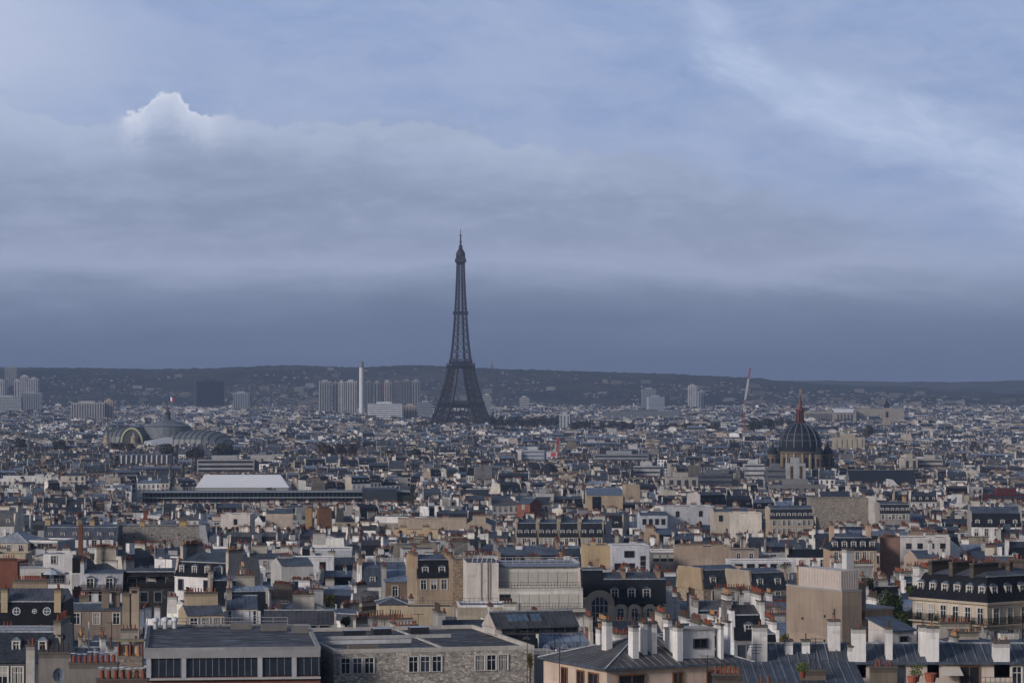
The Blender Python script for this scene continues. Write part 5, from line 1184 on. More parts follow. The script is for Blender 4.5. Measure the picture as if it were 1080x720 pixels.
def church_dome():
    b = Bld('domed_church', 'church with dark ribbed dome, red lantern spire and four small corner turrets', 'church', 843.8, 2130, 12)
    DM = (0.024, 0.03, 0.042); RB = (0.12, 0.145, 0.185); ST = (0.17, 0.143, 0.11); RD = (0.115, 0.036, 0.032)
    zb = 55 - b.g; r = 14.4
    mb = MB(); mb.lathe([(r + 0.2, zb - 0.6), (r + 0.2, zb + 2.6)] + [(r * math.cos(a) ** 0.92, zb + 2.6 + 16.4 * math.sin(a)) for a in np.linspace(0.0, 1.38, 12)], 48, SLATE, DM); b.part('dome', mb)
    for k in range(16):
        mb = MB(); a = 2 * math.pi * (k + 0.5) / 16; pr = [((r + 0.15) * math.cos(t) ** 0.92, zb + 2.6 + 16.5 * math.sin(t)) for t in np.linspace(0.0, 1.36, 10)]
        for (r0, z0), (r1, z1) in zip(pr, pr[1:]): mb.bar((r0 * math.cos(a), r0 * math.sin(a), z0), (r1 * math.cos(a), r1 * math.sin(a), z1), 0.34, ZINC, RB)
        b.part('dome_rib', mb)
    mb = MB()
    for t in (0.28, 0.55): mb.lathe([((r + 0.05) * math.cos(t) ** 0.92 + 0.1, zb + 2.6 + 16.5 * math.sin(t) - 0.15), ((r + 0.05) * math.cos(t) ** 0.92, zb + 2.6 + 16.5 * math.sin(t) + 0.2)], 48, ZINC, (0.13, 0.15, 0.18), cap=False)
    b.part('dome_band', mb)
    mb = MB(); mb.lathe([(13.8, zb - 22), (13.8, zb - 2), (14.8, zb - 1.6), (15.2, zb - 0.4), (14.2, zb - 0.2)], 32, WALL, ST); b.part('drum', mb)
    for k in range(16):
        a = 2 * math.pi * (k + 0.5) / 16; mb = MB(); mb.box(-0.6, 0.6, -0.7, 0.7, zb - 20, zb - 1.7, WALL, (0.36, 0.30, 0.22)); b.part('pilaster', mb, (14.1 * math.cos(a), 14.1 * math.sin(a), 0), a + math.pi / 2)
        a = 2 * math.pi * k / 16; wm = MB(); n = 8
        wm.poly([(-1.2, 0, zb - 12), (1.2, 0, zb - 12)] + [(1.2 * math.cos(math.pi * q / n), 0, zb - 5.5 + 1.2 * math.sin(math.pi * q / n)) for q in range(n + 1)], GLASS, CGLASS)
        b.part('window', wm, (13.9 * math.cos(a), 13.9 * math.sin(a), 0), a + math.pi / 2)
    zl = zb + 18.2; mb = MB()
    mb.lathe([(4.0, zl - 0.3), (4.2, zl + 0.6), (3.6, zl + 0.9), (4.2, zl + 1.6), (2.6, zl + 1.7)], 12, PAINT, RD)
    for k in range(8):
        a = 2 * math.pi * k / 8; mb.bar((2.5 * math.cos(a), 2.5 * math.sin(a), zl + 1.6), (2.3 * math.cos(a), 2.3 * math.sin(a), zl + 8.2), 0.38, PAINT, RD)
    mb.lathe([(3.1, zl + 8.2), (3.2, zl + 9.0), (2.2, zl + 9.6), (1.9, zl + 11), (1.1, zl + 14), (0.75, zl + 16.5), (0.25, zl + 20)], 12, PAINT, RD); mb.bar((0, 0, zl + 1), (0, 0, zl + 9), 0.8, PAINT, (0.12, 0.05, 0.04))
    for k in range(8):
        a = 2 * math.pi * k / 8; mb.bar((2.9 * math.cos(a), 2.9 * math.sin(a), zl + 9), (2.9 * math.cos(a), 2.9 * math.sin(a), zl + 11), 0.28, PAINT, RD, 0.05)
    lan = b.part('lantern', mb)
    mb = MB(); mb.bar((0, 0, zl + 19.8), (0, 0, zl + 24.2), 0.2, PAINT, (0.45, 0.33, 0.10)); mb.bar((-0.9, 0, zl + 22.8), (0.9, 0, zl + 22.8), 0.2, PAINT, (0.45, 0.33, 0.10)); mb.build('cross', lan)
    c, s_ = math.cos(-b.yaw), math.sin(-b.yaw)
    for px, dy in ((815, -4), (862.8, -9), (873, 2), (826, 12)):
        x, y = b.at(px, 2130 + dy); tb = zb - 2.6; mb = MB()
        mb.lathe([(3.6, -10), (3.6, tb - 1), (4.1, tb - 0.6), (4.1, tb), (3.4, tb + 0.1)], 16, WALL, ST); tw = b.part('turret', mb, (x, y, 0))
        mb = MB(); mb.lathe([(3.5 * math.cos(t) ** 0.9, tb + 0.1 + 5.2 * math.sin(t)) for t in np.linspace(0, 1.4, 7)] + [(0.6, tb + 5.6), (0.5, tb + 7), (0.1, tb + 9)], 16, SLATE, DM)
        for k in range(8):
            a = 2 * math.pi * k / 8; mb.bar((3.55 * math.cos(a), 3.55 * math.sin(a), tb + 0.2), (1.8 * math.cos(a), 1.8 * math.sin(a), tb + 4.6), 0.18, ZINC, RB)
        mb.build('turret_dome', tw)
        mb = MB()
        for k in range(8): a = 2 * math.pi * (k + 0.5) / 8; mb.bar((3.6 * math.cos(a), 3.6 * math.sin(a), tb - 8), (3.6 * math.cos(a), 3.6 * math.sin(a), tb - 2.5), 0.55, GLASS, CGLASS)
        mb.build('turret_openings', tw)
    b.walls(-24, 24, -16, 40, 30 - b.g, WALL, ST, (ZINC, CZINC), z0=-5, name='nave')
    b.done(809, 880, 488, (-26, 26, -20, 42), 'the domed church', 480)


def grand_hall():
    b = Bld('exhibition_hall', 'great glass roofed exhibition hall with flat central dome and dark iron ribs', 'hall', 177, 3200, -20)
    g = b.g; GL = (0.12, 0.142, 0.155); IR = (0.05, 0.055, 0.06)
    def vault(name, x0, x1, z0, z1, hd, hip0, hip1, n=12):
        mb = MB(); rb = MB(); N = 10
        xs = list(np.linspace(x0, x1, n + 1))
        def sect(x, k):
            sx = 1.0
            if hip0 and x < x0 + hd * 1.1: sx = min(1, math.sin(max(0, (x - x0) / (hd * 1.1)) * math.pi / 2))
            if hip1 and x > x1 - hd * 1.1: sx = min(1, math.sin(max(0, (x1 - x) / (hd * 1.1)) * math.pi / 2))
            a = math.pi * k / N; return (x, -hd * math.cos(a) * (0.35 + 0.65 * sx) if sx < 1 else -hd * math.cos(a), z0 + (z1 - z0) * math.sin(a) ** 0.8 * sx if 0 < k < N else z0)
        S = [[sect(x, k) for k in range(N + 1)] for x in xs]
        for i in range(n):
            for k in range(N): mb.poly([S[i][k], S[i + 1][k], S[i + 1][k + 1], S[i][k + 1]], PAINT, GL)
        for i in range(n + 1):
            for k in range(N): rb.bar(S[i][k], S[i][k + 1], 0.5, IRON, (0.06, 0.068, 0.075))
        for k in range(1, N):
            for i in range(n): rb.bar(S[i][k], S[i + 1][k], 0.16, IRON, (0.1, 0.11, 0.12))
        p = b.part(name, mb); rb.build('iron_ribs', p)
    z = lambda py: Z_of(py, 3200) - g
    x = lambda px: (X_of(px, 3200) - b.X) / math.cos(b.yaw)
    vault('glass_vault', x(177), x(249), z(468), z(453.5), 26, False, True)
    vault('glass_vault', x(105), x(166), z(466), z(450.5), 24, True, False)
    b.walls(x(92), x(250), -30, 34, z(468) - 0.1, WALL, (0.42, 0.37, 0.29), (ZINC, CZINC), name='facade')
    mb = MB(); c = (x(177), 0, 0); mb.lathe([(24, z(462)), (24, z(450)), (19.5, z(448.5)), (14, z(445)), (7, z(443)), (4, z(442.5))], 24, ZINC, (0.17, 0.19, 0.21), c); mb.lathe([(22.0, z(449.6)), (23.5, z(448.6)), (19, z(447.6))], 24, ZINC, (0.26, 0.28, 0.30), c, cap=False); b.part('central_dome', mb)
    mb = MB(); mb.lathe([(3.6, z(443)), (3.2, z(440)), (2.8, z(437)), (3.4, z(436)), (1.5, z(433.5)), (0.5, z(431))], 12, IRON, IR, c); mb.bar((c[0], 0, z(432)), (c[0], 0, z(417.5)), 0.35, IRON, IR); b.part('lantern', mb)
    # arched gable over the entrance wing
    mb = MB(); fr = MB(); cx, hw = x(143 + 11), b.w(12); z0, z1 = z(466), z(451); N = 14
    pr = [(cx - hw * math.cos(math.pi * k / N), z0 + (z1 - z0) * math.sin(math.pi * k / N)) for k in range(N + 1)]
    mb.poly([(p[0], -33, p[1]) for p in pr][::-1], GLASS, (0.05, 0.06, 0.06)); gp = b.part('entrance_gable', mb)
    for p, q in zip(pr, pr[1:]): fr.bar((p[0], -33.5, p[1]), (q[0], -33.5, q[1]), 0.9, PAINT, (0.30, 0.31, 0.17)); fr.bar((p[0], -33.5, p[1]), (p[0], 0, p[1]), 0.4, IRON, IR)
    fr.build('green_arch', gp)
    mb = MB()
    for p, q in zip(pr, pr[1:]): mb.poly([(p[0], -32.8, p[1]), (q[0], -32.8, q[1]), (q[0], -5, q[1]), (p[0], -5, p[1])], PAINT, GL)
    b.part('entrance_vault', mb)
    for px, pt in ((115.5, 453.5), (145.5, 456)):
        mb = MB(); cc = (x(px + 13.5), -40, 0); s_ = b.w(1)
        mb.lathe([(5.0 * s_, z(475)), (5.0 * s_, z(467.5)), (5.4 * s_, z(467)), (3.0 * s_, z(466)), (2.8 * s_, z(461.5)), (3.4 * s_, z(461)), (2.0 * s_, z(459.5)), (0.9 * s_, z(458)), (0.9 * s_, z(455.5)), (0.2, z(pt))], 12, WALL, (0.40, 0.33, 0.25), cc); b.part('stone_turret', mb)
    mb = MB(); mb.box(x(102), x(171), -44, -36, 0, z(469.5), WALL, (0.46, 0.38, 0.27)); b.part('entrance_front', mb)
    b.done(90, 250, 469, (x(86), x(252), -48, 36), 'the glass roofed exhibition hall', 470)
    f = Bld('tricolour_flag', 'blue white and red flag flying from the glass hall', 'flag', 177.3, 3199)
    zz = lambda py: Z_of(py, 3199) - f.g
    cols = ((0.03, 0.06, 0.32), (0.7, 0.7, 0.72), (0.5, 0.03, 0.05)); mb = MB()
    for k, cl in enumerate(cols):
        x0, x1 = 0.4 + k * 1.9, 0.4 + (k + 1) * 1.9; d = 0.4 * (k % 2)
        mb.hull([(x0, d, zz(422) - k * 0.6), (x1, 0.4 - d, zz(422) - k * 0.6 - 0.5), (x1, 0.55 - d, zz(422) - k * 0.6 - 0.5), (x0, d + 0.15, zz(422) - k * 0.6)], [(x0, d, zz(418) - k * 0.5), (x1, 0.4 - d, zz(418) - k * 0.5 - 0.4), (x1, 0.55 - d, zz(418) - k * 0.5 - 0.4), (x0, d + 0.15, zz(418) - k * 0.5)], PAINT, cl, (PAINT, cl), True)
    f.part('cloth', mb)
    t = Bld('marquee', 'white ridged marquee roof beside the entrance of the glass hall', 'tent', 167, 3120, 35)
    w = t.w(13); zz = lambda py: Z_of(py, 3120) - t.g
    t.walls(-w, w, -8, 8, zz(470), PAINT, (0.6, 0.6, 0.62))
    mb = MB()
    for k in range(5):
        y0 = -8 + k * 3.2; mb.hull([(-w, y0, zz(470) + .1), (w, y0, zz(466) + 0.1), (w, y0 + 3.2, zz(466) + .1), (-w, y0 + 3.2, zz(470) + .1)], [(-w, y0 + 1.5, zz(465)), (w, y0 + 1.5, zz(461)), (w, y0 + 1.7, zz(461)), (-w, y0 + 1.7, zz(465))], PAINT, (0.66, 0.68, 0.72), (PAINT, (0.66, 0.68, 0.72)))
    t.part('canopy', mb); t.done(155, 180, 470)


def tower_block(name, label, px0, px1, pyt, Y, d=22, tint=GREY, bands=None, yaw=0.0, glass=0.5, pyb=436, vert=True, cat='tower', mat=WALL, group=None, resv=True, words=None):
    b = Bld(name, label, cat, px0, Y, yaw, group); w = b.w(px1 - px0) / math.cos(b.yaw); z = b.z(pyt)
    b.walls(0, w, 0, d, z, mat, tint, (FLAT, CFLAT), z0=-4, skip='')
    mb = MB()
    if vert:
        n = max(2, int(w / 4.5))
        for k in range(n):
            a = (k + 0.5 - glass / 2) / n * w; mb.box(a, a + glass * w / n, -0.25, 0.02, 4, z - 2, GLASS, bands or (0.05, 0.06, 0.08))
    else:
        n = max(2, int(z / 3.6))
        for k in range(n): a = z - 1.0 - k * 3.6; mb.box(w * 0.02, w * 0.98, -0.25, 0.02, a - 3.6 * glass, a, GLASS, bands or (0.05, 0.06, 0.08))
    b.part('window_bands', mb)
    mb = MB(); mb.box(w * 0.25, w * 0.7, d * 0.2, d * 0.8, z + 0.003, z + 3.2, CONC, tuple(c * 0.9 for c in tint)); b.part('plant_room', mb)
    b.done(px0, px1, pyb, (-1, w + 1, -2, d + 1) if resv else None, words)
    return b


eiffel(); church_dome(); grand_hall()
GF = 'high rise towers by the tall white chimney'
for p0, p1, pt, tn, gl, yw, vt, lab in (
        (337, 349.5, 402, (0.36, 0.37, 0.38), 0.5, 6, True, 'leftmost pale grey tower of the riverside high rises'),
        (350.5, 356.5, 403.5, (0.22, 0.24, 0.27), 0.75, 0, True, 'narrow dark glazed tower second from the left of the high rises'),
        (357, 363, 402.5, (0.45, 0.45, 0.46), 0.35, 0, True, 'narrow pale tower third from the left of the high rises'),
        (364, 376.5, 402, (0.50, 0.50, 0.52), 0.5, 4, True, 'white striped tower directly left of the tall white chimney'),
        (384.5, 393, 402.5, (0.18, 0.18, 0.19), 0.5, 0, True, 'dark grey tower directly right of the tall white chimney'),
        (394, 401, 402.8, (0.26, 0.28, 0.31), 0.6, 0, True, 'blue grey tower second right of the tall white chimney'),
        (401.5, 405, 402.3, (0.13, 0.085, 0.075), 0.3, 0, True, 'slim dark brown tower between blue grey and white towers'),
        (405.2, 413, 402.3, (0.55, 0.54, 0.53), 0.3, 10, True, 'plain white tower with few openings right of the slim brown tower'),
        (414, 423, 402.6, (0.24, 0.25, 0.27), 0.6, 0, False, 'grey banded tower third from the right of the high rises'),
        (423.5, 434, 401.2, (0.20, 0.21, 0.23), 0.6, 0, True, 'dark flat topped tower second from the right of the high rises'),
        (434.8, 443, 401.4, (0.30, 0.31, 0.33), 0.55, 0, True, 'rightmost grey tower of the riverside high rises')):
    tower_block('tower_block', lab, p0, p1, pt, 6000, 22, tn, None, yw, gl, 430, vt, group=GF)
LAND.append((390, 420, 'the riverside high rises'))
c = Bld('heating_chimney', 'tall slim white chimney with dark tip among the riverside towers', 'chimney', 381.2, 5950)
zt = c.z(381); mb = MB(); mb.lathe([(4.6, 0), (4.2, zt - 12)], 16, CONC, (0.62, 0.62, 0.63)); c.part('shaft', mb); mb = MB(); mb.lathe([(4.3, zt - 12), (4.1, zt - 1), (3.2, zt)], 16, CONC, (0.20, 0.20, 0.21)); c.part('tip', mb); c.done(378, 384, 430)
tower_block('office_building', 'low wide white office slab with blue bands before the riverside towers', 388, 424, 425.5, 5400, 30, (0.60, 0.62, 0.66), (0.16, 0.19, 0.24), 0, 0.4, 438, False, 'building')
tower_block('office_building', 'beige office block at the right foot of the riverside towers', 425.5, 440, 427.5, 5450, 26, (0.40, 0.34, 0.28), None, 0, 0.35, 441, True, 'building')
tower_block('office_building', 'pale blue slab between the beige block and the lattice tower', 441, 456, 424, 5900, 22, (0.30, 0.34, 0.40), None, 0, 0.5, 438, False, 'building')
tower_block('tower_block', 'broad black glass tower standing alone far off at the left', 207, 236, 402, 6900, 40, (0.035, 0.045, 0.06), (0.02, 0.028, 0.04), 14, 0.6, 427, False, words='the broad black tower')
tower_block('tower_block', 'tallest pale grey tower of the cluster at the far left edge', 5, 18, 387.5, 7200, 28, (0.27, 0.28, 0.31), None, 0, 0.4, 412, True)
tower_block('tower_block', 'lower white tower at the extreme left edge of the picture', -6, 5, 401, 7150, 28, (0.42, 0.43, 0.45), None, 0, 0.4, 414, True)
for p0, p1, pt, lab in ((15, 21, 401, 'left step of the pale stepped tower group at far left'), (21, 30, 396.5, 'tallest middle step of the pale stepped tower group at far left'), (30, 40, 399, 'right step of the pale stepped tower group at far left')):
    tower_block('tower_block', lab, p0, p1, pt, 7000, 24, (0.42, 0.43, 0.46), None, 0, 0.45, 412, True, group='stepped towers at far left')
tower_block('office_building', 'wide pale slab below the left edge towers', -6, 22, 418.5, 6300, 22, (0.38, 0.41, 0.45), None, 0, 0.4, 431, False, 'building')
tower_block('office_building', 'pale grey mid rise beside the wide slab at far left', 23, 44, 414, 6400, 22, (0.33, 0.36, 0.40), None, 10, 0.45, 428, True, 'building')
tower_block('apartment_slab', 'long pale striped apartment slab far off left of the flag', 75, 110, 424.5, 5600, 14, (0.44, 0.43, 0.43), None, 5, 0.5, 440, True, 'building')
tower_block('apartment_slab', 'tan end block of the long striped slab left of the flag', 110, 119, 422, 5620, 14, (0.40, 0.33, 0.26), None, 0, 0.2, 441, True, 'building')
tower_block('office_building', 'grey mid rise right of the broad black tower', 246, 263, 414, 6800, 20, (0.32, 0.35, 0.39), None, 0, 0.5, 425, True, 'building')
tower_block('tower_block', 'square white framed tower just right of the lattice tower', 509, 518, 416.5, 6500, 22, (0.46, 0.47, 0.49), None, 0, 0.55, 440, False)
tower_block('tower_block', 'small white tower on the flank right of the lattice tower', 548, 558, 419, 6600, 20, (0.42, 0.43, 0.45), None, 0, 0.4, 430, False)
tower_block('office_building', 'pale blue glass office tower right of centre below the hill', 684, 701, 418.5, 6000, 26, (0.34, 0.39, 0.45), (0.22, 0.27, 0.33), 6, 0.6, 434, False, 'building', words='the pale blue glass tower')
tower_block('office_building', 'hazy grey office tower behind the pale blue glass one', 677, 692, 410, 7000, 26, (0.27, 0.30, 0.34), None, 0, 0.4, 418, False, 'building')
tower_block('tower_block', 'white twin shafted tower standing before the hill right of centre', 726, 735.5, 406.5, 6900, 20, (0.46, 0.48, 0.51), None, 0, 0.3, 424, True)
tower_block('tower_block', 'lower pale tower directly right of the white twin tower', 736.5, 744, 412.5, 6950, 20, (0.34, 0.37, 0.41), None, 0, 0.4, 424, True)
tower_block('apartment_slab', 'isolated pale and dark block among the trees right of the lattice tower', 590, 601, 436.5, 4300, 14, (0.36, 0.40, 0.45), None, -14, 0.3, 449, True, 'building')
tower_block('exhibition_centre', 'long low dark roofed round building below the blue glass tower', 636, 719, 434, 5500, 60, (0.10, 0.115, 0.14), (0.4, 0.42, 0.45), 0, 0.2, 439, False, 'building')
tower_block('office_building', 'long grey ministry block with regular window rows', 626, 684, 479, 2900, 18, (0.30, 0.315, 0.34), None, 2, 0.45, 488, False, 'building', words='the long grey ministry block')
tower_block('office_building', 'white rounded block with blue band under the red crane', 550, 574, 474.5, 2950, 20, (0.48, 0.50, 0.53), (0.16, 0.2, 0.28), -4, 0.4, 488, False, 'building', words='the white block by the red crane')
tower_block('office_building', 'long modern office with blue top band and dark ribbon windows', 208, 268, 484.5, 2550, 18, (0.38, 0.385, 0.40), (0.03, 0.035, 0.045), 3, 0.5, 500, False, 'building', words='the office with blue top band')
tower_block('office_building', 'white house with small windows left of the long ministry block', 668, 696, 491, 2600, 14, (0.46, 0.46, 0.47), None, -3, 0.4, 505, False, 'building')
tower_block('office_building', 'cream colonnaded office block right of centre', 704, 736, 503, 2250, 14, (0.44, 0.41, 0.37), None, 5, 0.5, 516, True, 'building')
tower_block('office_building', 'dark terraced office with ribbon windows right of the cream colonnade', 736, 772, 500, 2300, 18, (0.12, 0.13, 0.15), None, 0, 0.5, 516, False, 'building')
tower_block('office_building', 'white block with arched roof terrace right of centre', 785, 806, 489, 2400, 16, (0.50, 0.51, 0.53), None, 0, 0.3, 507, False, 'building')
tower_block('apartment_slab', 'white cubic block in front of the domed church drum', 830, 849.5, 488, 2000, 14, (0.36, 0.37, 0.39), (0.10, 0.06, 0.04), 0, 0.3, 506, True, 'building')
tower_block('apartment_slab', 'dark grey block left in front of the domed church', 809, 829, 494, 2010, 14, (0.13, 0.145, 0.17), None, 0, 0.3, 506, False, 'building')
tower_block('apartment_building', 'cream arcaded house with a row of dark arches right of the dome', 953, 968, 483, 2500, 14, (0.50, 0.46, 0.40), None, 8, 0.4, 496, True, 'building', words='the cream arcaded house')
tower_block('apartment_building', 'pale cream long block right of the arcaded house', 969, 994, 484, 2520, 14, (0.42, 0.40, 0.37), None, -3, 0.4, 495, False, 'building')
tower_block('apartment_slab', 'beige block with flat white top to the right behind the dome', 880, 912, 461, 3000, 22, (0.42, 0.37, 0.30), None, 0, 0.1, 474, True, 'building')
tower_block('office_building', 'long red fronted low hall at the right edge', 1042, 1086, 521, 1750, 14, (0.10, 0.022, 0.022), None, 4, 0.4, 531, False, 'hall', words='the red fronted hall')
tower_block('office_building', 'plain slab with curved white end wall below the dome', 812, 870, 511, 1850, 14, (0.20, 0.20, 0.21), None, 0, 0.45, 520, True, 'building')
# colonnaded palace, church with spire
b = Bld('palace', 'long cream stone palace with pillared wing on the far right skyline', 'palace', 855, 5600)
b.walls(b.w(24), b.w(48), 0, 40, b.z(432.5), WALL, (0.34, 0.31, 0.27)); b.walls(b.w(48.1), b.w(100), 20, 60, b.z(431), WALL, (0.32, 0.29, 0.25)); b.walls(b.w(-6), b.w(23.9), 10, 40, b.z(433.8), WALL, (0.30, 0.28, 0.24))
mb = MB(); mb.box(b.w(24), b.w(45), -2, 30, b.z(435), b.z(431), PAINT, (0.6, 0.64, 0.7)); b.part('white_roof', mb)
for k in range(16):
    mb = MB(); mb.box(b.w(-5 + k * 1.8), b.w(-4.1 + k * 1.8), 9.6, 10.2, 0, b.z(436), GLASS, (0.05, 0.05, 0.055)); b.part('pillar_gap', mb)
for k in range(5): b.boxpart('tall_window', b.w(28 + k * 3.6), b.w(29.8 + k * 3.6), -0.4, 0.2, 0, b.z(437), GLASS, (0.05, 0.05, 0.055))
b.done(850, 955, 445, None, 'the pillared palace', 440)
b = Bld('church', 'stone church tower with dark pointed cap in front of the pillared palace', 'church', 935, 4500)
w = b.w(4.2); mb = MB(); mb.hull(ring4(-w, w, -w, w, 0), ring4(-w * 0.85, w * 0.85, -w * 0.85, w * 0.85, b.z(430)), WALL, (0.33, 0.29, 0.24), (WALL, STONE)); b.part('tower', mb)
mb = MB(); mb.lathe([(w * 0.8, b.z(430)), (w * 0.7, b.z(427)), (w * 0.45, b.z(425)), (0.2, b.z(421))], 8, SLATE, CSLATE); b.part('spire', mb); b.part('belfry_opening', (lambda m: (m.box(-w * .3, w * .3, -w * .98, -w * .8, b.z(440), b.z(434), GLASS, CGLASS), m)[1])(MB())); b.done(929, 941, 447)
b = Bld('radio_mast', 'faint lattice radio mast standing on the far hill ridge', 'mast', 519, 9900); b.root.location.z = 0
mb = MB(); zt = Z_of(380.5, 9900); zb = Z_of(392, 9900); mb.bar((0, 0, zb), (0, 0, zt - 12), 5.0, IRON, (0.15, 0.15, 0.16), 3); mb.bar((0, 0, zt - 12), (0, 0, zt), 1.6, IRON, (0.2, 0.12, 0.11)); b.part('mast', mb); b.part('deck', (lambda m: (m.box(-8, 8, -8, 8, zt - 19, zt - 16, IRON, (0.15, 0.15, 0.16)), m)[1])(MB()))


def lattice(mb, p, q, r, n, cols, th=0.35):
    p, q = Vector(p), Vector(q); d = (q - p).normalized(); a = d.cross(Vector((0, 1, 0))).normalized(); c = d.cross(a)
    cn = [a * sx * r + c * sy * r for sx, sy in ((-1, -1), (1, -1), (1, 1), (-1, 1))]
    for k in range(n):
        u, v = p.lerp(q, k / n), p.lerp(q, (k + 1) / n); cl = cols[(k * len(cols)) // n]
        for i in range(4): mb.bar(u + cn[i], v + cn[i], th, PAINT, cl); mb.bar(u + cn[i], v + cn[(i + 1) % 4], th * 0.7, PAINT, cl); mb.bar(u + cn[i], u + cn[(i + 1) % 4], th * 0.7, PAINT, cl)


RE, WH, BL = (0.27, 0.055, 0.05), (0.6, 0.6, 0.62), (0.07, 0.12, 0.28)
b = Bld('tower_crane', 'red and white luffing tower crane with its jib raised steeply', 'crane', 785, 4000)
mb = MB(); lattice(mb, (0, 0, 0), (0, 0, b.z(427)), 1.0, 14, [BL, BL, BL, RE, RE, RE, WH], 0.3); b.part('mast', mb)
mb = MB(); lattice(mb, (0, 0, b.z(427)), (b.w(6.2), 0, b.z(388)), 0.8, 14, [RE, WH, WH, WH, WH, RE, RE], 0.28); b.part('jib', mb)
mb = MB(); mb.box(-b.w(3), b.w(1), -1.5, 1.5, b.z(428), b.z(426), PAINT, (0.3, 0.3, 0.32)); b.part('counterweight', mb); b.done(780, 792, 452)
b = Bld('tower_crane', 'short bright red crane mast above the white block', 'crane', 588.5, 2900)
mb = MB(); lattice(mb, (0, 0, 0), (0, 0, b.z(462)), 1.0, 9, [BL, BL, RE, RE], 0.4); b.part('mast', mb)
mb = MB(); mb.box(-1.2, 1.2, -1.2, 1.2, b.z(465), b.z(461.5), PAINT, (0.45, 0.05, 0.05)); b.part('cab', mb)
mb = MB(); lattice(mb, (0, 0, b.z(463)), (b.w(20), 12, b.z(463.5)), 0.7, 8, [RE, WH, WH], 0.28); b.part('jib', mb); b.done(585, 592, 480)
b = Bld('billboard', 'white hoarding with a red panel on the roof by the red crane', 'billboard', 582, 2880); mb = MB(); mb.box(-5, 5, 0, 0.6, b.z(484), b.z(476.5), PAINT, (0.55, 0.55, 0.58)); b.part('board', mb)
mb = MB(); mb.box(-1, 3.5, -0.3, -0.004, b.z(481), b.z(477), PAINT, (0.5, 0.06, 0.04)); mb.box(-4, -1.4, -0.3, -0.004, b.z(483.5), b.z(481.5), PAINT, (0.12, 0.14, 0.3)); b.part('coloured_panel', mb); mb = MB(); mb.bar((-4, 0.3, 0), (-4, 0.3, b.z(484)), 0.3, IRON, BLACK); mb.bar((4, 0.3, 0), (4, 0.3, b.z(484)), 0.3, IRON, BLACK); b.part('frame', mb); b.done(577, 588, 484)

# white tented roof and long glass galleries
b = Bld('market_hall', 'long blue green glass gallery building with open terraces left of centre', 'building', 150, 1900, 4)
w = b.w(282) / math.cos(b.yaw); zt = b.z(519)
b.walls(0, w, 6, 30, zt, GLASS, (0.06, 0.085, 0.10), (ZINC, (0.22, 0.25, 0.28)), z0=0)
for pt in (518.5, 524.5, 530):
    b.boxpart('terrace_slab', -2, w * (1.0 if pt < 526 else 0.82), 0, 6.0, b.z(pt) - 0.5, b.z(pt), CONC, (0.27, 0.30, 0.32))
for k in range(64):
    x = w * (k + 0.5) / 64; b.boxpart('mullion', x - 0.16, x + 0.16, 5.4, 5.95, 0, zt - 0.6, PAINT, (0.24, 0.28, 0.30))
b.boxpart('glass_block', w * 0.82, w * 0.95, -3, 24, 0, b.z(516), GLASS, (0.05, 0.062, 0.075), (ZINC, CZINC))
b.boxpart('hedge', w * 0.96, w * 1.25, 0, 8, 0, b.z(523), LEAF, (0.03, 0.04, 0.02))
b.done(150, 432, 533, (-4, w * 1.26, -6, 32), 'the long glass galleries', 524)
b = Bld('marquee', 'large white tent roof with hipped ends above the glass galleries', 'tent', 206, 1945, 2)
w = b.w(99); z0, z1 = b.z(514), b.z(501); d = 22
b.walls(0.5, w - 0.5, 0.5, d - 0.5, z0, PAINT, (0.34, 0.34, 0.33))
mb = MB(); mb.poly([(0, 0, z0), (w, 0, z0), (w - 6, 11, z1), (5, 11, z1)], PAINT, (0.70, 0.72, 0.76)); mb.poly([(w, d, z0), (0, d, z0), (5, 11, z1), (w - 6, 11, z1)], PAINT, (0.7, 0.72, 0.76)); mb.poly([(w, 0, z0), (w, d, z0), (w - 6, 11, z1)], PAINT, (0.66, 0.68, 0.72)); b.part('canopy', mb)
mb = MB(); mb.poly([(0, d, z0), (0, 0, z0), (5, 11, z1)], PAINT, (0.62, 0.54, 0.40)); b.part('cream_end', mb); b.done(204, 307, 516, (-1, w + 1, -1, d + 1), 'the white tent roof', 508)
b = Bld('warehouse', 'large dark slate roofed hall right below the domed church', 'hall', 897, 2000, 2); w = b.w(70); b.walls(0, w, 0, 30, b.z(511), WALL, (0.1, 0.11, 0.13)); b.gable(0, w, 0, 30, b.z(511), 9.0, (SLATE, (0.03, 0.036, 0.05)), (WALL, (0.2, 0.21, 0.23))); b.done(893, 968, 511, (-1, w + 1, -2, 31), 'the large dark slate hall', 500)
b = Bld('warehouse', 'white curved buttress wall before the dark slate hall', 'wall', 936, 1900); w = b.w(18); zt = b.z(505); mb = MB()
pf = [(0, 0), (w, 0), (w, zt - 6), (w * 0.75, zt - 5), (w * 0.5, zt - 2.5), (w * 0.3, zt - 0.3), (0, zt)]; mb.hull([(x, 0, q) for x, q in pf], [(x, 8, q) for x, q in pf], WALL, (0.64, 0.64, 0.65), (WALL, WHITE), True); b.part('wall', mb); b.done(935, 955, 517, (0, w, -1, 9))
b = Bld('apartment_building', 'small black domed building left of centre right', 'building', 569, 2350); w = b.w(20); mb = MB(); mb.lathe([(w / 2 * math.cos(t), b.z(500) + (b.z(489) - b.z(500)) * math.sin(t)) for t in np.linspace(0, 1.5, 7)], 16, SLATE, (0.025, 0.028, 0.035), (w / 2, 12, 0)); b.part('dome', mb); b.walls(0, w, 4, 22, b.z(500), WALL, (0.1, 0.1, 0.11)); b.done(568, 590, 500, (0, w, 0, 24), 'the small black dome', 497)
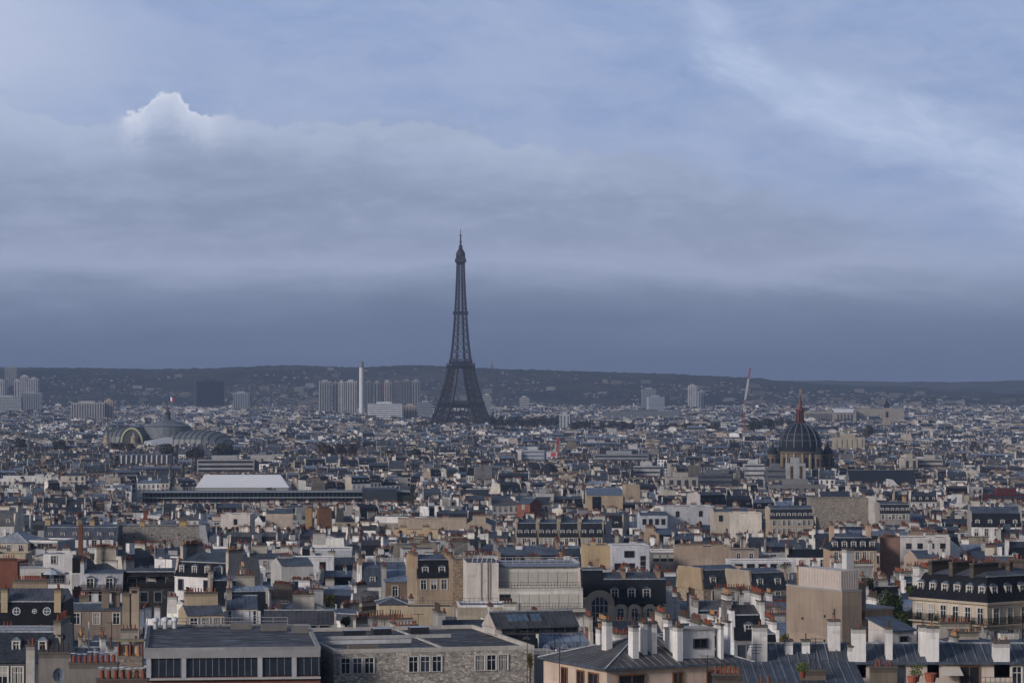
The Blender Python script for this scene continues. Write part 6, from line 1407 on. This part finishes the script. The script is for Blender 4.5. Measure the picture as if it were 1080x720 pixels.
b = Bld('apartment_building', 'dark mansarded house with white slanted bay ribs below the glass hall', 'building', 128, 2700, 2); w = b.w(53); b.walls(0, w, 0, 14, b.z(491), WALL, (0.40, 0.40, 0.41)); b.mansard(0, w, 0, 14, b.z(491), b.z(479.5) - b.z(491), 2.5, 0.8, (SLATE, (0.06, 0.065, 0.08)))
for k in range(10): x = w * k / 10; mb = MB(); mb.bar((x, -0.6, b.z(491)), (x, 2.2, b.z(480)), 0.6, PAINT, (0.48, 0.48, 0.5)); b.part('slanted_rib', mb)
b.done(126, 182, 491, (0, w, -1, 15), 'the house with slanted ribs', 486)

# ------------------------------------------------------------------ trees
def leaf_cloud(mb, r, n, rx, rz, cz, size, tints, lumps=7):
    cs = [(r.uniform(-.55, .55) * rx, r.uniform(-.55, .55) * rx, cz + r.uniform(-.5, .55) * rz, r.uniform(.35, .6)) for _ in range(lumps)]
    cols = [r.choice(tints) for _ in cs]
    for k in range(n):
        i = r.randrange(lumps); c = cs[i]
        v = Vector((r.gauss(0, 1), r.gauss(0, 1), r.gauss(0, 1))).normalized() * (0.55 + 0.5 * r.random())
        p = Vector((c[0] + v.x * c[3] * rx, c[1] + v.y * c[3] * rx, c[2] + v.z * c[3] * rz))
        a = Vector((r.uniform(-1, 1), r.uniform(-1, 1), r.uniform(-1, 1))).normalized(); q = a.cross(v).normalized() * size * r.uniform(.5, 1); a = a * size * r.uniform(.6, 1.1)
        f = r.uniform(.6, 1.3); mb.poly([tuple(p - a), tuple(p + q * .7), tuple(p + a), tuple(p - q * .7)], LEAF, tuple(x * f for x in cols[i]))


GREEN = [(0.035, 0.055, 0.016), (0.05, 0.07, 0.022), (0.025, 0.04, 0.014)]; YEL = [(0.10, 0.095, 0.02), (0.07, 0.075, 0.02), (0.12, 0.10, 0.03)]
RUST = [(0.055, 0.036, 0.022), (0.04, 0.033, 0.02), (0.07, 0.045, 0.028)]; DARK = [(0.026, 0.032, 0.018), (0.035, 0.035, 0.02), (0.045, 0.04, 0.022)]


def tree(label, px, pyt, pyb, wpx, Y, tints, n=700, group=None, z0=None):
    b = Bld('tree', label, 'tree', px, Y, 0, group); r = random.Random(int(px * 7 + Y))
    zt, zb = b.z(pyt), b.z(pyb); rx = b.w(wpx) / 2; zb = min(zb, zt - 1.2 * rx); rz = (zt - zb) / 2
    mb = MB(); t = 0.09 * rx + 0.12
    mb.bar((0, 0, -1), (0.1 * rx, 0, zb + rz * .7), t, BARK, (0.06, 0.048, 0.038), t * .6)
    for k in range(5): a = k * 1.3; mb.bar((0.05 * rx, 0, zb + rz * .2), (rx * .6 * math.cos(a), rx * .6 * math.sin(a), zb + rz * (1 + .25 * (k % 3 - .5))), t * .45, BARK, (0.06, 0.048, 0.038), t * .15)
    b.part('trunk', mb)
    mb = MB(); leaf_cloud(mb, r, n, rx, rz, zb + rz, max(b.w(1.1), rx * (.11 if Y < 700 else .15)), tints, 9); b.part('crown', mb)
    return b


for a in (('large dark green tree beside the tall brown block', 938, 622, 668, 36, 475, GREEN, 2600), ('green tree leaning over the gap left of the corner house', 962, 640, 672, 30, 468, GREEN, 1800),
          ('light green treetop behind the corner house', 968, 616, 634, 30, 520, [(0.06, 0.08, 0.025), (0.05, 0.07, 0.02)], 1400), ('small brown green tree behind the brown block screen', 913, 604, 626, 18, 560, DARK, 900),
          ('yellowing shrub tree at the left foot of the brown block', 826, 664, 692, 16, 392, YEL, 900), ('yellow green tree among the roofs left of centre', 347, 621, 642, 17, 610, YEL, 1100),
          ('small dark evergreen at the end of the seamed hall', 365, 648, 662, 11, 470, GREEN, 800), ('rust yellow creeper bush at the right end of the stone building', 559, 682, 706, 8, 345, YEL, 500)):
    t_ = tree(*a); CAPS.append((a[1] - a[4] / 2, a[1] + a[4] / 2, a[3] - 3, a[5]))
for a in (('biggest dark tree right before the glass exhibition hall', 235, 463, 489, 27, 2900), ('round dark tree left of the biggest one before the exhibition hall', 205, 470, 487, 23, 2880), ('dark tree directly under the white marquee', 178, 467.5, 484, 20, 2870),
          ('autumn tree before the left stone turret', 124, 466, 477, 15, 2950), ('autumn tree between the two stone turrets', 136, 467, 478, 13, 2955), ('broad dark tree far left of the exhibition hall', 62, 462, 477, 18, 3000), ('dark tree near the left edge at hall height', 22, 462, 475, 16, 3050),
          ('tallest rust brown tree of the clump left of centre', 345, 466, 484, 20, 2850), ('second rust brown tree of the clump left of centre', 359, 467, 484, 16, 2840), ('small rust brown tree at the right of the clump', 371, 468, 483, 13, 2830),
          ('lone dark tree in the middle of the roofs below the tower', 437, 473, 484, 14, 2750), ('dark tree right of the domed church skyline', 916, 447, 463, 12, 3600), ('brown tree beside the lone dark one', 409, 474, 484, 12, 2760),
          ('dark tree just behind the red dome lantern', 812, 441, 453, 16, 3900), ('dark wide tree left of the dome lantern', 795, 442, 454, 18, 3950)):
    t_ = tree(*a, RUST if 'rust' in a[0] or 'autumn' in a[0] else DARK, 1300); CAPS.append((a[1] - a[4] / 2, a[1] + a[4] / 2, a[3] - 3, a[5]))
rt = random.Random(4)
for lo, hi, pt, pb, Y, n, lab in ((516, 600, 438, 450, 4350, 17, 'tree of the dark wood right of the lattice tower'), (601, 668, 444, 453, 4200, 14, 'tree in the long band of dark trees right of centre'), (697, 760, 446, 455, 4150, 13, 'tree in the dark strip left of the crane'),
                                  (440, 530, 443, 451, 4560, 16, 'small tree around the feet of the lattice tower'), (792, 850, 441, 450, 4500, 8, 'tree in the dark strip behind the domed church')):
    for k in range(n):
        px = lo + (hi - lo) * (k + rt.random()) / n; dp = rt.uniform(-1.5, 2.0); tree(lab, px, pt + dp, pb + dp, rt.uniform(8, 13), Y + rt.uniform(-120, 120), DARK if rt.random() < .7 else RUST, 320, 'dark band of trees: ' + lab)
    CAPS.append((lo, hi, pb - 2, Y - 150))
for k in range(11):
    tree('tree under the great arch between the feet of the lattice tower', 466 + k * 3.9, 439 + rt.uniform(-1, 2), 452, rt.uniform(8, 12), 4900 + rt.uniform(-25, 90), RUST, 400, 'trees under the arch of the lattice tower')


for k in range(46):
    py = rt.uniform(462, 590); Y = float(np.interp(py, [462, 478, 500, 542, 569, 604], [3700, 3000, 2200, 1426, 1100, 800])); px = rt.uniform(5, 1075)
    if any(p0 - 6 < px < p1 + 6 and abs(py - pb) < 34 and Y < Yc + 60 for p0, p1, pb, Yc in CAPS): continue
    tree('dark treetop rising between the roofs of the city', px, py - rt.uniform(3, 6) * 1500 / (Y + 700), py + 9, rt.uniform(9, 20) * 1500 / (Y + 500), Y, rt.choice([DARK, DARK, RUST, GREEN]), 800, 'treetops among the roofs')


# ------------------------------------------------------------------ ordinary houses
def house(b, r, w, d, h, face=lambda s: True, lod=0):
    """one ordinary city house centred on the origin, eaves at height h; returns words for its look"""
    b.lod = lod
    x0, x1, y0, y1 = -w / 2, w / 2, -d / 2, d / 2
    wn, wc = r.choices([('cream', CREAM), ('white', WHITE), ('beige', BEIGE), ('grey', GREY), ('brown', BROWN), ('pale grey', (0.5, 0.5, 0.51)), ('stone', STONE)], [15, 40, 8, 14, 6, 18, 6])[0]
    k = r.uniform(.82, 1.1); wc = tuple(c * k for c in wc)
    k = r.uniform(.8, 1.1); sc = tuple(c * k for c in r.choices([WHITE, CREAM, BEIGE, BROWN, (0.42, 0.41, 0.40), STONE], [34, 18, 11, 8, 20, 8])[0])
    style = r.choices(['mansard', 'gable', 'zincmansard', 'flat', 'shed', 'hip'], [26, 26, 16, 20, 7, 5] if w < 18 else [25, 5, 10, 60, 0, 0])[0]
    mb = MB(); fw = (RUB if wn == 'stone' and r.random() < .5 else WALL)
    mb.box(x0, x1, y0, y1, -6, h, fw, wc, skip='lru'); mb.box(x0, x1, y0, y1, -6, h, BRICK if r.random() < .03 else WALL, sc, skip='fbtu'); b.part('wall', mb)
    k = r.uniform(.38, 1.3) if r.random() < .8 else r.uniform(1.5, 2.8); zt = tuple(c * k for c in CZINC); k = r.uniform(.7, 1.8); st = tuple(c * k for c in CSLATE)
    if r.random() < .12: zt = (zt[1], zt[1] * 1.02, zt[1] * 1.1)
    rz = h; top = h
    if style in ('mansard', 'zincmansard'):
        h1, ins, h2 = r.uniform(2.6, 4.2), r.uniform(.7, 1.6), r.uniform(.6, 1.8)
        m1 = (SLATE, st) if style == 'mansard' else (ZINC, tuple(c * .62 for c in zt))
        b.mansard(x0, x1, y0, y1, h, h1, ins, h2, m1, (ZINC, zt)); rz = h + h1; top = rz + h2
        n = max(1, int(w / r.uniform(2.6, 3.6)))
        for s in 'fb':
            if not face(s): continue
            for q in range(n):
                x = x0 + w * (q + .5) / n; sg = -1 if s == 'f' else 1
                b.dormer(x, sg * (d / 2 - .15 - ins * .12), h + .35, .9, 1.5, 1.6, s, r.choice('wz'), zt if b.flat else CZINC)
        for x in (x0, x1):
            mb = MB(); kk = ins * .75; lo = ring4(x - .22, x + .22, y0 + .02, y1 - .02, h - .2); hi = ring4(x - .22, x + .22, y0 + kk, y1 - kk, rz + .55); mb.hull(lo, hi, WALL, sc, (CONC, (.25, .25, .26))); b.part('party_wall', mb)
    elif style == 'gable': q = r.uniform(1.0, 2.8); b.gable(x0, x1, y0, y1, h, q, (ZINC, zt) if r.random() < .85 else (SLATE, st), (WALL, sc), off=r.uniform(.35, .65)); rz = h + q * .55; top = h + q
    elif style == 'hip': q = r.uniform(1.5, 2.8); b.hip(x0, x1, y0, y1, h, q, (ZINC, zt) if r.random() < .6 else (SLATE, st)); rz = h + q * .35; top = h + q
    elif style == 'shed': q = r.uniform(.8, 2.2); b.shed(x0, x1, y0, y1, h, h + q, (ZINC, zt), (WALL, sc)); rz = h + q * .5; top = h + q
    else:
        k = r.choice([.5, .8, 1.2, 3.0, 5.0]); b.flatroof(x0, x1, y0, y1, h, r.uniform(.4, 1.0), (FLAT, tuple(c * k for c in CFLAT)), (WALL, wc))
        if r.random() < .75:
            a, c = r.uniform(.25, .6) * w, r.uniform(.3, .6) * d; px_, py_ = r.uniform(x0 + .5, x1 - a - .5), r.uniform(y0 + .5, y1 - c - .5); hh = r.uniform(1.6, 3.2); top = h + hh
            mb = MB(); mb.box(px_, px_ + a, py_, py_ + c, h + .06, h + hh, WALL, r.choice([WHITE, wc, GREY, (.5, .5, .52)]), (FLAT, CFLAT), 'u'); b.part('penthouse', mb)
            if a > 2.5 and (face('f')): b.win(px_ + a / 2, py_, h + .5, min(2.0, a * .5), min(1.4, hh - .8), 'f', 'g')
        if lod < 2 and r.random() < .5: b.railing(x0 + .15, y0 + .1, x1 - .15, y0 + .1, h + .5, .9, (.2, .2, .21), 1.2 if b.flat else .8, r=.035)
    nch = 0; pots = 0
    for x in (x0, x1):
        if r.random() < (.86 if style != 'flat' else .45):
            for q in range(1 if r.random() < .65 else 2):
                L = r.uniform(2.0, 6.0); n = max(2, int(L / .45)); y = r.uniform(y0 + L / 2 + .5, y1 - L / 2 - .5) if d > L + 1.2 else 0
                hh = r.uniform(.4, 1.5) + (top - rz); kc = r.uniform(.7, 1.1); tn = sc if r.random() < .6 else tuple(c * kc for c in r.choice([BEIGE, CREAM, BROWN, (0.5, .49, .48), (0.36, .35, .35), CBRICK] if r.random() < .4 else [(0.5, .49, .48), WHITE, CREAM]))
                b.chimney(x * .985, y, rz - 1.2, .62, L, hh + 1.2, n, tn, WALL, r.choice(['red', 'red', 'red', 'ochre', 'tall']), 1, r); nch += 1; pots += n
    if r.random() < .3 and style != 'flat':
        L = r.uniform(1.4, 3.5); b.chimney(r.uniform(x0 * .5, x1 * .5), r.uniform(-1, 1), rz - 1.2, L, .62, 2.2 + (top - rz) + r.uniform(0, 1), max(2, int(L / .5)), sc, WALL, 'red', 1, r); nch += 1
    n = max(2, int(w / r.uniform(2.4, 3.2))); fl = r.uniform(.5, 1.0); wst = r.choice('wwhsg')
    for s in 'fb':
        if not face(s): continue
        for f in range(3 if lod == 0 else 2):
            for q in range(n):
                if r.random() < .04: continue
                b.win(x0 + w * (q + .5) / n, y0 if s == 'f' else y1, h - fl - 2.0 - 3.0 * f, 1.15, 2.0, s, wst)
    if lod < 2:
        # clutter on the roof: vents, little boxes, roof lights, aerials
        for q in range(r.randint(1, 3)):
            x, y = r.uniform(x0 + 1, x1 - 1), r.uniform(y0 * .5, y1 * .5); t_ = r.random(); zz = rz - .4
            if t_ < .4:
                mb = MB(); hh = r.uniform(.9, 2.0) + top - rz; mb.bar((x, y, zz), (x, y, zz + hh), .11, PAINT, (.4, .42, .45)); mb.box(x - .2, x + .2, y - .2, y + .2, zz + hh + .003, zz + hh + .12, PAINT, (.35, .36, .38)); b.part('vent_pipe', mb)
            elif t_ < .7:
                a, c = r.uniform(.5, 1.3), r.uniform(.4, 1.0); mb = MB(); mb.box(x - a, x + a, y - c, y + c, zz, zz + r.uniform(1.0, 2.2) + (top - rz) * .7, WALL if r.random() < .6 else ZINC, r.choice([WHITE, (.5, .5, .52), GREY, CREAM, CZINC]), (ZINC, zt), 'u'); b.part('roof_box', mb)
            else:
                mb = MB(); hh = top - rz + r.uniform(1.8, 3.2); mb.bar((x, y, zz), (x, y, zz + hh), .035, IRON, BLACK)
                for k in range(3): mb.bar((x - .55, y, zz + hh - .1 - .25 * k), (x + .55, y + .2, zz + hh - .1 - .25 * k), .022, IRON, BLACK)
                b.part('aerial', mb)
    if r.random() < .18:
        for s in 'lr':
            if face(s): b.win(x0 if s == 'l' else x1, r.uniform(y0 + 2, y1 - 2), h - 2.6 - r.uniform(0, 3), .9, 1.3, s, 'd')
    rn = {'mansard': 'dark slate mansard', 'zincmansard': 'zinc mansard', 'gable': 'zinc gable roof', 'hip': 'hipped roof', 'shed': 'single slope zinc roof', 'flat': 'flat roof'}[style]
    return wn, rn, nch, top


# lots -----------------------------------------------------------------
r = random.Random(21)
CELL = 2.5; OX, OY = -1700, 300
occ = np.zeros((int(8200 / CELL), int(3400 / CELL)), bool)


def cells(cx, cyy, ang, w, d, n=6):
    u = (np.arange(n) + .5) / n - .5; U, Vv = np.meshgrid(u * w, u * d); c, s = math.cos(ang), math.sin(ang)
    X = cx + U * c - Vv * s; Yy = cyy + U * s + Vv * c
    i = ((Yy - OY) / CELL).astype(int).ravel(); j = ((X - OX) / CELL).astype(int).ravel()
    ok = (i >= 0) & (i < occ.shape[0]) & (j >= 0) & (j < occ.shape[1]); return i[ok], j[ok]


for P in RESV:
    c = np.mean(np.array(P), 0); e1 = np.array(P[1]) - np.array(P[0]); e2 = np.array(P[3]) - np.array(P[0])
    w, d = np.linalg.norm(e1), np.linalg.norm(e2); i, j = cells(c[0], c[1], math.atan2(e1[1], e1[0]), w, d, max(6, int(max(w, d) / 2))); occ[i, j] = True

LOTS = []


def try_lot(cx, cyy, ang, w, d, h, far):
    if cyy < 395 or cyy > 7500 or abs(cx) > .178 * cyy + 25: return
    i, j = cells(cx, cyy, ang, w, d)
    if not len(i) or occ[i, j].mean() > .12: return
    g = G(cyy); px = 540 + cx / cyy * F; hw = (w + d) / 2 / cyy * F; ez = g + h
    lim = min((Z_of(pb, cyy - d / 2) - 5.0 for p0, p1, pb, Yc in CAPS if cyy < Yc and px + hw > p0 and px - hw < p1), default=None)
    if lim is not None: ez = lim if lim < ez else min(lim, ez + 3.5)
    if ez - g < 4.0: return
    occ[i, j] = True; LOTS.append((cx, cyy, ang, w, d, ez, far))


def region(rx0, ry0, S, ang, far):
    c, s = math.cos(ang), math.sin(ang); cx0, cy0 = rx0 + S / 2, ry0 + S / 2; st = 9 if not far else 14
    v = -S * .72
    while v < S * .72:
        bd = r.uniform(27, 42) if not far else r.uniform(45, 75); u = -S * .72
        while u < S * .72:
            bw = r.uniform(55, 105); hb = r.gauss(18.5, 1.3); dd = r.uniform(8.5, 11.5) if not far else r.uniform(11, 15)
            edges = [(u, v, 0, bw, dd), (u, v + bd - dd, math.pi, bw, dd), (u, v + dd, -math.pi / 2, bd - 2 * dd, dd), (u + bw - dd, v + dd, math.pi / 2, bd - 2 * dd, dd)]
            for q, (eu, ev, ea, L, D) in enumerate(edges):
                p = 0
                while p < L - 6:
                    w = min(r.uniform(6.5, 14.5) if not far else r.uniform(10, 26), L - p)
                    if r.random() < .10: w = min(r.uniform(18, 44), L - p)
                    if L - p - w < 5: w = L - p
                    uu, vv = (eu + p + w / 2, ev + D / 2) if q < 2 else (eu + D / 2, ev + p + w / 2)
                    X, Yy = cx0 + uu * c - vv * s, cy0 + uu * s + vv * c
                    if rx0 <= X < rx0 + S and ry0 <= Yy < ry0 + S and r.random() < .97: try_lot(X, Yy, ang + ea, w, D, max(9, hb + r.gauss(0, 1.3) + (4 if r.random() < .06 else 0)), far)
                    p += w
            for _ in range(6 if not far else 2):
                uu, vv = u + r.uniform(dd + 4, max(dd + 5, bw - dd - 4)), v + r.uniform(dd + 3, max(dd + 4, bd - dd - 3)); X, Yy = cx0 + uu * c - vv * s, cy0 + uu * s + vv * c
                if rx0 <= X < rx0 + S and ry0 <= Yy < ry0 + S: try_lot(X, Yy, ang + r.choice([0, math.pi / 2]), r.uniform(4, 11), r.uniform(4.5, 8), max(6, hb - r.uniform(0, 8)), far)
            u += bw + (st if r.random() < .7 else 4)
        v += bd + st


yy = 390
while yy < 7500:
    S = 130 if yy < 1000 else 190 if yy < 2500 else 330
    xx = -.18 * (yy + S) - 40
    while xx < .18 * (yy + S) + 40:
        region(xx, yy, S, math.radians(r.choice([4, -6, 10, -12, 18, 0, 7, -16, 28, -33, 2, -3])), yy > 3200); xx += S
    yy += S

# what can be seen: nearer roofs hide those behind
col = np.full(1180, 720.0)
items = [(l[1], l, None) for l in LOTS]
for o in list(COL.objects):
    if o.name.split('.')[0] == 'wall' and o.parent and o.type == 'MESH' and o.parent.location.y < 1600:
        P = o.parent; c, s = math.cos(P.rotation_euler.z), math.sin(P.rotation_euler.z); bb = [v for v in o.bound_box]
        pts = [(P.location.x + x * c - y * s, P.location.y + x * s + y * c) for x, y, z in bb]; zt = max(v[2] for v in bb) + P.location.z; Ym = sum(p[1] for p in pts) / 8
        pp = [540 + p[0] / p[1] * F for p in pts]; items.append((Ym, None, (min(pp), max(pp), HOR + (CAMZ - zt) / Ym * F)))
items.sort(key=lambda t: t[0])
SEEN = []
for Yc, l, oc in items:
    if l is None: a, e, top = oc
    else:
        cx, cyy, ang, w, d, ez, far = l; c, s = abs(math.cos(ang)), abs(math.sin(ang)); hw = (w * c + d * s) / 2
        a, e = 540 + (cx - hw) / cyy * F, 540 + (cx + hw) / cyy * F; top = HOR + (CAMZ - ez - 3.0) / cyy * F
    a, e = int(max(-49, a)) + 50, int(min(1129, e)) + 51
    if e <= a: continue
    seg = col[a:e]; vis = np.maximum(0, seg - top)
    if l is not None:
        area = vis.sum() if -20 < (a + e) / 2 - 50 < 1100 else 0
        if (seg - top).max() > -2.0: SEEN.append((float(area), l, ((a + e) / 2 - 50, top)))
    np.minimum(seg, top + (0.0 if l is None else 3.0 / max(Yc, 1) * F), out=seg)
SEEN.sort(key=lambda t: -t[0])
N_THINGS = 250
NUM = ('no', 'one', 'two', 'three', 'four', 'five', 'six')
lab_list = []
for area, l, (px, py) in SEEN[:N_THINGS]:
    cx, cyy, ang, w, d, ez, far = l; hr = random.Random(int(cx * 31 + cyy * 17)); ny = {'f': -math.cos(ang), 'b': math.cos(ang), 'r': math.sin(ang), 'l': -math.sin(ang)}
    b = Bld('apartment_house', None, None, 0, 0, math.degrees(ang), 'ordinary apartment houses of the city', xyz=(cx, cyy))
    wn, rn, nch, top = house(b, hr, w, d, ez - b.g, lambda s: ny[s] < -.12, 0 if cyy < 620 else 1)
    b.root['category'] = 'house'; lab_list.append((b.root, px, py, ('narrow ' if w < 10 else 'wide ' if w > 15 else '') + wn, rn, nch))
# a label for each: its look, then the landmark it stands by
def rel(px, py, lx, ly):
    dx, dy = px - lx, py - ly
    s = 'left of' if dx < -22 else 'right of' if dx > 22 else ''
    if s and abs(dx) > 60: s = 'well ' + s
    v = 'behind' if dy < -9 else 'in front of' if dy > 9 else ''
    return (v + ' and ' + s) if v and s else (v or s or 'beside')
used = {}
for root, px, py, wn, rn, nch in lab_list:
    best = sorted(LAND, key=lambda q: (q[0] - px) ** 2 + 3.0 * (q[1] - py) ** 2)[:14]; done = False
    look = f'{wn} house, {rn}'
    for ch in ('', f', {NUM[min(nch, 6)]} chimney{"" if nch == 1 else "s"}'):
        for lx, ly, wd in best:
            lb = f'{look}{ch}, {rel(px, py, lx, ly)} {wd}'
            if lb not in used and len(lb.split()) <= 16: used[lb] = root; root['label'] = lb; done = True; break
        if done: break
    if not done:
        for n_, (lx, ly, wd) in [(n_, q) for q in best for n_ in ('second', 'third', 'fourth', 'fifth', 'sixth')]:
            lb = f'{n_} {look}, {rel(px, py, lx, ly)} {wd}'
            if lb not in used and len(lb.split()) <= 16: used[lb] = root; root['label'] = lb; break

# the rest, past the few hundred largest, as one mass
TPL = {}
for lod in (1, 2):
    for k in range(44):
        rr = random.Random(900 + k + 100 * lod); w, d = (rr.uniform(7, 15) if k < 34 else rr.uniform(18, 42)) * (1.0 if lod == 1 else 1.25), rr.uniform(10, 13)
        b = Bld('t', None, None, 0, 1000, flat=True); house(b, rr, w, d, 20.0, lod=lod); m = b.mb
        V = np.array(m.v); V[:, 2] -= 20.0; V[:, 0] /= w; V[:, 1] /= d
        TPL.setdefault(lod, []).append((w, V, np.fromiter((len(f) for f in m.f), np.int32), np.fromiter((q for f in m.f for q in f), np.int32), np.array(m.m, np.int32), np.array(m.t, np.float32)))
acc = [[], [], [], [], []]; off = 0
rs = np.random.default_rng(8); FC = np.ones((len(MLIST), 3), np.float32)
for area, l, _ in SEEN[N_THINGS:]:
    cx, cyy, ang, w, d, ez, far = l
    T = TPL[1 if cyy < 1900 else 2]; k = int(rs.integers(44))
    for _ in range(6):
        k = int(rs.integers(44))
        if .72 < T[k][0] / w < 1.38: break
    else: k = min(range(44), key=lambda q: abs(T[q][0] - w))
    tw, V, lens, lp, mm, tt = T[k]; c, s = math.cos(ang), math.sin(ang); x, y = V[:, 0] * w, V[:, 1] * d
    acc[0].append(np.stack([cx + x * c - y * s, cyy + x * s + y * c, V[:, 2] + ez], 1)); acc[1].append(lens); acc[2].append(lp + off); acc[3].append(mm); off += len(V)
    FC[:] = 1; FC[MIDX[WALL]] = rs.uniform(.65, 1.5) * rs.uniform(.98, 1.02, 3); FC[MIDX[ZINC]] = rs.uniform(.6, 1.3); FC[MIDX[SLATE]] = rs.uniform(.7, 1.6); FC[MIDX[FLAT]] = rs.uniform(.6, 1.8)
    acc[4].append(np.minimum(tt * FC[mm], .84))
me = fill(bpy.data.meshes.new('city_houses'), *[np.concatenate(a) for a in acc])
o = bpy.data.objects.new('city_houses', me); COL.objects.link(o); o['kind'] = 'stuff'; o['label'] = 'dense mass of roofs and houses stretching to the hills'
# houses scattered over the wooded hillsides
mb = MB(); r = random.Random(77)
for k in range(24000):
    y = r.uniform(7350, 9650); x = r.uniform(-.18, .18) * y
    dens = (.5 + .5 * math.sin(x / 130 + 1.3 + 2 * math.sin(y / 190)) * math.sin(y / 170 + x / 300)) ** 1.6
    if r.random() > dens * (1.08 - (y - 7350) / 1950): continue
    z = float(hill1(np.array(x), np.array(y))); w = r.uniform(4, 9) if r.random() < .96 else r.uniform(14, 34); h = r.uniform(1.5, 4.5) if w < 15 else r.uniform(7, 14); k = r.uniform(.12, .42) if w < 15 else r.uniform(.15, .4); cl = tuple(c * k for c in r.choice([WHITE, CREAM, (0.5, .49, .48), BEIGE, (.6, .6, .62)]))
    mb.box(x - w / 2, x + w / 2, y, y + 10, z - 3, z + h, WALL, cl, (ZINC, (.18, .15, .14) if r.random() < .5 else CZINC), 'u')
o = mb.build('hillside_houses'); o['kind'] = 'stuff'; o['label'] = 'scattered pale houses on the wooded hillside'
print('lots', len(LOTS), 'seen', len(SEEN), 'objects', len(COL.objects), 'faces', len(me.polygons), 'area limit', SEEN[N_THINGS][0])
